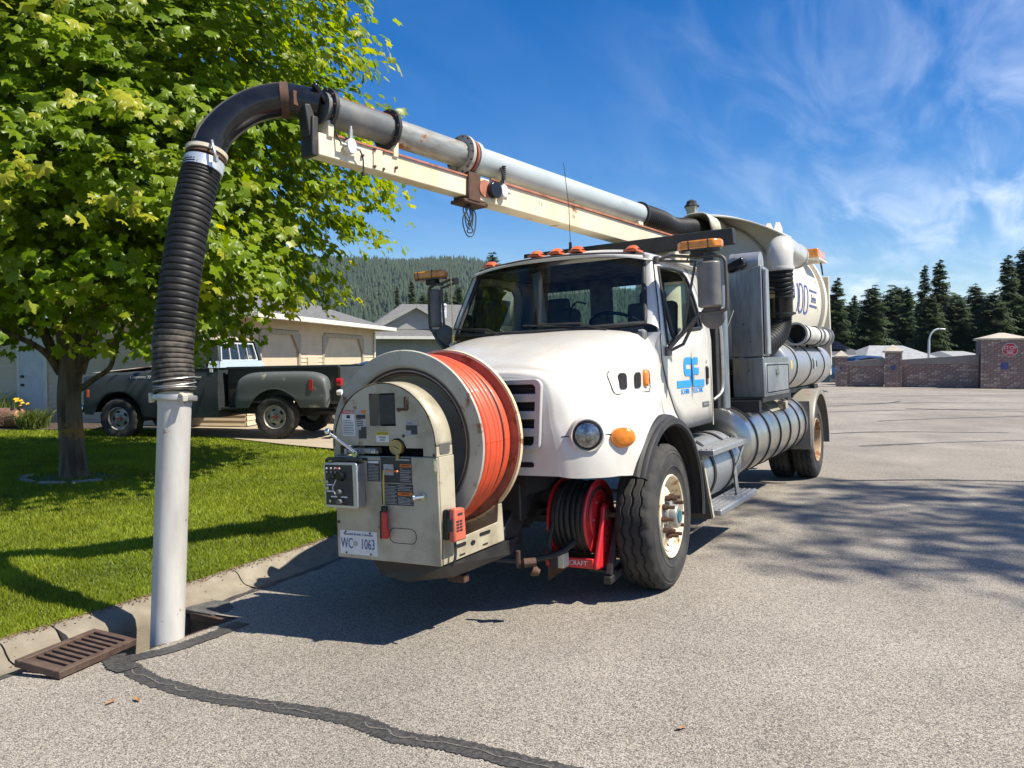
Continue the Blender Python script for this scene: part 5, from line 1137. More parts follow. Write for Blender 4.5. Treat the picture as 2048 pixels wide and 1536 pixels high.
for x in (0.5, -0.5):
    s_ = MB(); s_.box((x, 1.32, 1.52), (0.5, 0.5, 0.14)); s_.box((x, 1.62, 1.88), (0.48, 0.13, 0.72), (rad(-8), 0, 0)); s_.box((x, 1.68, 2.27), (0.26, 0.1, 0.16)); part('seat', 'seat_cloth', s_, bevel=0.04)
sw = MB(); c = Vector((0.48, 0.80, 1.99)); n_ = Vector((0, 0.45, 0.9)).normalized(); u, w2, d_ = frame(n_)
sw.tube([c+(u*math.cos(t)+w2*math.sin(t))*0.225 for t in np.linspace(0, 2*PI, 33)], 0.014, 8); sw.cyl(c-n_*0.05, c-n_*0.01, 0.05); sw.tube([c-u*0.22, c-n_*0.03, c+u*0.22], 0.012, 6); sw.cyl(c-n_*0.03, c-n_*0.4, 0.025); part('steering_wheel', 'black_plastic', sw)
m = MB(); m.bar((-0.12, 0.60, 1.96), (-0.23, 0.72, 2.50), 0.085, 0.02, (0, 1, 0.2)); part('radio_bracket', 'tape_grey', m); m = MB(); m.box((-0.11, 0.62, 1.99), (0.12, 0.08, 0.1)); part('radio', 'grey_plastic', m, bevel=0.01)
m = MB(); m.tube(cr([(0.02, 0.85, 1.85), (0.02, 0.85, 2.12), (0.10, 0.82, 2.22), (0.20, 0.8, 2.20)], 12), 0.008, 6); part('gooseneck_lamp', 'black_plastic', m)
hdl = MB(); hdl.box((0, 1.25, 2.53), (1.6, 1.2, 0.02)); part('headliner', 'cab_trim', hdl)
# roof marker lamps, aerials
for x in (-0.70, -0.20, 0.0, 0.20, 0.70):
    u_ = (x/0.9+1)/2; p = Vector(rfn(u_, 0.11)); m = MB(); m.grid(lambda a, b: (p.x+0.055*(2*a-1)*(1-0.25*b), p.y-0.075+0.15*b+0.02*(2*a-1)**2, p.z+0.002+0.055*math.sin(PI*(0.12+0.80*b))*(1-0.5*(2*a-1)**4)), 8, 8); m.box((p.x, p.y, p.z+0.006), (0.115, 0.16, 0.016)); part('roof_marker', 'marker_orange', m, smooth=50)
m = MB(); p = Vector(rfn(0.56, 0.14)); m.cyl(p, p+Z*0.09, 0.017, 0.012, 10); a = part('aerial', 'black_plastic', m); m = MB(); m.tube([p+Z*0.08, p+Vector((-0.01, 0.02, 0.4)), p+Vector((-0.06, 0.05, 0.80))], 0.003, 5); part('whip', 'black_metal', m, a)
m = MB(); m.cyl((-0.90, 0.35, 1.90), (-0.90, 0.35, 1.98), 0.012, n=8); m.tube([(-0.90, 0.35, 1.95), (-0.905, 0.36, 2.68)], 0.004, 5); part('aerial', 'brass', m)
M('mirror_frame', (0.12, 0.108, 0.098), 0.5, 0.4, col2=(0.11, 0.10, 0.09), ns=8)
# --- mirrors with amber beacons on their arms
for sg in (1, -1):
    mx0, mx1 = (1.275, 1.455) if sg > 0 else (1.18, 1.27)
    mc = Vector((sg*(mx0+mx1)/2, 0.56, 2.25)); ry = 0 if sg > 0 else rad(0)
    m = MB(); w_ = (mx1-mx0); hh = 0.355
    pr = [(-w_/2, 0.045), (-w_/2, -0.02), (-w_/2+0.02, -0.045), (-w_*0.18, -0.060), (w_*0.22, -0.060), (w_/2-0.012, -0.035), (w_/2, 0.0), (w_/2, 0.045)]
    m.prism(pr if sg > 0 else [(-a, b) for a, b in pr], mc-Z*hh/2, X, Y, Z*hh); mr_ = part('mirror', 'mirror_shell', m, bevel=0.014, smooth=40)
    m = MB(); m.box(mc+Vector((0, 0.048, 0)), (w_-0.03, 0.004, hh-0.04)); part('mirror_face', 'mirror_glass', m, mr_)
    cvx = MB(); cc_ = Vector((sg*1.37, 0.60, 2.005)) if sg > 0 else Vector((-1.14, 0.58, 1.99)); cvx.lathe([(0.0, -0.035), (0.06, -0.028), (0.095, -0.008), (0.10, 0.006), (0.0, 0.01)], cc_, Y, 24); part('convex_mirror', 'grey_plastic', cvx, mr_)
    t = MB(); T1 = Vector((sg*0.955, 0.52, 2.475)); T2 = Vector((sg*(mx0-0.02), 0.58, 2.47)); xo = sg*(mx1+0.035)
    t.tube([T1, T1.lerp(T2, 0.35)+Z*0.03, T2+Z*0.005], 0.013, 8); t.tube([T1+Y*0.03, T2+Vector((0, 0.02, -0.03))], 0.011, 8)
    t.tube(cr([T2, Vector((xo-sg*0.08, 0.58, 2.475)), Vector((xo-sg*0.01, 0.58, 2.44)), Vector((xo, 0.58, 2.35)), Vector((xo, 0.58, 2.10)), Vector((xo-sg*0.02, 0.58, 2.045)), Vector((xo-sg*0.10, 0.58, 2.035)), Vector((sg*1.27, 0.58, 2.03))], 28), 0.014, 8)
    F0 = Vector((sg*1.0, 0.54, 1.745)); t.tube([Vector((sg*1.27, 0.58, 2.03)), Vector((sg*1.18, 0.55, 1.92)), F0], 0.017, 8); t.tube([Vector((sg*1.24, 0.62, 2.02)), Vector((sg*1.10, 0.68, 1.80)), F0+Y*0.06], 0.014, 8)
    t.tube([T2+Vector((-sg*0.0, 0, -0.02)), Vector((sg*1.13, 0.57, 1.86))], 0.011, 8); t.box(F0+Vector((sg*0.01, 0.02, 0)), (0.03, 0.12, 0.07)); t.cyl(T1-Z*0.03, T1+Z*0.03, 0.025, n=8)
    part('mirror_arm', 'mirror_frame', t, mr_, smooth=50)
    bc = Vector((sg*1.29, 0.60, 2.565)); m = MB(); m.prism([(-0.175, -0.03), (-0.13, -0.085), (0.13, -0.085), (0.175, -0.03), (0.175, 0.03), (0.13, 0.085), (-0.13, 0.085), (-0.175, 0.03)], bc-Z*0.035, X, Y, Z*0.07); be = part('beacon', 'beacon_amber', m, bevel=0.014)
    m = MB()
    for x in (-0.07, 0.085): m.box(bc+X*x*sg, (0.006, 0.176, 0.074))
    m.prism([(-0.165, -0.03), (-0.125, -0.078), (0.125, -0.078), (0.165, -0.03), (0.165, 0.03), (0.125, 0.078), (-0.125, 0.078), (-0.165, 0.03)], bc-Z*0.047, X, Y, Z*0.014); part('beacon_base', 'black_plastic', m, be)
    m = MB(); m.box(bc+Vector((-sg*0.02, 0, -0.065)), (0.10, 0.08, 0.05)); m.tube(cr([bc+Vector((0.05*sg, 0, -0.05)), bc+Vector((0.0, -0.06, -0.09)), bc+Vector((-0.08*sg, 0.0, -0.07)), bc+Vector((-0.12*sg, 0.03, -0.1))], 12), 0.006, 5); part('beacon_bracket', 'black_metal', m, be)
# --- door lettering on the driver's side
dl = [c for c in TK.children if c.name.startswith('door')][0]; dxo = 1.0065
def dp(y, z): return Vector((dxo, y, z))
def logo(poly, mat, name='logo', off=0.0, z0=1.345, y0=0.66):
    m = MB(); m.prism([(a, b) for a, b in poly], (dxo+off, 0, 0), Y, Z, (0.0015, 0, 0)); return part(name, mat, m, dl, smooth=0)
# the S, the E and the bar below, in blue, then a thin dark bolt between them
def ribbon(pts, w, mat, off=0.0):
    m = MB(); P = [Vector((0, a, b)) for a, b in pts]; L_, R2 = [], []
    for i, p in enumerate(P):
        d = (P[min(i+1, len(P)-1)]-P[max(i-1, 0)]).normalized(); nn = Vector((0, -d.z, d.y)); L_.append(p+nn*w/2); R2.append(p-nn*w/2)
    vs = L_+R2; k = len(P); m.add([v+X*(dxo+off) for v in vs]+[v+X*(dxo+off+0.0015) for v in vs], [(2*k+i, 2*k+i+1, 3*k+i+1, 3*k+i) for i in range(k-1)]+[(i, k+i, 2*k+k+i, 2*k+i) for i in (0, k-1)]); return part('logo', mat, m, dl, smooth=0)
yl, yr = 0.80, 1.50
def arcs(c, r_, a0, a1, n=6, sy=1.0): return [(c[0]+sy*r_*math.cos(rad(a0+(a1-a0)*i/n)), c[1]+r_*math.sin(rad(a0+(a1-a0)*i/n))) for i in range(n+1)]
S1 = [(1.175, 1.668)]+arcs((1.025, 1.638), 0.03, 90, 180)+arcs((1.025, 1.598), 0.03, 180, 270)+[(1.09, 1.568)]+arcs((1.125, 1.538), 0.03, 90, 0)+arcs((1.125, 1.502), 0.03, 0, -90)+[(1.10, 1.472), (0.775, 1.472)]
S2 = [(1.36, 1.668)]+arcs((1.245, 1.638), 0.03, 90, 180)+[(1.215, 1.60)]
ribbon(S1, 0.060, 'blue_print'); ribbon(S2+arcs((1.25, 1.505), 0.035, 180, 270)+[(1.54, 1.470)], 0.060, 'blue_print', 0.0016)
ribbon([(1.24, 1.578), (1.375, 1.578)], 0.058, 'blue_print', 0.0032)
logo([(1.165, 1.742), (1.188, 1.60), (1.20, 1.545), (1.19, 1.47), (1.158, 1.335), (1.168, 1.48), (1.150, 1.53), (1.166, 1.60)], 'dark_print', 'logo_bolt', 0.0052)
txt('lettering', 'SCHIBS', 0.062, dp(0.985, 1.408), Y, Z, 'blue_print', dl, wide=1.15); txt('lettering', 'ELECTRIC', 0.062, dp(1.36, 1.408), Y, Z, 'blue_print', dl, wide=1.1)
M('guard_metal', (0.30, 0.275, 0.225), 0.5, 0.2, col2=(0.22, 0.20, 0.16), ns=3, rust=0.2)
# --- steps and the tanks along the driver's side (and their twins on the far side)
for sg in (1, -1):
    m = MB(); m.cyl((sg*0.83, 1.05, 0.68), (sg*0.83, 2.30, 0.68), 0.30, n=40); st_ = part('step_tank', 'aluminium', m, smooth=40, bevel=0.02)
    for y in (1.35, 1.98): m = MB(); m.lathe([(0.302, -0.03), (0.312, -0.028), (0.312, 0.028), (0.302, 0.03)], (sg*0.83, y, 0.68), Y, 40); part('tank_strap', 'black_metal', m, st_)
    m = MB(); m.cyl((sg*0.93, 1.20, 0.90), (sg*0.97, 1.20, 0.99), 0.05, n=16); part('filler_cap', 'galvanised', m, st_)
    def tread(z, y0, y1, x0, x1):
        q = MB(); q.box((sg*(x0+x1)/2, (y0+y1)/2, z), (x1-x0, y1-y0, 0.05)); s_ = part('step', 'aluminium', q, bevel=0.006)
        for k in range(5): q = MB(); q.box((sg*(x0+0.02+(x1-x0-0.04)*k/4), (y0+y1)/2, z+0.029), (0.012, y1-y0-0.03, 0.008)); part('tread_rib', 'galvanised', q, s_)
        return s_
    tread(0.885, 1.02, 2.22, 1.00, 1.22); tread(0.365, 1.12, 2.42, 1.00, 1.24)
    m = MB(); m.prism([(0.93, 0.34), (1.20, 0.34), (1.12, 0.86), (0.97, 0.86)], (0, 1.02, 0), X*sg, Z, (0, 0.035, 0)); part('step_bracket', 'panel_paint', m)
    m = MB(); m.tube([(sg*1.20, 2.10, 0.86), (sg*1.17, 2.02, 0.72), (sg*1.12, 2.0, 0.62)], 0.012, 6); m.bar((sg*1.13, 2.0, 0.65), (sg*1.15, 2.02, 0.36), 0.03, 0.03); part('step_brace', 'galvanised', m)
    # grab handle behind the door
    m = MB(); m.tube(cr([(sg*1.0, 1.85, 2.05), (sg*1.06, 1.93, 2.0), (sg*1.065, 1.96, 1.75), (sg*1.06, 1.97, 1.45), (sg*1.05, 1.93, 1.36), (sg*1.0, 1.86, 1.30)], 24), 0.014, 8); part('grab_handle', 'galvanised', m)
    # big polished tank
    m = MB(); m.lathe([(0.0, -0.02), (0.20, -0.018), (0.345, -0.008), (0.365, 0.006), (0.366, 0.03), (0.366, 3.09), (0.34, 3.12), (0.0, 3.13)], (sg*0.82, 2.5, 0.825), Y, 56); bt = part('fuel_tank', 'polished', m, smooth=35)
    for y in (2.72, 3.30, 3.86, 4.42, 4.98, 5.42): m = MB(); m.lathe([(0.367, -0.022), (0.378, -0.02), (0.378, 0.02), (0.367, 0.022)], (sg*0.82, y, 0.825), Y, 56); part('tank_strap', 'black_metal', m, bt)
    m = MB(); m.box((sg*1.02, 4.25, 1.13), (0.22, 0.9, 0.02), (0, sg*rad(33), 0)); m.box((sg*1.13, 4.30, 1.12), (0.10, 0.12, 0.10)); part('lamp_bracket', 'panel_paint', m, bt, bevel=0.008)
    m = MB(); m.cyl((sg*1.13, 4.36, 1.12), (sg*1.13, 4.40, 1.12), 0.035, n=14); part('marker_light', 'marker_orange', m, bt)
    # aluminium water tank above
    m = MB(); m.lathe([(0.0, -0.03), (0.17, -0.026), (0.28, -0.01), (0.307, 0.012), (0.31, 0.04), (0.31, 3.38), (0.29, 3.41), (0.0, 3.43)], (sg*0.86, 4.48, 1.58), Y, 52); wt = part('water_tank', 'aluminium', m, smooth=35)
    for y in (5.05, 6.05, 7.15): m = MB(); m.lathe([(0.311, -0.022), (0.32, -0.02), (0.32, 0.02), (0.311, 0.022)], (sg*0.86, y, 1.58), Y, 52); part('tank_strap', 'black_metal', m, wt)
    m = MB(); m.box((sg*0.80, 6.2, 1.24), (0.3, 3.4, 0.06)); m.box((sg*0.86, 5.3, 1.2), (0.30, 0.16, 0.22)); m.box((sg*0.86, 7.3, 1.2), (0.30, 0.16, 0.16)); part('tank_cradle', 'black_metal', m)
    # rear mudguard
    fm_ = MB(); aa = [rad(a) for a in np.linspace(188, -6, 34)]
    for a in aa: fm_.v += [(sg*px_, 6.4-math.cos(a)*r_, 0.53+math.sin(a)*r_) for px_, r_ in ((0.60, 0.70), (0.60, 0.715), (1.20, 0.715), (1.225, 0.70), (1.225, 0.64), (1.21, 0.64), (1.205, 0.69), (0.62, 0.69))]
    for i in range(len(aa)-1):
        for j in range(7): fm_.f.append((i*8+j, i*8+j+1, (i+1)*8+j+1, (i+1)*8+j))
    fm_.m = [0]*len(fm_.f); part('rear_mudguard', 'guard_metal', fm_, smooth=40)
    m = MB(); m.box((sg*1.0, 5.64, 0.80), (0.42, 0.03, 0.62)); part('splash_guard', 'guard_metal', m, bevel=0.01)
wt_d = [c for c in TK.children if c.name.startswith('water_tank')][0]
def on_wt(y, ang, e=0.003): return Vector((0.86+(0.31+e)*math.cos(ang), y, 1.58+(0.31+e)*math.sin(ang)))
for y, mat, hh in ((6.20, 'dark_print', 0.16), (6.32, 'grey_print', 0.18), (6.45, 'dark_print', 0.10), (5.0-0.35, 'yellow_print', 0.12)):
    m = MB(); m.grid(lambda a, b: tuple(on_wt(y+0.09*a, 0.25*(2*b-1)*hh/0.16*0.9+0.05)), 2, 4); part('sticker', mat, m, wt_d, fix=False)
# --- toolbox stack behind the cab
m = MB(); m.prism([(0.85, 1.70), (1.18, 1.70), (1.185, 2.665), (0.84, 2.60)], (0, 3.15, 0), X, Z, (0, 0.30, 0)); tb_ = part('tall_locker', 'brushed', m, bevel=0.008)
m = MB(); m.box((1.198, 3.30, 2.18), (0.02, 0.22, 0.92)); part('locker_door', 'aluminium', m, tb_, bevel=0.006)
m = MB(); m.cyl((1.215, 3.20, 1.72), (1.215, 3.20, 2.62), 0.018, n=10); part('locker_hinge', 'galvanised', m, tb_)
m = MB(); m.box((1.015, 3.81, 1.475), (0.33, 1.32, 0.43)); bx_ = part('toolbox', 'brushed', m, bevel=0.008)
m = MB(); m.box((1.184, 3.82, 1.455), (0.012, 1.20, 0.34)); td = part('toolbox_door', 'aluminium', m, bx_, bevel=0.006)
m = MB(); m.ring([Vector((1.190, a, b)) for a, b in rrect(3.24, 4.40, 1.30, 1.61, 0.02)], [Vector((1.190, a, b)) for a, b in rrect(3.265, 4.375, 1.312, 1.598, 0.015)], (0.003, 0, 0)); part('door_groove', 'dark_void', m, bx_)
m = MB(); m.prism([(3.76+0.06*math.cos(t), 1.53+0.05*math.sin(t)) for t in np.linspace(0, 2*PI, 20)[:-1]], (1.191, 0, 0), Y, Z, (0.012, 0, 0)); m.box((1.205, 3.76, 1.53), (0.012, 0.03, 0.07)); part('latch', 'chrome', m, bx_)
for p in ((0.98, 2.05), (1.05, 1.86), (1.02, 1.55)): m = MB(); m.cyl((p[0], 3.151, p[1]), (p[0], 3.142, p[1]), 0.010, n=8); part('bolt', 'rusty_steel', m, tb_)
m = MB(); m.box((1.0, 3.8, 1.235), (0.36, 1.5, 0.05)); m.box((0.75, 2.85, 1.18), (0.9, 0.1, 0.12)); part('locker_frame', 'black_metal', m)
m = MB(); m.cyl((0.80, 3.45, 2.72), (1.12, 3.45, 2.72), 0.13, n=24); m.cyl((0.86, 3.3, 2.70), (0.86, 3.6, 2.70), 0.09); part('air_cleaner', 'galvanised', m, smooth=40)
m = MB(); m.box((0.90, 3.28, 2.70), (0.20, 0.16, 0.10), (0, rad(-24), 0)); part('work_lamp', 'black_plastic', m, bevel=0.02)
# exhaust stack / pipes between the cab and the tank
m = MB(); m.cyl((0.78, 2.15, 1.1), (0.78, 2.15, 2.55), 0.12, n=24); m.cyl((0.98, 2.30, 1.2), (0.98, 2.30, 2.4), 0.055, n=16); part('exhaust', 'brushed', m)
m = MB(); m.box((0, 2.5, 1.15), (1.6, 0.9, 0.15)); m.box((0.35, 2.7, 1.5), (0.5, 0.5, 0.7)); m.box((-0.5, 2.7, 1.5), (0.7, 0.5, 0.7)); m.bar((0.70, 2.45, 1.3), (0.92, 3.0, 2.2), 0.02, 0.02); part('blower_housing', 'black_metal', m, bevel=0.03)
m = MB(); m.box((0.80, 2.92, 1.62), (0.05, 0.03, 0.20)); part('reflector_post', 'yellow_print', m)
# --- boom rest bar behind the cab
m = MB(); m.bar((-1.10, 2.15, 2.83), (1.17, 2.15, 2.85), 0.10, 0.15); m.box((0.92, 2.15, 2.0), (0.10, 0.10, 1.6)); m.box((-0.92, 2.15, 2.0), (0.10, 0.10, 1.6)); part('boom_rest', 'black_metal', m, bevel=0.008)
# --- debris tank
TZ, TRd = 2.56, 1.06
m = MB(); m.lathe([(0.935, 5.0), (0.97, 5.08), (1.03, 5.2), (TRd, 5.36), (TRd, 8.05)], (0, 0, TZ), Y, 72); tank = part('debris_tank', 'tank_paint', m, smooth=60)
m = MB(); m.lathe([(0.935, 0.0), (0.88, -0.04), (0.7, -0.10), (0.4, -0.14), (0.0, -0.155)], (0, 5.0, TZ), Y, 72); part('tank_head', 'tank_paint', m, tank, smooth=60)
# arched visor that reaches forward over the head of the tank
def vsf(u_, v_):
    a = rad(24+132*u_); b = Vector((0.965*math.cos(a), 5.07, TZ+0.965*math.sin(a))); x = 1.22*math.cos(rad(4+172*u_))/math.cos(rad(4)); f_ = Vector((x, 4.60+0.10*(x/1.22)**2, 3.545-0.265*x*x))
    return tuple(b.lerp(f_, v_)+Vector((0, 0, 0.05*math.sin(v_*PI))))
vz = MB(); vz.grid(vsf, 48, 8); part('tank_visor', 'tank_paint', vz, tank, smooth=60, solid=0.018, fix=False)
vz = MB(); vz.grid(lambda u_, v_: tuple(Vector((0.968*math.cos(rad(24+132*u_)), 5.08, TZ+0.968*math.sin(rad(24+132*u_)))).lerp(Vector((1.075*math.cos(rad(24+132*u_)), 5.75, TZ+1.075*math.sin(rad(24+132*u_)))), v_)+Vector((0, 0, 0.04*math.sin(v_*PI)))), 40, 6); part('visor_back', 'tank_paint', vz, tank, smooth=60, fix=False)
for y, w_, e_ in ((7.92, 0.22, 0.055), (5.33, 0.05, 0.012)): m = MB(); m.lathe([(TRd, -w_/2), (TRd+e_, -w_/2), (TRd+e_, w_/2), (TRd, w_/2)], (0, y, TZ), Y, 72); part('tank_ring', 'tank_paint', m, tank, smooth=30)
m = MB(); m.lathe([(TRd, 0.0), (0.95, 0.10), (0.6, 0.2), (0.0, 0.24)], (0, 8.05, TZ), Y, 48); part('tank_door', 'tank_paint', m, tank, smooth=60)
m = MB(); m.bar((1.03, 8.28, 1.55), (1.03, 8.28, 2.98), 0.16, 0.07, (0, 1, 0)); m.bar((-1.03, 8.28, 1.55), (-1.03, 8.28, 2.98), 0.16, 0.07, (0, 1, 0)); m.box((0, 8.25, 1.5), (2.2, 0.12, 0.2)); part('door_frame', 'pale_bar', m, tank, bevel=0.01)
m = MB(); m.bar((1.10, 7.92, 2.02), (1.10, 7.92, 2.10), 0.05, 0.16); m.box((1.09, 7.9, 2.06), (0.12, 0.24, 0.03)); part('hinge_lug', 'tank_paint', m, tank)
m = MB(); m.prism([(7.3, 3.50), (7.95, 3.50), (7.95, 3.78), (7.75, 3.86), (7.6, 3.74)], (0.42, 0, 0), Y, Z, (0.06, 0, 0)); m.prism([(7.3, 3.50), (7.95, 3.50), (7.95, 3.78), (7.75, 3.86), (7.6, 3.74)], (0.28, 0, 0), Y, Z, (0.06, 0, 0)); part('lift_lug', 'tank_paint', m, tank)
m = MB(); m.box((0, 6.0, 1.35), (1.0, 4.4, 0.3)); m.box((0, 5.1, 1.3), (1.7, 0.2, 0.4)); part('tank_saddle', 'black_metal', m)
# lettering wraps the tank side: outlined figures and the word below two blue rules
def on_tank(y, z, e=0.004):
    s_ = max(-1, min(1, (z-TZ)/TRd)); return Vector(((TRd+e)*math.sqrt(1-s_*s_), y, z))
def tank_line(pts, w_, mat, name='lettering', lift=0.004):
    m = MB(); pts = [(p[0]+(q[0]-p[0])*k/6, p[1]+(q[1]-p[1])*k/6) for p, q in zip(pts[:-1], pts[1:]) for k in range(6)]+[pts[-1]]
    for (a, b), (c, d) in zip(pts[:-1], pts[1:]):
        A_, B_ = on_tank(a, b, lift), on_tank(c, d, lift); dv = (B_-A_).normalized(); w2_ = w_ or (0.03+0.03*abs(dv.z)); n_ = X.cross(dv).normalized()*w2_/2
        m.add([A_-n_, B_-n_, B_+n_, A_+n_], [(0, 1, 2, 3)])
    return part(name, mat, m, tank, smooth=0, fix=False)
zb_, zt2 = 2.32, 2.70
def digit(ch, y0, w_):
    y1 = y0+w_; zm = (zb_+zt2)/2
    S_ = {'2': [(y0, zt2-0.05), (y0+0.06, zt2), (y1-0.06, zt2), (y1, zt2-0.06), (y1, zm), (y0, zb_+0.03), (y0, zb_), (y1, zb_)], '1': [(y0+w_*0.4, zt2-0.05), (y0+w_*0.65, zt2), (y0+w_*0.65, zb_)], '0': [(y0+0.06, zt2), (y1-0.06, zt2), (y1, zt2-0.06), (y1, zb_+0.06), (y1-0.06, zb_), (y0+0.06, zb_), (y0, zb_+0.06), (y0, zt2-0.06), (y0+0.06, zt2)]}[ch]
    tank_line(S_, None, 'navy_print')
for ch_, y0 in zip('2100', (5.35, 5.72, 5.98, 6.36)): digit(ch_, y0, 0.26)
tank_line([(6.75, 2.66), (7.38, 2.66)], 0.03, 'navy_print', 'stripe'); tank_line([(6.75, 2.44), (7.38, 2.44)], 0.03, 'navy_print', 'stripe')
tx_ = txt('lettering', 'Series', 0.17, (0, 0, 0), Y, Z, 'navy_print', tank, shear=0.25)
for v in tx_.data.vertices: p = on_tank(7.06+v.co.y, 2.545+v.co.z, 0.004+v.co.x); v.co = p
# rear amber lamp on its bracket
m = MB(); m.box((1.08, 7.32, 3.22), (0.16, 0.66, 0.14)); rl_ = part('rear_beacon', 'beacon_amber', m, bevel=0.02); m = MB(); m.box((1.08, 7.32, 3.14), (0.19, 0.72, 0.025)); m.bar((0.8, 7.3, 3.1), (1.1, 7.3, 3.12), 0.1, 0.03); part('beacon_tray', 'tank_paint', m, rl_); m = MB(); m.tube(cr([(1.12, 7.45, 3.12), (1.13, 7.5, 3.0), (1.12, 7.6, 2.95), (1.1, 7.65, 3.1)], 12), 0.012, 6); part('beacon_cable', 'rubber', m, rl_)
# white fan outlet elbow with black hose and valve below
m = MB(); m.tube(cr([(1.13, 4.40, 2.72), (1.13, 4.40, 2.86), (1.13, 4.46, 2.97), (1.12, 4.66, 3.02), (1.11, 5.1, 3.02), (1.10, 5.6, 3.02)], 24), 0.155, 28); fe = part('fan_elbow', 'white_paint', m, smooth=50)
m = MB(); m.lathe([(0.158, 0), (0.168, 0.004), (0.168, 0.03), (0.158, 0.034)], (1.13, 4.40, 2.725), Z, 28); m.lathe([(0.157, 0), (0.17, 0.006), (0.17, 0.05), (0.157, 0.056)], (1.10, 5.52, 3.02), Y, 28); part('elbow_collar', 'white_paint', m, fe)
hs_ = [(1.13, 4.40, 2.80), (1.12, 4.42, 2.62), (1.11, 4.47, 2.45)]
def ribbed(path, r0, amp, pitch, n=22, mat='hose_rubber', name='hose', parent=TK, seg=400):
    P = cr(path, 60); L_ = sum((Vector(b)-Vector(a)).length for a, b in zip(P[:-1], P[1:])); N_ = int(L_/pitch*6); P = cr(path, N_); rs = [r0+amp*(1.0 if i % 6 in (1, 2, 3, 4) else (0.75 if i % 6 == 5 else 0.0)) for i in range(N_+1)]
    m = MB(); m.tube(P, rs, n); return part(name, mat, m, parent, smooth=70)
ribbed(hs_, 0.142, 0.012, 0.05, 26)
m = MB(); m.tube([(1.11, 4.47, 2.46), (1.10, 4.50, 2.36), (1.09, 4.54, 2.20)], [0.15, 0.148, 0.15], 24); vb = part('blast_gate', 'black_plastic', m, smooth=40)
for z, y, r_, mt3 in ((2.50, 4.46, 0.158, 'zinc_band'), (2.40, 4.49, 0.165, 'black_metal'), (2.20, 4.53, 0.162, 'black_metal')): m = MB(); m.lathe([(r_-0.01, 0), (r_, 0.002), (r_, 0.026), (r_-0.01, 0.028)], (1.11, y, z), Z, 26); part('hose_clamp', mt3, m, vb)
m = MB(); m.box((1.03, 4.33, 2.42), (0.10, 0.06, 0.05)); m.tube([(0.99, 4.32, 2.47), (1.12, 4.32, 2.48)], 0.014, 6); part('gate_actuator', 'brass', m, vb)
ribbed([(1.09, 4.54, 2.22), (1.08, 4.52, 2.08), (1.05, 4.40, 1.95), (0.98, 4.1, 1.84), (0.9, 3.75, 1.8)], 0.125, 0.012, 0.05, 24)
# spare suction tube carried on the water tank
m = MB(); m.lathe([(0.105, 0.02), (0.105, 2.1), (0.125, 2.1), (0.125, 0.0), (0.15, 0.0), (0.15, 0.05), (0.128, 0.052), (0.125, 0.3)], (1.12, 5.30, 1.99), Y, 32); m.mi = 0; sp_ = part('spare_tube', 'tube_alloy', m, smooth=40)
m = MB(); m.cyl((1.12, 5.4, 1.99), (1.12, 5.42, 1.99), 0.105, n=28); part('tube_bore', 'dark_void', m, sp_)
for y in (5.62, 6.5, 7.25): m = MB(); m.lathe([(0.126, -0.02), (0.137, -0.018), (0.137, 0.018), (0.126, 0.02)], (1.12, y, 1.99), Y, 28); m.box((1.05, y, 1.88), (0.04, 0.04, 0.12)); part('tube_clamp', 'black_metal', m, sp_)
m = MB(); m.lathe([(0.11, 0), (0.16, 0.01), (0.16, 0.04), (0.11, 0.05), (0.0, 0.05)], (1.12, 7.42, 1.99), Y, 28); part('tube_flange', 'galvanised', m, sp_); m = MB(); m.lathe([(0.11, 0), (0.15, 0.005), (0.15, 0.03), (0.11, 0.035)], (1.12, 6.75, 1.99), Y, 28); part('tube_flange', 'galvanised', m, sp_)
# --- boom
bt_, br_ = Vector((-0.892, -1.27, 3.575)), Vector((0.0, 2.841, 3.291)); BD = (br_-bt_); BL = BD.length; BU = BD.normalized(); BS = BU.cross(Z).normalized(); BN = BS.cross(BU).normalized()
def bp_(f, dn=0.0, sd=0.0): return bt_+BD*f-BN*dn+BS*sd
boom = bpy.data.objects.new('boom', None); COL.objects.link(boom); boom.parent = TK
m = MB(); m.bar(bp_(-0.012, 0.285), bp_(0.395, 0.275), 0.125, 0.165, BN); part('inner_beam', 'boom_paint', m, boom, bevel=0.01)
m = MB(); m.bar(bp_(0.35, 0.272), bp_(1.20, 0.255), 0.165, 0.205, BN); part('outer_beam', 'boom_paint', m, boom, bevel=0.012)
m = MB()
for sd in (-1, 1): m.bar(bp_(0.40, 0.163, sd*0.092), bp_(1.19, 0.150, sd*0.092), 0.02, 0.018, BN); m.bar(bp_(0.02, 0.195, sd*0.07), bp_(0.35, 0.19, sd*0.07), 0.016, 0.014, BN)
part('beam_rail', 'rusty_flange', m, boom)
m = MB(); m.bar(bp_(0.338, 0.272), bp_(0.372, 0.272), 0.185, 0.24, BN); m.bar(bp_(0.328, 0.40), bp_(0.395, 0.40), 0.17, 0.03, BN); part('beam_collar', 'rusty_steel', m, boom, bevel=0.006)
m = MB(); m.cyl(bp_(0.0, 0), bp_(0.148, 0), 0.115, n=36); part('scorched_pipe', 'pipe_dark', m, boom)
m = MB(); c0, c1 = bp_(0.02), bp_(0.146); m.lathe([(0.1165, 0.06), (0.1168, (c1-c0).length*0.97)], c0, BU, 16, rad(-52), rad(38), uref=BN); part('red_streak', 'red_scrape', m, boom, smooth=60)
m = MB(); m.cyl(bp_(0.148), bp_(0.345), 0.107, n=36); part('telescopic_pipe', 'pipe_scraped', m, boom)
m = MB(); m.cyl(bp_(0.345), bp_(1.0), 0.116, n=40); part('boom_pipe', 'pipe_paint', m, boom)
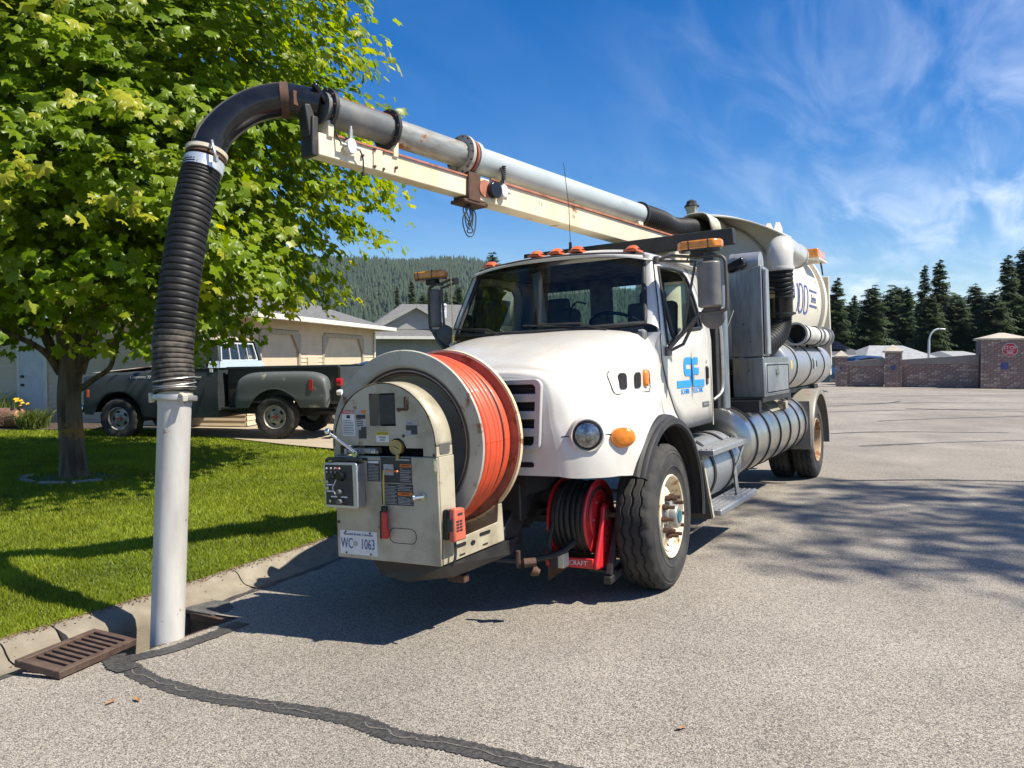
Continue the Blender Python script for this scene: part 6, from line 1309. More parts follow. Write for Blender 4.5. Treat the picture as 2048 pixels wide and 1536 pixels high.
def flange(f, r0, r1, th, mat, name, nb=10, bmat='rusty_steel'):
    m = MB(); c = bp_(f); m.lathe([(r0, -th/2), (r1, -th/2), (r1, th/2), (r0, th/2)], c, BU, 40); fo = part(name, mat, m, boom)
    u, w2, d_ = frame(BU)
    for k in range(nb): a = 2*PI*k/nb; p = c+(u*math.cos(a)+w2*math.sin(a))*(r1-0.016); b = MB(); b.cyl(p-BU*(th/2+0.012), p+BU*(th/2+0.012), 0.008, n=6); part('bolt', bmat, b, fo, smooth=0)
flange(0.012, 0.11, 0.150, 0.03, 'black_metal', 'pipe_flange'); flange(0.148, 0.105, 0.158, 0.028, 'black_metal', 'pipe_flange'); flange(0.338, 0.10, 0.168, 0.03, 'flange_paint', 'pipe_flange', 14); flange(0.353, 0.10, 0.152, 0.02, 'red_scrape', 'packing_ring', 0); flange(0.366, 0.11, 0.148, 0.045, 'pipe_paint', 'pipe_flange', 0); flange(0.985, 0.11, 0.142, 0.03, 'black_metal', 'hose_clamp', 0)
for f, w_ in ((0.010, 0.05), (0.153, 0.05), (0.965, 0.09)): m = MB(); m.bar(bp_(f, 0.10), bp_(f, 0.22), 0.16, w_, BU); part('pipe_saddle', 'boom_paint', m, boom, bevel=0.006)
m = MB(); c = bp_(0.405, 0.262, 0.095); m.cyl(c, c+BS*0.055, 0.072, n=28); part('reel_drum', 'black_plastic', m, boom, bevel=0.006); m = MB(); m.cyl(bp_(0.385, 0.262, 0.08), bp_(0.385, 0.262, 0.10), 0.075, n=20); part('drum_plate', 'rusty_flange', m, boom)
def jbox(f, dn, s_=1.0):
    c = bp_(f, dn, 0.085); m = MB(); m.prism([(0.042*s_*math.cos(t), 0.06*s_*math.sin(t)) for t in np.linspace(PI/8, 2*PI+PI/8, 9)[:-1]], c, BU, BN, BS*0.05); jb = part('junction_box', 'white_print', m, boom, bevel=0.006)
    m = MB(); m.cyl(c+BS*0.025+BN*0.05*s_, c+BS*0.025+BN*0.125*s_, 0.017, n=10); m.cyl(c+BS*0.025+BN*0.125, c+BS*0.025+BN*0.15, 0.011, n=8)
    for q in (-1, 1): m.cyl(c+BS*0.025+BU*q*0.04*s_, c+BS*0.025+BU*q*0.085*s_, 0.013, n=8)
    part('cable_gland', 'galvanised', m, jb); return c
c = jbox(0.045, 0.26); m = MB(); m.tube(cr([c+BS*0.03+BU*0.08, c+BU*0.12-BN*0.06+BS*0.02, c+BU*0.14-BN*0.16], 12), 0.006, 5); m.cyl(c+BU*0.14-BN*0.15, c+BU*0.14-BN*0.175, 0.014); part('cable', 'rubber', m, boom); m = MB(); m.tube(cr([c+BS*0.03-BU*0.08, c-BU*0.10+BN*0.06, c-BU*0.12+BN*0.14, c-BU*0.09+BN*0.2], 12), 0.006, 5); part('cable', 'rubber', m, boom)
c = jbox(0.434, 0.245); m = MB(); m.tube(cr([c+BS*0.03+BN*0.05, c+BS*0.04+BN*0.14-BU*0.02, c+BS*0.03+BN*0.20-BU*0.04], 10), 0.010, 6); m.lathe([(0.022, t) if k % 2 else (0.014, t) for k, t in enumerate(np.linspace(0.10, 0.22, 14))], c+BS*0.03, BN, 10); part('cable', 'black_metal', m, boom)
m = MB()   # loose loops of cable under the collar
c = bp_(0.352, 0.41, 0.03)
for k in range(4):
    w_, h_ = 0.035+0.016*k, 0.10+0.018*k; m.tube(cr([c, c-Z*h_*0.5+BU*w_*(1 if k % 2 else -1), c-Z*h_*1.6+BU*w_*0.6, c-Z*h_*1.75-BU*w_*0.4, c-Z*h_*0.9-BU*w_*0.9*(1 if k % 2 else -0.6), c+BS*0.01*k-Z*0.01], 26), 0.0055, 5)
part('cable_loop', 'rubber', m, boom)
for f, sz in ((0.115, (0.085, 0.13)),): m = MB(); m.bar(bp_(f-0.012, 0.275, 0.068), bp_(f+0.012, 0.275, 0.068), 0.012, 0.17, BN); pl_ = part('splice_plate', 'boom_paint', m, boom, bevel=0.003)
for f, dn in ((0.105, 0.21), (0.125, 0.21), (0.105, 0.34), (0.125, 0.34), (0.078, 0.285), (0.155, 0.30)): m = MB(); m.cyl(bp_(f, dn, 0.06), bp_(f, dn, 0.085), 0.011, n=8); part('bolt', 'rusty_steel', m, boom)
m = MB(); m.bar(bp_(-0.020, 0.10), bp_(-0.020, 0.38), 0.14, 0.05, BU); m.bar(bp_(-0.03, 0.02), bp_(-0.02, 0.24), 0.10, 0.07, BU); part('elbow_bracket', 'black_metal', m, boom, bevel=0.008)
# hose from the boom to the tank, with the cover plate and the turret under the boom root
ribbed([tuple(bp_(0.985)), tuple(bp_(1.08)), (0.10, 3.55, 3.24), (0.13, 4.1, 3.30), (0.12, 4.7, 3.36), (0.12, 5.2, 3.38)], 0.118, 0.014, 0.045, 26, parent=boom)
m = MB(); m.box((0, 3.45, 2.85), (0.5, 0.5, 0.5)); m.cyl((0, 3.45, 1.3), (0, 3.45, 2.9), 0.2, n=28); part('boom_turret', 'boom_paint', m, boom, bevel=0.02)
m = MB(); m.grid(lambda u_, v_: (0.30+0.42*(u_-0.5)-0.1, 4.15+0.9*v_, 3.50-0.14*(2*u_-1)**4-0.10*max(0, u_-0.9)*10), 12, 4); part('hose_cover', 'pale_bar', m, boom, solid=0.02, fix=False)
# small lantern shaped vent on the tank top
m = MB(); c = Vector((0.02, 4.6, 3.56)); m.prism([(0.04*a, 0.04*b) for a, b in ((-1, -1), (1, -1), (1, 1), (-1, 1))], c-Z*0.1, X, Y, Z*0.10); m.add([tuple(c+Vector((s1*0.07, s2*0.07, 0.10))) for s1, s2 in ((-1, -1), (1, -1), (1, 1), (-1, 1))]+[tuple(c+Vector((s1*0.045, s2*0.045, 0.0))) for s1, s2 in ((-1, -1), (1, -1), (1, 1), (-1, 1))], [(0, 1, 2, 3), (4, 5, 1, 0), (5, 6, 2, 1), (6, 7, 3, 2), (7, 4, 0, 3)]); tv = part('tank_vent', 'galvanised', m)
m = MB(); m.lathe([(0.10, 0.10), (0.098, 0.115), (0.07, 0.14), (0.065, 0.17), (0.03, 0.19), (0.0, 0.20)], c, Z, 8); part('vent_cap', 'black_metal', m, tv)
# --- elbow, hose and suction tube hanging over the drain
EL = [(-1.418, -1.85, 3.192), (-1.393, -1.788, 3.339), (-1.322, -1.688, 3.475), (-1.221, -1.572, 3.572), (-1.088, -1.438, 3.620), (-0.985, -1.345, 3.605), (-0.892, -1.27, 3.575)]
m = MB(); m.tube(cr(EL, 44), 0.118, 36); elb = part('boom_elbow', 'black_plastic', m, smooth=60)
P = [Vector(p) for p in cr(EL, 44)]
def along(i): d = (P[min(i+1, 44)]-P[max(i-1, 0)]).normalized(); return P[i], d
c, d = along(30); m = MB(); m.lathe([(0.119, -0.03), (0.126, -0.028), (0.126, 0.028), (0.119, 0.03)], c, d, 36); sb_ = part('elbow_strap', 'rusty_steel', m, elb); m = MB(); m.box(c+BS*0.13-Z*0.02, (0.03, 0.06, 0.10)); part('strap_buckle', 'rusty_steel', m, elb)
m = MB(); kk = [along(i) for i in range(3, 30)]
for sgn in (0.42, 0.95):
    pts = []
    for c, d in kk: o_ = (Vector((-0.62, -0.55, 0.62))-d*d.dot(Vector((-0.62, -0.55, 0.62)))).normalized(); s2 = d.cross(o_); pts.append(c+(o_*math.cos(sgn-0.35)+s2*math.sin(sgn-0.35))*0.119)
    m.tube(pts, 0.006, 5)
part('wear_plate_edge', 'grey_plastic', m, elb)
m = MB(); c, d = along(38); q = (c+BS*0.115+BN*0.05); m.bar(q-BU*0.02+BN*0.06, q+BU*0.10-BN*0.06, 0.035, 0.05, BS); part('swivel_handle', 'black_plastic', m, elb, bevel=0.012)
HP = [(-1.410, -2.193, 1.575), (-1.432, -2.175, 1.854), (-1.420, -2.117, 2.252), (-1.425, -2.011, 2.697), (-1.421, -1.905, 3.05), (-1.418, -1.86, 3.165)]
d0 = (Vector(HP[-1])-Vector(HP[-3])).normalized()
for off, r_, w_, mat, nm in ((0.045, 0.142, 0.035, 'pale_bar', 'quick_clamp'), (0.015, 0.133, 0.03, 'rusty_steel', 'hose_ring'), (-0.055, 0.135, 0.085, 'zinc_band', 'band_clamp')): m = MB(); m.lathe([(r_-0.02, -w_/2), (r_, -w_/2+0.004), (r_, w_/2-0.004), (r_-0.02, w_/2)], Vector(HP[-1])+d0*off, d0, 36); part(nm, mat, m, elb)
m = MB(); c = Vector(HP[-1])+d0*0.04+Vector((0.13, -0.06, 0)); m.tube(cr([c+Z*0.06, c+Vector((0.03, -0.02, 0.02)), c+Vector((0.05, -0.02, -0.05)), c+Vector((0.03, 0, -0.09))], 10), 0.009, 6); m.box(c+Vector((0.04, -0.01, -0.07)), (0.03, 0.02, 0.04)); part('clamp_lever', 'galvanised', m, elb)
HPa = [Vector(p) for p in cr([Vector(p) for p in HP], 60)]
ribbed([tuple(p) for p in HPa[16:58:6]]+[tuple(HPa[58])], 0.122, 0.008, 0.034, 30, 'hose_rubber', 'suction_hose', elb)
ribbed([tuple(p) for p in HPa[0:17:4]], 0.1225, 0.008, 0.034, 30, 'hose_muddy', 'muddy_hose_end', elb)
for k, z in enumerate((1.63, 1.66, 1.60)): m = MB(); c = Vector((-1.412, -2.189, z)); t_ = Vector((0.02*(k-1), 0.03, 1)).normalized(); m.tube([c+Vector((0.131*math.cos(a), 0.131*math.sin(a), 0.012*math.sin(a+k))) for a in np.linspace(0, 2*PI, 37)], 0.0045, 5); part('wire_tie', 'galvanised', m, elb)
m = MB(); tb0 = Vector((-1.416, -2.36, -0.42)); tb1 = Vector((-1.410, -2.193, 1.545)); tdv = (tb1-tb0).normalized(); tl_ = (tb1-tb0).length
m.lathe([(0.103, 0), (0.103, tl_-0.06), (0.106, tl_-0.05), (0.106, tl_)], tb0, tdv, 40); m.cyl(tb0, tb0+tdv*0.01, 0.103, n=40); tube_ = part('suction_tube', 'tube_alloy', m, elb, smooth=40)
for off, r_, w_, mat in ((tl_-0.005, 0.140, 0.034, 'galvanised'), (tl_+0.02, 0.112, 0.03, 'pale_bar')): m = MB(); m.lathe([(r_-0.03, -w_/2), (r_-0.004, -w_/2), (r_, 0), (r_-0.004, w_/2), (r_-0.03, w_/2)], tb0+tdv*off, tdv, 40); part('quick_clamp', mat, m, elb)
m = MB(); c = tb0+tdv*tl_; m.box(c+Vector((0.155, -0.06, 0.0)), (0.08, 0.035, 0.045), (0, rad(12), rad(-20))); m.cyl(c+Vector((-0.14, -0.07, -0.03)), c+Vector((-0.14, -0.07, 0.035)), 0.02, n=8); part('clamp_latch', 'pale_bar', m, elb, bevel=0.006)
# --- jetter hose reel on the nose
reel = bpy.data.objects.new('hose_reel', None); COL.objects.link(reel); reel.parent = TK
RC = Vector((-0.03, 0, 1.195))
def rl(prof, y0, name, mat, n=80, **k): return part(name, mat, MB().lathe(prof, Vector((RC.x, y0, RC.z)), Y, n, **k), reel, smooth=30)
rl([(0.43, 0.05), (0.455, 0.0), (0.470, 0.006), (0.485, 0.0), (0.50, -0.014), (0.592, -0.018), (0.598, -0.006), (0.592, 0.006), (0.50, 0.008)], -1.56, 'front_flange', 'flange_paint')
rl([(0.10, 0.16), (0.36, 0.14), (0.43, 0.05), (0.455, 0.0)], -1.56, 'flange_dish', 'flange_paint')
rl([(0.468, -0.002), (0.474, -0.010), (0.482, -0.006)], -1.56, 'rust_ring', 'rusty_steel'); rl([(0.448, 0.004), (0.454, -0.006), (0.460, 0.002)], -1.56, 'rust_ring', 'rusty_steel')
rl([(0.33, 0.0), (0.585, -0.004), (0.585, 0.0)], -1.105, 'rear_flange', 'rusty_flange'); rl([(0.584, -0.016), (0.600, -0.014), (0.602, 0.012), (0.584, 0.014)], -1.105, 'rear_rim', 'cream_edge')
rl([(0.40, 0.10), (0.40, 0.46)], -1.56, 'drum', 'black_metal', 40)
# the hose itself, wound side by side; one turn is a black leader
turns = []
ys_ = np.linspace(-1.522, -1.165, 9)
for k, y in enumerate(ys_):
    m = MB(); rw = 0.548 - (0.0 if k % 3 else 0.005) - 0.012*max(0, k-5); col = 'hose_rubber' if k in (6,) else 'orange_hose'
    m.tube([Vector((RC.x+math.cos(a)*rw, y+0.010*math.sin(a+k), RC.z+math.sin(a)*rw)) for a in np.linspace(0, 2*PI, 73)], 0.0235, 10); part('hose_turn', col, m, reel, smooth=70)
for k, y in enumerate(np.linspace(-1.50, -1.18, 8)):
    m = MB(); m.tube([Vector((RC.x+math.cos(a)*0.508, y, RC.z+math.sin(a)*0.508)) for a in np.linspace(0, 2*PI, 49)], 0.022, 8); part('hose_turn', 'orange_hose', m, reel, smooth=70)
# cabinet in front of the reel: lower box, arched hood, openings
PX0, PX1, PZ0, PZ1, PYf = -0.40, 0.395, 0.495, 1.14, -1.82
cab_ = MB()
def slab(x0, x1, z0, z1, y0=PYf, th=0.012): cab_.box(((x0+x1)/2, y0+th/2, (z0+z1)/2), (x1-x0, th, z1-z0))
m = MB(); m.box(((PX0+PX1)/2, PYf+0.008, (PZ0+PZ1)/2), (PX1-PX0, 0.016, PZ1-PZ0)); cp_ = part('control_panel', 'panel_paint', m, reel, bevel=0.008)
m = MB(); m.box((PX1-0.006, PYf+0.095, (0.66+PZ1)/2), (0.012, 0.155, PZ1-0.66)); part('cabinet_side', 'panel_paint', m, reel, bevel=0.003); m = MB(); m.box((PX0+0.006, PYf+0.38, (PZ0+PZ1)/2), (0.012, 0.72, PZ1-PZ0)); part('cabinet_side', 'panel_paint', m, reel, bevel=0.003)
# side tray with slots
tr_ = MB(); pts = [(-1.80, 0.50), (-1.085, 0.51), (-1.10, 0.76), (-1.14, 0.76), (-1.16, 0.645), (-1.66, 0.625), (-1.66, 0.66), (-1.80, 0.66)]
tr_.prism(pts, (PX1-0.012, 0, 0), Y, Z, (0.014, 0, 0)); part('side_tray', 'panel_paint', tr_, reel, bevel=0.004)
m = MB(); m.box((0.0, -1.45, 0.512), (0.78, 0.70, 0.014)); m.prism(pts, (PX0, 0, 0), Y, Z, (0.012, 0, 0)); m.box((0, -1.095, 0.62), (0.78, 0.014, 0.22)); part('reel_base', 'panel_paint', m, reel)
for a0, b0, w_, h_ in ((-1.62, 0.585, 0.13, 0.022), (-1.33, 0.605, 0.13, 0.022)): m = MB(); m.prism([(x, z) for x, z in rrect(a0-w_/2, a0+w_/2, b0-h_/2, b0+h_/2, 0.010)], (PX1+0.0025, 0, 0), Y, Z, (0.003, 0, 0)); part('lifting_slot', 'dark_void', m, reel)
m = MB(); m.prism([(-1.475+0.026*math.cos(t), 0.572+0.016*math.sin(t)) for t in np.linspace(0, 2*PI, 13)[:-1]], (PX1+0.0025, 0, 0), Y, Z, (0.003, 0, 0)); part('lifting_slot', 'dark_void', m, reel)
for a0, b0 in ((-1.60, 0.525), (-1.33, 0.535)): m = MB(); m.box((PX1+0.004, a0, b0), (0.004, 0.06, 0.008)); part('lifting_slot', 'dark_void', m, reel)
# arched hood face, cut into strips round its window and its slot
AR = 0.392; AC = (-0.003, 1.20)
def arch_z(x): return AC[1]+math.sqrt(max(0, AR*AR-(x-AC[0])**2))
hf = MB()
def col_(x0, x1, lo_, hi_, n=6):
    for k in range(n):
        a, b = x0+(x1-x0)*k/n, x0+(x1-x0)*(k+1)/n; za = [lo_(a), lo_(b), min(hi_(b), arch_z(b)), min(hi_(a), arch_z(a))]
        if za[2] <= za[1] and za[3] <= za[0]: continue
        hf.add([(a, PYf, za[0]), (b, PYf, za[1]), (b, PYf, max(za[1], za[2])), (a, PYf, max(za[0], za[3]))], [(0, 1, 2, 3)])
big = lambda x: 9.0; sl_lo = lambda x: 1.145; 
def slot_top(x):
    g = 1.205; dgx = x-0.105
    if abs(dgx) < 0.062: g = max(1.19, 1.19+math.sqrt(0.062**2-dgx**2)*1.0)
    elif x > 0.167: g = 1.192
    return g
col_(-0.395, -0.345, sl_lo, big, 5); col_(0.295, 0.389, sl_lo, big, 8)
col_(-0.345, -0.10, slot_top, big, 14); col_(0.10, 0.295, slot_top, big, 16); col_(-0.10, 0.10, slot_top, lambda x: 1.325, 14); col_(-0.10, 0.10, lambda x: 1.525, big, 10)
hp_ = part('arched_hood', 'panel_paint', hf, reel, smooth=0)
m = MB(); nA = 40
for i in range(nA+1):
    a = PI*i/nA; px_, pz_ = AC[0]+AR*math.cos(a), AC[1]+AR*math.sin(a)
    m.v += [(px_, PYf, pz_), (px_, PYf+0.165, pz_)]
for i in range(nA): m.f.append((2*i, 2*i+1, 2*i+3, 2*i+2))
m.m = [0]*len(m.f); m.box((AC[0]+AR-0.004, PYf+0.0825, 1.172), (0.01, 0.165, 0.058)); m.box((AC[0]-AR+0.004, PYf+0.0825, 1.172), (0.01, 0.165, 0.058)); part('hood_rim', 'panel_paint', m, reel, smooth=40, solid=0.008)
m = MB(); m.prism(rrect(-1.79, -1.685, 1.155, 1.215, 0.014), (AC[0]+AR+0.002, 0, 0), Y, Z, (0.003, 0, 0)); part('rim_opening', 'grey_plastic', m, reel)
m = MB(); m.box((0, PYf+0.13, 1.18), (0.66, 0.01, 0.11)); m.box((0.0, PYf+0.14, 1.42), (0.24, 0.01, 0.24)); part('cabinet_recess', 'dark_void', m, reel)
m = MB(); m.box((0.03, PYf+0.03, 1.425), (0.135, 0.02, 0.19)); part('screen_flap', 'dark_print', m, reel, bevel=0.006)
m = MB(); m.box((-0.20, PYf+0.05, 1.17), (0.24, 0.07, 0.035)); 
for k in range(7): m.box((-0.31+k*0.035, PYf+0.03+0.01*(k % 3), 1.165+0.012*(k % 2)), (0.022, 0.05, 0.04+0.01*(k % 3)), (0.2*k, 0.3*k, 0.1*k))
part('valve_bank', 'galvanised', m, reel, bevel=0.004)
m = MB(); a0, a1 = Vector((-0.215, PYf-0.02, 1.165)), Vector((-0.355, PYf-0.10, 1.30)); m.cyl(a0, a1, 0.011, 0.007, 10); m.cyl(a0+Vector((-0.0, 0, -0.01)), a0+Vector((0, 0.05, -0.01)), 0.022, n=12); m.cyl(a0+Vector((0.03, -0.01, 0)), a1.lerp(a0, 0.3)+Vector((0.01, 0, 0)), 0.004, n=6); m.lathe([(0.001, -0.021), (0.012, -0.017), (0.0195, -0.008), (0.021, 0), (0.0195, 0.008), (0.012, 0.017), (0.001, 0.021)], a1, Z, 16); part('control_lever', 'chrome', m, reel, smooth=60)
gc = Vector((0.105, PYf-0.012, 1.197)); m = MB(); m.lathe([(0.042, 0.03), (0.047, 0.0), (0.045, -0.008), (0.040, -0.006)], gc, Y, 28); m.cyl(gc+Vector((0, 0.01, -0.045)), gc+Vector((0, 0.01, -0.075)), 0.012, n=8); ga_ = part('pressure_gauge', 'brass', m, reel); m = MB(); m.cyl(gc-Y*0.004, gc-Y*0.001, 0.041, n=28); part('gauge_dial', 'gauge_face', m, ga_); m = MB(); m.bar(gc+Vector((-0.02, -0.006, 0.008)), gc+Vector((0.022, -0.006, -0.008)), 0.002, 0.003); part('gauge_needle', 'black_print', m, ga_)
# control box with switches
m = MB(); m.prism(rrect(-0.425, -0.155, 0.82, 1.105, 0.022), (0, PYf-0.075, 0), X, Z, (0, 0.075, 0)); cb = part('control_box', 'aluminium', m, reel, bevel=0.006)
m = MB(); m.box((-0.300, PYf-0.077, 0.965), (0.215, 0.004, 0.25)); part('control_face', 'dark_print', m, cb)
for i, (x, z, r_, mt4) in enumerate([(-0.39+0.034*k, 1.068, 0.007, 'grey_print') for k in range(4)]+[(-0.39+0.036*k, 1.042, 0.008, 'grey_plastic') for k in range(3)]+[(-0.335, 1.015, 0.016, 'black_plastic'), (-0.275, 1.02, 0.030, 'black_plastic'), (-0.285, 0.925, 0.017, 'grey_plastic'), (-0.285, 0.865, 0.018, 'grey_plastic'), (-0.365, 0.865, 0.011, 'chrome'), (-0.385, 0.985, 0.012, 'chrome'), (-0.385, 0.945, 0.012, 'chrome'), (-0.31, 1.068, 0.006, 'red_print')]):
    m = MB(); m.cyl((x, PYf-0.079, z), (x, PYf-0.079-(0.03 if r_ > 0.015 else 0.012), z), r_, r_*0.85, 14); part('switch', mt4, m, cb)
for x, z, w_ in ((-0.375, 0.965, 0.05), (-0.37, 0.925, 0.06), (-0.34, 0.892, 0.05), (-0.26, 0.892, 0.05)): m = MB(); m.box((x, PYf-0.0795, z), (w_, 0.002, 0.008)); part('switch_label', 'white_print', m, cb)
m = MB(); m.tube([(-0.30, PYf-0.10, 1.005), (-0.325, PYf-0.11, 0.95), (-0.31, PYf-0.10, 0.905)], 0.003, 5); part('cord', 'white_print', m, cb)
m = MB(); m.box((-0.27, PYf-0.03, 1.122), (0.28, 0.07, 0.014)); m.lathe([(0.030, 0), (0.030, 0.02), (0.018, 0.02)], (-0.43, PYf-0.02, 1.10), Y, 16); part('control_bracket', 'black_metal', m, reel)
def sticker(x0, x1, z0, z1, bands, parent=reel, y=PYf-0.0012):
    m = MB(); m.box(((x0+x1)/2, y, (z0+z1)/2), (x1-x0, 0.002, z1-z0)); s_ = part('sticker', bands[0], m, parent, smooth=0)
    for (mat, a, b, c, d) in bands[1:]:
        m = MB(); m.box((x0+(x1-x0)*(a+b)/2, y-0.0014, z0+(z1-z0)*(c+d)/2), ((x1-x0)*(b-a), 0.001, (z1-z0)*(d-c))); part('printed_block', mat, m, s_, smooth=0)
    return s_
lines = lambda mat, a, b, zs: [(mat, a, b-(0.06 if i % 3 == 1 else 0)-(0.2 if i == len(zs)-1 else 0), z, z+0.022) for i, z in enumerate(zs)]
s_ = sticker(-0.318, -0.218, 1.265, 1.425, ['white_print', ('red_print', 0.0, 1, 0.86, 1.0), ('black_print', 0.36, 0.64, 0.68, 0.81)]+lines('black_print', 0.06, 0.94, np.linspace(0.06, 0.58, 9))); txt('lettering', 'DANGER', 0.022, (-0.262, PYf-0.004, 1.4135), X, Z, 'white_print', s_, 0.0004)
sticker(-0.208, -0.128, 1.245, 1.425, ['grey_print', ('orange_print', 0.62, 1, 0.88, 1), ('black_print', 0.05, 0.95, 0.70, 0.84), ('dark_print', 0.25, 1, 0.02, 0.32), ('dark_print', 0.5, 1, 0.32, 0.42)]+lines('black_print', 0.08, 0.7, np.linspace(0.46, 0.66, 4)))
s_ = sticker(-0.052, 0.043, 1.228, 1.292, ['white_print', ('yellow_print', 0, 1, 0.62, 1)]); txt('lettering', 'CAUTION', 0.0185, (-0.004, PYf-0.004, 1.2795), X, Z, 'black_print', s_, 0.0004); txt('lettering', 'MOVING', 0.014, (-0.004, PYf-0.004, 1.256), X, Z, 'black_print', s_, 0.0004); txt('lettering', 'PARTS', 0.014, (-0.004, PYf-0.004, 1.240), X, Z, 'black_print', s_, 0.0004)
sticker(0.168, 0.258, 1.265, 1.355, ['grey_print', ('dark_print', 0.1, 1, 0.38, 0.72), ('dark_print', 0.5, 1, 0.1, 0.38)]+lines('black_print', 0.2, 0.9, [0.8, 0.88]))
sticker(-0.135, -0.035, 0.985, 1.115, ['dark_print', ('white_print', 0.08, 0.92, 0.86, 0.97)]+lines('grey_print', 0.1, 0.9, np.linspace(0.06, 0.76, 11)))
s_ = sticker(-0.028, 0.205, 0.980, 1.136, ['dark_print', ('grey_print', 0.1, 0.42, 0.30, 0.72), ('orange_print', 0.63, 0.99, 0.62, 0.74), ('grey_print', 0.5, 0.95, 0.88, 0.93)]+lines('grey_print', 0.63, 0.97, np.linspace(0.08, 0.54, 8))); txt('lettering', 'WARNING', 0.013, (0.161, PYf-0.004, 1.086), X, Z, 'black_print', s_, 0.0004)
s_ = sticker(-0.028, 0.210, 0.845, 0.975, ['dark_print', ('orange_print', 0.52, 0.98, 0.46, 0.62)]+lines('grey_print', 0.04, 0.48, np.linspace(0.06, 0.92, 14))+lines('grey_print', 0.52, 0.97, np.linspace(0.06, 0.38, 6))+lines('grey_print', 0.52, 0.97, np.linspace(0.7, 0.92, 4))); txt('lettering', 'WARNING', 0.014, (0.150, PYf-0.004, 0.9152), X, Z, 'black_print', s_, 0.0004)
m = MB(); m.cyl((0.285, PYf+0.005, 0.905), (0.285, PYf-0.006, 0.905), 0.022, n=18); m.cyl((0.285, PYf-0.004, 0.905), (0.25, PYf-0.05, 0.905), 0.013, n=12); m.cyl((0.25, PYf-0.05, 0.905), (0.243, PYf-0.06, 0.905), 0.020, n=16); part('panel_knob', 'chrome', m, reel)
m = MB(); m.tube([Vector((0.185+a, PYf-0.004, b)) for a, b in rrect(-0.012, 0.012, 1.42, 1.50, 0.011)]+[Vector((0.197, PYf-0.004, 1.489))], 0.004, 6); m.box((0.185, PYf-0.008, 1.452), (0.012, 0.012, 0.055)); m.box((0.15, PYf-0.004, 1.425), (0.07, 0.006, 0.016)); part('hood_latch', 'rusty_steel', m, reel)
for x, z in ((0.375, 1.155), (-0.38, 0.72), (0.13, 1.42), (0.155, 1.265)): m = MB(); m.cyl((x, PYf, z), (x, PYf-0.008, z), 0.009, n=8); part('bolt', 'rusty_steel', m, reel)
m = MB(); m.box((0.382, PYf-0.006, 1.09), (0.02, 0.014, 0.085)); m.cyl((0.386, PYf-0.012, 1.06), (0.386, PYf-0.012, 1.12), 0.009, n=8); part('side_latch', 'chrome', m, reel)
m = MB(); m.tube([Vector((0.12+a, PYf-0.0005, 0.66+b)) for a, b in rrect(-0.10, 0.10, -0.045, 0.045, 0.04)]+[Vector((0.22, PYf-0.0005, 0.665))], 0.002, 5); part('access_seam', 'dark_void', m, reel)
# licence plate
s_ = sticker(-0.375, -0.078, 0.521, 0.670, ['white_print']); s_.name = 'licence_plate'; part_b = s_
txt('lettering', 'Beautiful British Columbia', 0.0225, (-0.227, PYf-0.004, 0.648), X, Z, 'navy_print', s_, 0.0004, wide=0.98)
txt('lettering', 'WC', 0.092, (-0.318, PYf-0.004, 0.587), X, Z, 'navy_print', s_, 0.0004, wide=0.62); txt('lettering', '1063', 0.092, (-0.152, PYf-0.004, 0.587), X, Z, 'navy_print', s_, 0.0004, wide=0.62)
m = MB(); m.prism([(-0.018, -0.014), (0.016, -0.016), (0.02, 0.0), (0.014, 0.016), (-0.006, 0.013), (-0.018, 0.016), (-0.013, 0.0)], (-0.252, PYf-0.0035, 0.590), X, Z, (0, 0.0006, 0)); part('plate_emblem', 'grey_print', m, s_)
for x in (-0.325, -0.13): 
    for z in (0.661, 0.530): m = MB(); m.cyl((x, PYf-0.002, z), (x, PYf-0.007, z), 0.006, n=8); part('bolt', 'rusty_steel', m, s_)
# skid and support below the reel
m = MB(); m.add([(-0.15, -1.78, 0.49), (0.38, -1.78, 0.49), (0.40, -0.9, 0.50), (-0.45, -0.9, 0.50), (-0.12, -1.74, 0.39), (0.10, -1.76, 0.365), (0.34, -1.62, 0.385), (0.40, -1.0, 0.40), (-0.45, -1.0, 0.40)], [(0, 1, 6, 5, 4), (1, 2, 7, 6), (2, 3, 8, 7), (3, 0, 4, 8), (4, 5, 6, 7, 8), (0, 3, 2, 1)]); part('front_skid', 'black_metal', m, reel, smooth=20)
m = MB(); m.box((0.26, -1.45, 0.335), (0.13, 0.06, 0.05)); part('tow_lug', 'rusty_steel', m, reel, bevel=0.006)
m = MB(); m.cyl((0.60, -1.2, 0.40), (0.66, -1.15, 0.40), 0.03, n=12); m.cyl((0.55, -1.18, 0.36), (0.55, -1.18, 0.47), 0.016, n=8); m.cyl((0.64, -1.16, 0.35), (0.68, -1.14, 0.33), 0.04, 0.02); part('water_coupling', 'rusty_steel', m)
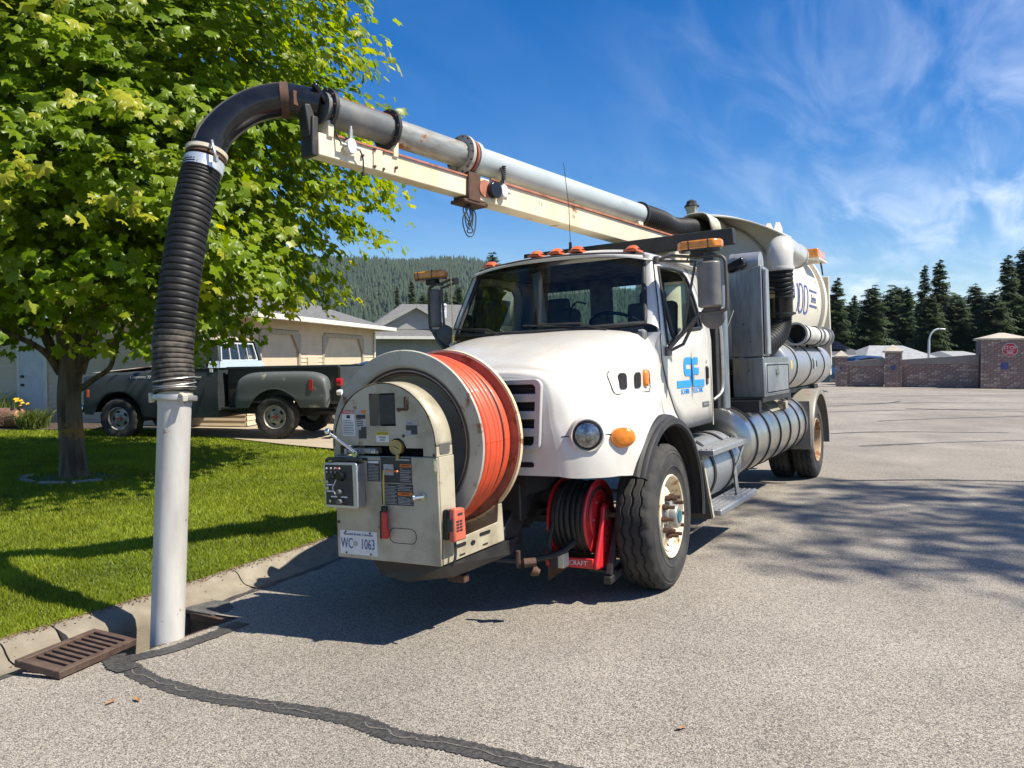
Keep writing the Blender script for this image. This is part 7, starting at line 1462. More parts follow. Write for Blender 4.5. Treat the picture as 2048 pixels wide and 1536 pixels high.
# --- red spring-driven hose reel under the bumper
rr_ = bpy.data.objects.new('red_hose_reel', None); COL.objects.link(rr_); rr_.parent = TK
RR = Vector((0, -0.42, 0.575))
for x, d in ((0.795, 1), (0.515, -1)):
    part('reel_flange', 'red_paint', MB().lathe([(0.0, 0.004*d), (0.10, 0.006*d), (0.105, 0.012*d), (0.165, 0.012*d), (0.17, 0.004*d), (0.245, 0.004*d), (0.255, -0.002*d), (0.268, 0.004*d), (0.268, -0.006*d), (0.24, -0.008*d), (0.0, -0.008*d)], Vector((x, RR.y, RR.z)), X, 56), rr_, smooth=30)
for k, x in enumerate(np.linspace(0.545, 0.765, 7)):
    for rw, q in ((0.235, 0), (0.205, 1)):
        m = MB(); m.tube([Vector((x+0.010*math.sin(a+k)+q*0.012, RR.y+math.cos(a)*(rw+0.006*(k % 2)), RR.z+math.sin(a)*(rw+0.006*(k % 2)))) for a in np.linspace(0, 2*PI, 49)], 0.020, 10); part('hose_turn', 'rubber', m, rr_, smooth=70)
m = MB(); m.tube(cr([(0.56, -0.64, 0.62), (0.535, -0.70, 0.45), (0.55, -0.71, 0.30), (0.555, -0.72, 0.27)], 16), 0.018, 10); part('hose_tail', 'rubber', m, rr_)
m = MB()
def arm(x, mat='red_paint'):
    q = MB(); poly = [(-0.44-0.055, 0.60), (-0.44-0.045, 0.66), (-0.44, 0.685), (-0.44+0.045, 0.66), (-0.44+0.055, 0.60), (-0.44+0.13, 0.30), (-0.44+0.13, 0.245), (-0.44-0.20, 0.245), (-0.44-0.20, 0.28)]
    q.prism(poly, (x, 0, 0), Y, Z, (0.035, 0, 0)); return part('reel_arm', mat, q, rr_, bevel=0.012)
arm(0.83); arm(0.46)
m = MB(); m.box((0.66, -0.44, 0.258), (0.40, 0.30, 0.035)); m.box((0.66, -0.625, 0.285), (0.34, 0.02, 0.07)); bb_ = part('reel_base', 'red_paint', m, rr_, bevel=0.006)
txt('lettering', 'REELCRAFT', 0.045, (0.67, -0.637, 0.285), X, Z, 'white_print', bb_, 0.0006)
m = MB(); m.cyl((0.865, -0.44, 0.60), (0.88, -0.44, 0.60), 0.04, n=16); m.cyl((0.88, -0.44, 0.60), (0.93, -0.44, 0.60), 0.018, n=10); m.box((0.925, -0.44, 0.60), (0.02, 0.04, 0.03)); part('reel_swivel', 'rusty_steel', m, rr_)
for z, y in ((0.54, -0.46), (0.50, -0.42), (0.45, -0.47), (0.40, -0.42), (0.33, -0.50), (0.33, -0.38), (0.29, -0.42)): m = MB(); m.box((0.8665, y, z), (0.004, 0.010, 0.026)); part('arm_slot', 'dark_void', m, rr_)
for a in np.linspace(0, 2*PI, 7)[:-1]: m = MB(); m.cyl((0.800, RR.y+0.13*math.cos(a), RR.z+0.13*math.sin(a)), (0.812, RR.y+0.13*math.cos(a), RR.z+0.13*math.sin(a)), 0.007, n=8); part('bolt', 'galvanised', m, rr_)
m = MB(); m.box((0.605, -0.68, 0.31), (0.09, 0.09, 0.10)); part('hose_stop', 'pale_bar', m, rr_, bevel=0.008); m = MB(); m.box((0.58, -0.71, 0.31), (0.05, 0.06, 0.09)); part('hose_guide', 'black_metal', m, rr_)
m = MB(); m.bar((0.915, -0.56, 0.20), (0.915, -0.19, 0.86), 0.04, 0.045, (0, 1, 0)); m.bar((0.915, -0.08, 0.24), (0.915, -0.17, 0.86), 0.04, 0.045, (0, 1, 0)); m.bar((0.915, -0.60, 0.17), (0.915, -0.06, 0.235), 0.055, 0.05); m.box((0.84, -0.50, 0.215), (0.2, 0.05, 0.02)); m.box((0.80, -0.14, 0.25), (0.25, 0.05, 0.05)); m.box((0.915, -0.20, 0.875), (0.06, 0.12, 0.06)); part('reel_bracket', 'black_metal', m, rr_, bevel=0.004)
m = MB(); m.prism([(0.46, 0.13), (0.62, 0.24), (0.62, 0.27), (0.46, 0.25)], (0, -0.60, 0), X, Z, (0, 0.03, 0)); part('reel_gusset', 'rusty_steel', m, rr_)

# --- loose gear hanging on the truck (things of their own)
def on_truck(p): return TK.matrix_basis @ Vector(p)
TM = Matrix.Translation(TK.location) @ Euler(TK.rotation_euler).to_matrix().to_4x4()
def tthing(name, label, cat, p): o = thing(name, label, cat, TM @ Vector(p), (0, -ROLL, 0)); return o
rc = tthing('remote_control', 'coral red remote control box hung on the side of the hose reel cabinet', 'remote', (0.44, -1.74, 0.64))
m = MB(); m.prism([(-0.065, 0.0), (0.065, 0.0), (0.055, 0.19), (-0.05, 0.20)], (0.0, 0, 0.0), Y, Z, (0.045, 0, 0)); m.build('case', 'coral_plastic', rc, bevel=0.012)
m = MB(); m.prism([(-0.065, 0.01), (0.065, 0.01), (0.055, 0.18), (-0.05, 0.19)], (-0.042, 0, 0.0), Y, Z, (0.041, 0, 0)); m.build('holder', 'black_plastic', rc, bevel=0.008)
m = MB(); m.box((0.022, -0.072, 0.10), (0.035, 0.006, 0.07)); m.build('keypad', 'dark_print', rc)
for k in range(4):
    for j in range(2): m = MB(); m.box((0.0465, -0.03+j*0.035, 0.065+k*0.018), (0.004, 0.025, 0.010)); m.build('button', 'dark_print', rc)
m = MB(); m.box((0.0465, 0.0, 0.16), (0.003, 0.05, 0.012)); m.build('name_tag', 'dark_print', rc)
m = MB(); m.tube(cr([(0.0, 0.0, 0.0), (0.005, 0.0, -0.05), (0.01, -0.02, -0.11), (-0.01, -0.03, -0.15)], 14), 0.009, 7); m.build('cable', 'rubber', rc)
wt2 = tthing('manhole_hook', 'red handled tool hanging by a yellow cord on the reel panel', 'tool', (0.012, PYf-0.02, 0.64))
m = MB(); m.prism([(-0.012, 0.0), (0.03, 0.0), (0.038, 0.03), (0.026, 0.08), (0.03, 0.15), (0.022, 0.165), (-0.006, 0.165)], (-0.008, -0.028, 0.005), X, Z, (0, 0.026, 0)); m.build('grip', 'red_tool', wt2, bevel=0.006)
m = MB(); m.prism([(-0.024, -0.002), (-0.010, -0.002), (-0.002, 0.165), (-0.018, 0.17)], (-0.008, -0.03, 0.005), X, Z, (0, 0.03, 0)); m.box((0.0, -0.012, 0.185), (0.036, 0.028, 0.035)); m.build('body', 'black_plastic', wt2, bevel=0.006)
m = MB(); m.tube(cr([(-0.002, -0.012, 0.20), (0.0, -0.010, 0.30), (0.002, -0.008, 0.42)], 10), 0.0035, 5); m.tube(cr([(-0.002, -0.012, 0.20), (-0.008, -0.006, 0.32), (0.002, -0.008, 0.42)], 10), 0.003, 5); m.build('cord', 'yellow_print', wt2)
m = MB(); m.cyl((0.0, 0.01, 0.42), (0.11, -0.02, 0.415), 0.004, n=8); m.lathe([(0.001, -0.009), (0.009, 0), (0.001, 0.009)], (0.115, -0.02, 0.415), X, 10); m.build('hook_pin', 'orange_print', wt2)
# ------------------------------------------------------------------ old pickup on the driveway
M('primer', (0.030, 0.038, 0.039), 0.5, col2=(0.048, 0.056, 0.056), ns=2.0, lo=0.35, hi=0.7, coat=0.1)
M('primer_worn', (0.10, 0.112, 0.112), 0.5, col2=(0.44, 0.40, 0.33), ns=2.6, lo=0.60, hi=0.66)
M('hood_worn', (0.55, 0.52, 0.46), 0.5, col2=(0.42, 0.16, 0.06), ns=2.2, lo=0.48, hi=0.62)
M('roof_worn', (0.55, 0.50, 0.42), 0.55, col2=(0.40, 0.28, 0.19), ns=3)
M('sky_blue_paint', (0.42, 0.52, 0.62), 0.45); M('trim_white', (0.70, 0.72, 0.73), 0.4); M('alloy_wheel', (0.42, 0.40, 0.36), 0.4, 0.5, col2=(0.30, 0.28, 0.25), ns=10); M('red_hub', (0.25, 0.04, 0.03), 0.5)
pr_d = V(0.985, -0.174).normalized(); pw_d = V(0.174, 0.985).normalized(); p_f = V(-7.87, 16.43)
PU = thing('pickup_truck', 'old dark grey stepside pickup with flat front tyre and rusty hood on the driveway', 'pickup', V(-7.87, 16.43, 0.1))
def pp(s_, c, z): return pr_d*s_+pw_d*(0.98-c)+Vector((0, 0, z-0.065*(1-s_/3.34)))     # c: distance from the centre line, + towards the street camera
def pmb(): return MB()
def ploft(secs, n, arch=None, name='body', mat='primer', npf=22, smooth=45, one_side=False):
    rows2 = []
    for v in cr([[c for p in q[1] for c in p]+[q[0]] for q in secs], n):
        s_ = v[-1]; k = (len(v)-1)//2; pr = [(v[2*i], v[2*i+1]) for i in range(k)]
        if arch:
            sc, zc_, r_ = arch
            if abs(s_-sc) < r_:
                za = zc_+math.sqrt(r_*r_-(s_-sc)**2)*0.98
                for i in range(k-1, k-4, -1):
                    if pr[i][1] < za: pr[i] = (pr[i][0], za+0.012*(k-1-i))
        rows2.append((s_, cr(pr, npf)))
    m = MB()
    for s_, pr in rows2:
        if one_side: m.v += [tuple(pp(s_, p[0], p[1])) for p in pr]
        else: m.v += [tuple(pp(s_, -p[0], p[1])) for p in reversed(pr[1:])]+[tuple(pp(s_, p[0], p[1])) for p in pr]
    w = (npf+1) if one_side else 2*npf+1
    for i in range(len(rows2)-1):
        for j in range(w-1): m.f.append((i*w+j, i*w+j+1, (i+1)*w+j+1, (i+1)*w+j))
    m.f.append(tuple(range(w))); m.f.append(tuple(range((len(rows2)-1)*w, len(rows2)*w))); m.m = [0]*len(m.f)
    return m.build(name, mat, PU, smooth=smooth)
ploft([(-0.76, [(0, 1.24), (0.5, 1.24), (0.84, 1.22), (0.90, 1.10), (0.91, 0.9), (0.91, 0.72), (0.88, 0.52)]), (-0.70, [(0, 1.30), (0.5, 1.30), (0.88, 1.285), (0.955, 1.22), (0.965, 0.95), (0.965, 0.75), (0.94, 0.50)]), (0.1, [(0, 1.36), (0.5, 1.36), (0.88, 1.33), (0.96, 1.25), (0.98, 0.98), (0.975, 0.75), (0.95, 0.46)]), (0.88, [(0, 1.44), (0.5, 1.435), (0.88, 1.38), (0.96, 1.28), (0.98, 0.98), (0.975, 0.75), (0.95, 0.44)])], 34, (0.0, 0.42, 0.53), 'front_clip')
m = MB(); m.grid(lambda u_, v_: tuple(pp(-0.70+1.52*u_, -0.84+1.68*v_, 1.312+0.125*u_+0.022*(1-(2*v_-1)**4))), 10, 10); m.build('engine_hood', 'hood_worn', PU, smooth=60, solid=0.02, fix=False)
ploft([(0.885, [(0, 1.42), (0.88, 1.39), (0.96, 1.30), (0.98, 0.98), (0.975, 0.75), (0.95, 0.42)]), (1.5, [(0, 1.42), (0.88, 1.40), (0.96, 1.32), (0.98, 0.98), (0.975, 0.75), (0.95, 0.42)]), (2.17, [(0, 1.42), (0.88, 1.40), (0.95, 1.32), (0.97, 0.98), (0.965, 0.75), (0.93, 0.42)])], 12, None, 'cab_body')
# greenhouse
def q4(a, b, c, d, name, mat, th=0.0, par=None): m = MB(); m.add([tuple(a), tuple(b), tuple(c), tuple(d)], [(0, 1, 2, 3)]); return m.build(name, mat, par or PU, smooth=0, solid=th)
m = MB()
for sg in (1, -1):
    m.bar(pp(0.86, sg*0.86, 1.40), pp(1.22, sg*0.74, 1.93), 0.06, 0.07); m.bar(pp(2.10, sg*0.88, 1.38), pp(2.0, sg*0.75, 1.93), 0.17, 0.09, tuple(pw_d)); m.bar(pp(1.22, sg*0.745, 1.93), pp(2.0, sg*0.755, 1.94), 0.07, 0.07)
    m.bar(pp(1.86, sg*0.91, 1.40), pp(1.83, sg*0.77, 1.92), 0.03, 0.06, tuple(pw_d))
m.bar(pp(2.09, 0.88, 1.45), pp(2.09, -0.88, 1.45), 0.12, 0.16); part_ = m.build('cab_pillars', 'primer', PU, bevel=0.015)
m = MB(); m.grid(lambda u_, v_: tuple(pp(1.12+0.96*u_, (-0.80+1.60*v_), 1.925+0.07*(1-(2*v_-1)**4)*(1-(2*u_-1)**6))), 12, 12); m.build('cab_roof', 'roof_worn', PU, smooth=60, solid=0.035, fix=False)
q4(pp(0.87, 0.82, 1.42), pp(0.87, -0.82, 1.42), pp(1.20, -0.72, 1.92), pp(1.20, 0.72, 1.92), 'windscreen', 'side_glass')
for sg in (1, -1): q4(pp(0.98, sg*0.90, 1.40), pp(1.85, sg*0.90, 1.40), pp(1.82, sg*0.765, 1.90), pp(1.24, sg*0.755, 1.90), 'door_glass', 'side_glass')
rw_ = q4(pp(2.105, 0.70, 1.56), pp(2.105, -0.70, 1.56), pp(2.045, -0.62, 1.86), pp(2.045, 0.62, 1.86), 'rear_window', 'pane_glass')
m = MB(); L4 = [pp(2.115, 0.74, 1.535), pp(2.115, -0.74, 1.535), pp(2.05, -0.65, 1.885), pp(2.05, 0.65, 1.885)]
for a, b in zip(L4, L4[1:]+L4[:1]): m.bar(a, b, 0.03, 0.035, tuple(pr_d))
m.build('window_trim', 'trim_white', rw_)
m = MB()
for c in (0.36, 0.0, -0.36): m.bar(pp(2.115, c*1.02, 1.55), pp(2.055, c*0.95, 1.87), 0.018, 0.02, tuple(pr_d))
m.build('window_bar', 'trim_white', rw_)
q4(pp(2.185, 0.93, 1.39), pp(2.185, -0.93, 1.39), pp(2.15, -0.86, 1.52), pp(2.15, 0.86, 1.52), 'blue_band', 'sky_blue_paint', 0.02)
q4(pp(1.96, 0.955, 1.39), pp(2.185, 0.94, 1.39), pp(2.15, 0.885, 1.52), pp(1.96, 0.90, 1.52), 'blue_band', 'sky_blue_paint', 0.012)
m = MB(); m.box(pp(2.03, 0.965, 1.345), (0.06, 0.02, 0.07), (0, 0, math.atan2(pr_d.y, pr_d.x))); m.build('side_badge', 'trim_white', PU)
m = MB(); ol = [pp(a, 0.985 if z < 1.3 else 0.93, z) for a, z in ((0.95, 0.5), (0.95, 1.38), (1.90, 1.38), (1.88, 0.9), (1.80, 0.5))]; m.tube(ol+[ol[0]], 0.006, 5); m.build('door_seam', 'dark_void', PU)
m = MB(); m.bar(pp(1.70, 0.99, 1.22), pp(1.84, 0.99, 1.22), 0.02, 0.03); m.cyl(pp(1.66, 0.98, 1.02), pp(1.66, 0.995, 1.02), 0.02, n=8); m.build('door_handle', 'chrome', PU)
m = MB(); m.box(pp(1.4, 0, 1.22), (0.5, 1.6, 0.4), (0, 0, math.atan2(pr_d.y, pr_d.x))); m.box(pp(1.86, 0, 1.38), (0.15, 1.4, 0.24), (0, 0, math.atan2(pr_d.y, pr_d.x))); m.build('bench_seat', 'seat_cloth', PU, bevel=0.04)
# step-side box with pontoon fenders
bx = MB(); zR = math.atan2(pr_d.y, pr_d.x)
for sg in (1, -1): bx.box(pp(3.42, sg*0.71, 1.05), (2.34, 0.04, 0.66), (0, 0, zR)); bx.bar(pp(2.25, sg*0.74, 1.385), pp(4.58, sg*0.74, 1.385), 0.10, 0.045)
bx.box(pp(2.27, 0, 1.05), (0.04, 1.42, 0.66), (0, 0, zR)); bx.box(pp(3.42, 0, 0.76), (2.3, 1.4, 0.04), (0, 0, zR)); bx.build('cargo_box', 'primer', PU, bevel=0.006)
m = MB(); m.box(pp(4.585, 0, 1.06), (0.05, 1.50, 0.62), (0, 0, zR)); tg = m.build('tailgate', 'primer', PU, bevel=0.01)
m = MB(); m.tube([pp(4.57, 0.78, 1.36)+Vector((0, 0, -0.03*k))+pr_d*(0.012*(k % 2)) for k in range(16)], 0.010, 5); m.build('tailgate_chain', 'black_metal', tg)
for sg in (1, -1):
    secs = []
    for u_ in (-1.0, -0.96, -0.86, -0.65, -0.3, 0, 0.3, 0.65, 0.86, 0.96, 1.0):
        s_ = 3.47+0.95*u_; hgt = (1-abs(u_)**5)**(1/5) if abs(u_) < 1 else 0.0; top = 0.66+0.635*max(0.25, hgt)
        wv = 0.99-0.05*(1-max(0.15, hgt)); secs.append((s_, [(sg*0.72, top-0.005), (sg*(wv-0.14), top), (sg*(wv-0.04), top-0.05), (sg*wv, top-0.16), (sg*wv, min(top-0.2, 0.86)), (sg*wv, 0.74), (sg*(wv-0.02), 0.60)]))
    ploft(secs, 60, (3.34, 0.42, 0.55), 'rear_fender', 'primer_worn', 20, 50, True)
m = MB(); m.box(pp(4.10, 0.994, 1.03), (0.075, 0.02, 0.21), (0, 0, zR)); m.build('side_marker', 'red_lens', PU, bevel=0.005)
m = MB(); m.box(pp(-0.66, 0.965, 0.92), (0.06, 0.02, 0.15), (0, 0, zR)); m.build('front_marker', 'marker_orange', PU, bevel=0.005)
for z, r_, mt5 in ((1.08, 0.075, 'red_lens'), (0.88, 0.055, 'trim_white')): m = MB(); m.cyl(pp(4.56, 0.80, z), pp(4.65, 0.80, z), r_, n=18); m.build('tail_light', mt5, PU)
m = MB(); m.box(pp(2.38, 0.80, 0.60), (0.34, 0.30, 0.05), (0, 0, zR)); m.box(pp(2.40, 0.72, 0.85), (0.25, 0.04, 0.45), (0, 0, zR)); m.build('side_step', 'black_metal', PU, bevel=0.01)
m = MB(); m.box(pp(1.9, 0, 0.55), (4.9, 0.9, 0.16), (0, 0, zR)); m.cyl(pp(3.34, 0.8, 0.42), pp(3.34, -0.8, 0.42), 0.07); m.cyl(pp(0, 0.8, 0.36), pp(0, -0.8, 0.36), 0.06); m.cyl(pp(3.8, 0.4, 0.5), pp(4.75, 0.5, 0.48), 0.045); m.build('underframe', 'black_metal', PU)
m = MB(); m.box(pp(-0.86, 0, 0.62), (0.12, 1.9, 0.16), (0, 0, zR)); m.build('front_bumper', 'chrome', PU, bevel=0.02); m = MB(); m.box(pp(4.72, 0, 0.62), (0.10, 1.6, 0.14), (0, 0, zR)); m.build('rear_bumper', 'black_metal', PU, bevel=0.02)
m = MB(); m.box(pp(-0.765, 0, 1.02), (0.03, 1.5, 0.3), (0, 0, zR)); m.build('grille', 'black_plastic', PU)
for sg in (1, -1): m = MB(); m.cyl(pp(-0.75, sg*0.68, 1.05), pp(-0.80, sg*0.68, 1.05), 0.09, n=18); m.build('headlight', 'headlamp', PU)
txt('lettering', 'Cheyenne 20', 0.085, pp(0.50, 0.972, 1.235), pr_d, (0, 0, 1), 'trim_white', PU, 0.004, shear=0.2)
def pwheel(s_, c, flat):
    w = bpy.data.objects.new('wheel', None); COL.objects.link(w); w.parent = PU; w.location = pp(s_, c, 0.42 if not flat else 0.41); out = -pw_d if c > 0 else pw_d
    def fl(i, j, r_, t_): return r_, t_
    m = MB(); m.lathe([(0.225, -0.12), (0.26, -0.135), (0.34, -0.142), (0.385, -0.135), (0.412, -0.118), (0.418, -0.07), (0.405, -0.066), (0.405, -0.056), (0.418, -0.05), (0.418, 0.05), (0.405, 0.056), (0.405, 0.066), (0.418, 0.07), (0.412, 0.118), (0.385, 0.135), (0.34, 0.142), (0.26, 0.135), (0.225, 0.12)], zero, out, 72, wob=lambda i, j, r_, t_: (r_-(0.014 if (j in (4, 5, 12, 13) and (i % 4) < 2) else 0), t_))
    if flat:
        m.v = [(v[0]*(1.0), v[1], max(v[2], -0.345)) for v in m.v]
    m.build('tyre', 'tyre', w, smooth=35)
    m = MB(); m.lathe([(0.226, 0.11), (0.232, 0.128), (0.224, 0.132), (0.212, 0.11), (0.205, 0.05), (0.18, 0.045), (0.10, 0.075), (0.06, 0.08), (0.0, 0.08)], zero, out, 40); rm_ = m.build('rim', 'alloy_wheel', w, smooth=35)
    u, w2, d_ = frame(out)
    for k in range(5):
        a = 2*PI*k/5; c0 = out*0.068+(u*math.cos(a)+w2*math.sin(a))*0.142; t_ = (w2*math.cos(a)-u*math.sin(a)); rd = (u*math.cos(a)+w2*math.sin(a)); q = MB(); q.prism([(0.045*math.cos(b), 0.02*math.sin(b)) for b in np.linspace(0, 2*PI, 11)[:-1]], c0, t_, rd-out*0.35, out*0.006); q.build('rim_slot', 'dark_void', rm_)
    q = MB(); q.cyl(out*0.08, out*0.115, 0.042, 0.036, 16); q.build('hub_cap', 'red_hub', rm_)
    for k in range(6): a = 2*PI*k/6; p = out*0.08+(u*math.cos(a)+w2*math.sin(a))*0.07; q = MB(); q.cyl(p, p+out*0.02, 0.010, n=6); q.build('wheel_nut', 'black_metal', rm_)
for s_, c, f_ in ((3.34, 0.83, False), (3.34, -0.83, False), (0.0, 0.83, True), (0.0, -0.83, False)): pwheel(s_, c, f_)

# ------------------------------------------------------------------ two other cars, mostly hidden
M('car_black', (0.012, 0.013, 0.016), 0.2, col2=(0.016, 0.017, 0.02), coat=0.6); M('car_blue', (0.03, 0.06, 0.13), 0.25, col2=(0.035, 0.07, 0.15), coat=0.6); M('car_glass', (0.01, 0.012, 0.015), 0.08, coat=0.5)
def car(name, label, loc, fwd_, mat, hgt=1.5):
    t = thing(name, label, 'car', loc); f = fwd_.normalized(); w = Vector((-f.y, f.x, 0)); P_ = lambda a, b, z: f*a+w*b+Vector((0, 0, z)); k = hgt/1.5
    side = [(-2.15, 0.35), (-2.2, 0.75), (-2.05, 0.92*k), (-1.0, 1.0*k), (1.35, 0.98*k), (2.1, 0.82*k), (2.2, 0.55), (2.1, 0.3)]
    m = MB()
    for b, sc in ((-0.88, 0.97), (-0.80, 1.0), (0.80, 1.0), (0.88, 0.97)): m.v += [tuple(P_(a*(0.985 if abs(b) > 0.85 else 1), b, z*sc)) for a, z in side]
    n = len(side)
    for i in range(3):
        for j in range(n): m.f.append((i*n+j, i*n+(j+1) % n, (i+1)*n+(j+1) % n, (i+1)*n+j))
    m.f.append(tuple(range(n))); m.f.append(tuple(range(4*n-1, 3*n-1, -1))); m.m = [0]*len(m.f); m.build('body', mat, t, smooth=40, bevel=0.03)
    top = [(-1.85, 0.97*k), (-1.25, 1.38*k), (-0.5, 1.5*k), (0.35, 1.47*k), (1.25, 0.98*k)]; m = MB()
    for b, s2 in ((-0.80, 0), (-0.62, 1), (0.62, 1), (0.80, 0)): m.v += [tuple(P_(a, b if z < 1.1*k else b*0.96, z if s2 or z < 1.0*k else z-0.06)) for a, z in top]
    for i in range(3):
        for j in range(4): m.f.append((i*5+j, i*5+j+1, (i+1)*5+j+1, (i+1)*5+j))
    m.f.append((0, 1, 2, 3, 4)); m.f.append((19, 18, 17, 16, 15)); m.m = [0]*len(m.f); m.build('cabin', mat, t, smooth=40)
    for sg in (1, -1): q = MB(); q.add([tuple(P_(a, sg*(0.815 if z < 1.1 else 0.775), z*k)) for a, z in ((-1.6, 1.03), (-1.15, 1.33), (-0.45, 1.40), (0.3, 1.37), (0.95, 1.03))], [(0, 1, 2, 3, 4)]); q.build('side_window', 'car_glass', t, smooth=0, solid=0.01)
    q = MB(); q.add([tuple(P_(-1.80, -0.6, 1.02*k)), tuple(P_(-1.80, 0.6, 1.02*k)), tuple(P_(-1.3, 0.55, 1.365*k)), tuple(P_(-1.3, -0.55, 1.365*k))], [(0, 1, 2, 3)]); q.build('rear_window', 'car_glass', t, smooth=0, solid=0.02)
    for a in (-1.35, 1.35):
        for b in (-0.80, 0.80):
            q = MB(); o_ = w*(1 if b > 0 else -1); c = P_(a, b, 0.32); q.lathe([(0.2, -0.1), (0.30, -0.1), (0.32, -0.07), (0.32, 0.07), (0.30, 0.1), (0.2, 0.1)], c, o_, 28); wq = q.build('wheel', 'tyre', t, smooth=40); q = MB(); q.lathe([(0.2, 0.09), (0.12, 0.06), (0.0, 0.07)], c, o_, 20); q.build('rim', 'alloy_wheel', wq)
    return t
car('parked_car', 'glossy black car behind the tailgate of the pickup', V(-2.65, 20.2, 0.05), V(0.99, -0.10), 'car_black', 1.56)
car('parked_car', 'dark blue car roof showing above the brick wall', V(21.9, 50.5, -0.25), V(0.985, 0.17), 'car_blue', 1.98)

# ------------------------------------------------------------------ planting bed by the house
bd_c = V(-12.2, 18.75, 0.06); m = MB(); 
m.grid(lambda u_, v_: tuple(V(-15.5+6.6*u_, 18.1+1.2*v_+0.25*math.sin(u_*7), 0.10+0.08*math.sin(v_*PI)+0.02*math.sin(u_*30)*math.sin(v_*9))), 40, 8); tag(m.build('planting_bed', 'bed_soil', smooth=60, fix=False), kind='structure')
M('log_bark', (0.20, 0.105, 0.07), 0.9, col2=(0.10, 0.06, 0.045), ns=7, bump=0.8, bs=30); M('log_end', (0.46, 0.25, 0.15), 0.85, col2=(0.36, 0.19, 0.12), ns=9)
lg = thing('log_planter', 'reddish log planter with cut end lying in front of the house', 'planter', V(-12.2, 18.2, 0.12))
la, lb = V(-2.2, 0.3, 0.22), V(1.42, -0.15, 0.22); m = MB(); m.tube([la.lerp(lb, t) for t in np.linspace(0, 1, 12)], [0.215+0.012*math.sin(k*2.1) for k in range(12)], 18); m.build('log', 'log_bark', lg, smooth=50)
dv = (lb-la).normalized(); m = MB(); m.cyl(lb, lb+dv*0.02, 0.205, 0.19, 22); m.build('cut_end', 'log_end', lg)
m = MB()
for k in range(4): c = la.lerp(lb, 0.56+0.09*k); m.lathe([(0.226, -0.012), (0.232, 0), (0.226, 0.012)], c, dv, 20)
m.build('log_band', 'log_end', lg)
txt('lettering', 'CEDO', 0.115, lb-AX_A*0.235-AX_R*0.26+Vector((0, 0, 0.0)), Vector((0, 0, 1)), -AX_R, 'log_bark', lg, 0.006)
def clump(name, label, cat, base, n, h_, spread, mat, w=0.012, seed=1, droop=0.4):
    rg = np.random.default_rng(seed); t = thing(name, label, cat, base); co = []; fc = []; ti = []
    for k in range(n):
        a = rg.random()*6.283; r_ = spread*rg.random()**0.6; x, y = r_*math.cos(a), r_*math.sin(a); hh = h_*(0.5+0.6*rg.random()); dx_, dy_ = rg.normal(0, droop*hh, 2); i = len(co); b = rg.random()*6.28; wx, wy = w*math.cos(b), w*math.sin(b)
        co += [(x-wx, y-wy, 0), (x+wx, y+wy, 0), (x+dx_*0.3-wx*0.7, y+dy_*0.3-wy*0.7, hh*0.6), (x+dx_*0.3+wx*0.7, y+dy_*0.3+wy*0.7, hh*0.6), (x+dx_, y+dy_, hh)]; fc += [(i, i+1, i+3), (i, i+3, i+2), (i+2, i+3, i+4)]; ti += [rg.random()]*3
    o = bpy.data.objects.new('blades', mesh_np('blades', np.array(co), np.array(fc, np.int32), np.array(ti), mat)); COL.objects.link(o); o.parent = t; o['kind'] = 'stuff'; return t
clump('tall_grass', 'pale clump of tall grass behind the log planter', 'plant', V(-12.15, 18.75, 0.15), 800, 0.80, 0.75, 'shrub_leaf', 0.010, 4, 0.28)
clump('tall_grass', 'tall grass at the left edge behind the planter', 'plant', V(-13.4, 18.85, 0.15), 500, 0.7, 0.6, 'shrub_leaf', 0.010, 6, 0.28)
clump('leafy_shrub', 'small green shrub between the planter and the maple trunk', 'plant', V(-10.55, 18.15, 0.12), 500, 0.42, 0.30, 'shrub_leaf', 0.018, 8, 0.5)
clump('leafy_shrub', 'low plant at the foot of the log planter at the left edge', 'plant', V(-12.15, 17.95, 0.12), 260, 0.22, 0.25, 'shrub_leaf', 0.014, 9, 0.6)
M('yellow_petal', (0.78, 0.52, 0.02), 0.5, col2=(0.70, 0.42, 0.02)); M('purple_petal', (0.10, 0.03, 0.08), 0.6)
for nm, lb_, pos, mt6, nn, sz in (('yellow_flowers', 'bright yellow flowers on the end of the log planter', V(-10.82, 18.05, 0.50), 'yellow_petal', 9, 0.055), ('purple_flowers', 'dark purple flowers in front of the log planter', V(-11.55, 17.88, 0.18), 'purple_petal', 14, 0.04)):
    t = thing(nm, lb_, 'flowers', pos); rg = np.random.default_rng(len(nm))
    for k in range(nn):
        c = Vector((rg.normal(0, 0.09), rg.normal(0, 0.07), 0.05+rg.random()*0.2)); q = MB(); q.cyl((c.x*0.5, c.y*0.5, 0), c, 0.004, n=5); sx = q.build('stem', 'shrub_leaf', t)
        q = MB(); q.lathe([(0.0, 0), (sz, 0.012), (sz*0.9, 0.03), (sz*0.3, 0.035), (0.0, 0.025)], c, (rg.normal(0, .3), -0.4, 1), 9, wob=lambda i, j, r_, t_: (r_*(1 if i % 2 else 0.72), t_)); q.build('bloom', mt6, t)
for k, (r_, a) in enumerate(((-11.9, 17.75), (-12.5, 17.85), (-11.2, 17.7), (-12.9, 17.95), (-11.55, 17.6))):
    m = MB(); m.lathe([(0.001, -0.05), (0.07, -0.03), (0.09, 0.0), (0.06, 0.045), (0.001, 0.06)], zero, Z, 9, wob=lambda i, j, q, t_: (q*(0.8+0.35*math.sin(i*2.3+k)), t_)); o = m.build('bed_rock', 'edging_stone', smooth=50); o.location = V(r_, a, 0.17); o.scale = (1.2, 0.9, 0.8)
    tag(o, ('pale stone below the middle of the log planter', 'leftmost but one pale stone in front of the log planter', 'pale stone below the cut end of the log planter', 'leftmost pale stone in the planting bed', 'pale stone beside the purple flowers')[k], 'rock', 'stones along the planting bed')

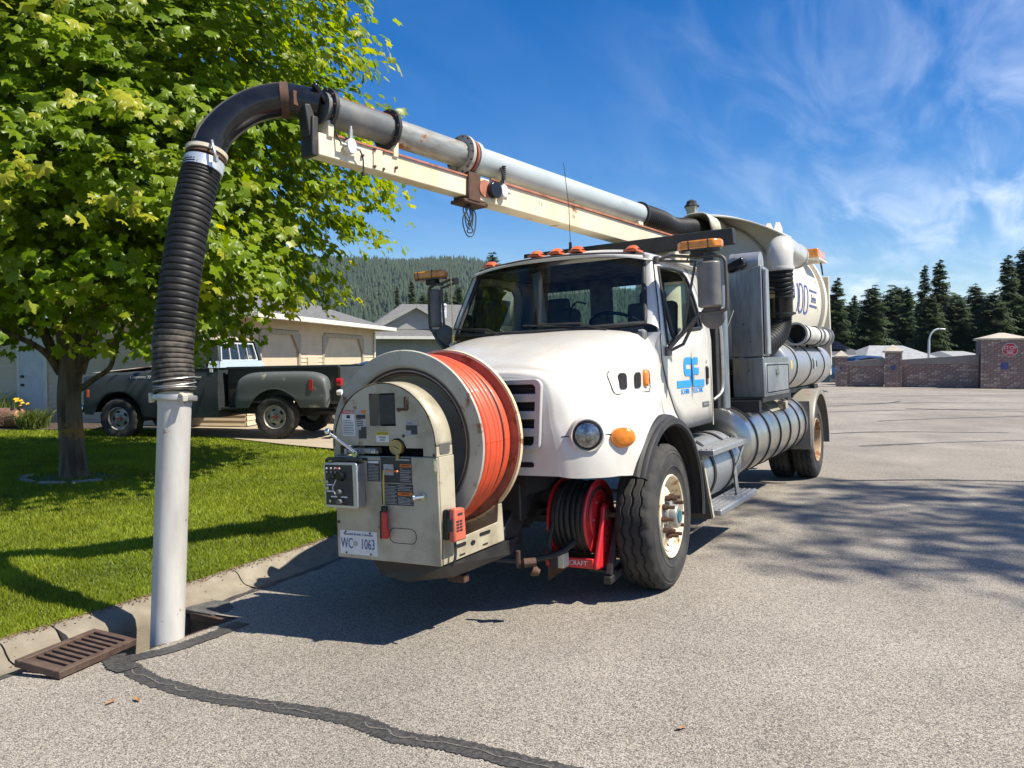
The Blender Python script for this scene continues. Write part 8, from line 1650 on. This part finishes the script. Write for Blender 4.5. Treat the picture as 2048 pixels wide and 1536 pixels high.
# ------------------------------------------------------------------ drain grate lifted aside
gA, gB, gC, gD = Vector((-4.75, 2.664, -0.030)), Vector((-4.428, 2.695, -0.060)), Vector((-4.549, 3.258, -0.060)), Vector((-4.845, 3.19, -0.030))
gr_ = thing('drain_grate', 'rusty cast iron drain grate lying beside the open drain', 'grate', (gA+gC)/2)
gL = ((gC-gB)+(gD-gA)).normalized(); gWv = (gA-gB); gWv = (gWv-gL*gWv.dot(gL)).normalized(); gN = gWv.cross(gL).normalized(); gN = gN if gN.z > 0 else -gN
LN, WD, TH = 0.575, 0.335, 0.044
def gb_(l, w, n=0.0): return gL*l+gWv*w+gN*n
m = MB()
for w in (-WD/2+0.02, WD/2-0.02): m.bar(gb_(-LN/2, w, -TH/2), gb_(LN/2, w, -TH/2), 0.04, TH, tuple(gN))
for l in (-LN/2+0.022, LN/2-0.022): m.bar(gb_(l, -WD/2+0.04, -TH/2+0.001), gb_(l, WD/2-0.04, -TH/2+0.001), 0.044, TH, tuple(gN))
m.build('grate_frame', 'cast_iron', gr_, bevel=0.005)
first = None
for k in range(9):
    l = -LN/2+0.044+(LN-0.088)*(k+0.5)/9+0.0; 
    if first is None: m = MB(); m.bar(gb_(0, -WD/2+0.04, -TH/2-0.003), gb_(0, WD/2-0.04, -TH/2-0.003), 0.026, TH-0.012, tuple(gN)); first = m.build('grate_bar', 'cast_iron', gr_, bevel=0.003); first.location = gL*l
    else: dup(first, gr_, location=gL*l)
# dry leaves blown onto the road
M('dry_leaf', (0.34, 0.17, 0.07), 0.7, col2=(0.24, 0.13, 0.06))
dl_me = None
for k, (x, y, lb_) in enumerate(((-3.85, 2.62, 'small dry orange leaf on the road near the tar seam'), (-3.75, 2.70, 'smaller dry leaf beside the orange leaf near the seam'), (-1.15, 3.6, 'tiny dry leaf in the middle foreground of the road'))):
    if dl_me is None:
        m = MB(); m.add([(0, -0.03, 0.003), (0.012, -0.01, 0.008), (0.010, 0.018, 0.006), (0, 0.032, 0.014), (-0.011, 0.016, 0.007), (-0.010, -0.012, 0.009), (0, 0, 0.002)], [(0, 1, 6), (1, 2, 6), (2, 3, 6), (3, 4, 6), (4, 5, 6), (5, 0, 6)]); o = m.build('dry_leaf', 'dry_leaf', smooth=0); dl_me = o.data
    else: o = bpy.data.objects.new('dry_leaf', dl_me); COL.objects.link(o)
    o.location = (x, y, gz(x, y)+0.005); o.rotation_euler = (0, 0, k*1.3); tag(o, lb_, 'leaf', 'dry leaves on the road')

# ------------------------------------------------------------------ air
hm = bpy.data.materials.new('haze'); hm.use_nodes = True; hn_ = hm.node_tree.nodes; hn_.remove(hn_['Principled BSDF'])
pv = hn_.new('ShaderNodeVolumePrincipled'); pv.inputs['Color'].default_value = (0.72, 0.82, 1.0, 1); pv.inputs['Density'].default_value = 0.00009; pv.inputs['Anisotropy'].default_value = 0.2
hm.node_tree.links.new(pv.outputs[0], hn_['Material Output'].inputs['Volume'])
MATS['haze'] = hm
m = MB(); m.box((0, 0, 85), (5600, 5600, 186)); hz = m.build('haze', 'haze', smooth=0); tag(hz, kind='stuff')
scene.cycles.volume_step_rate = 4; scene.cycles.volume_max_steps = 64
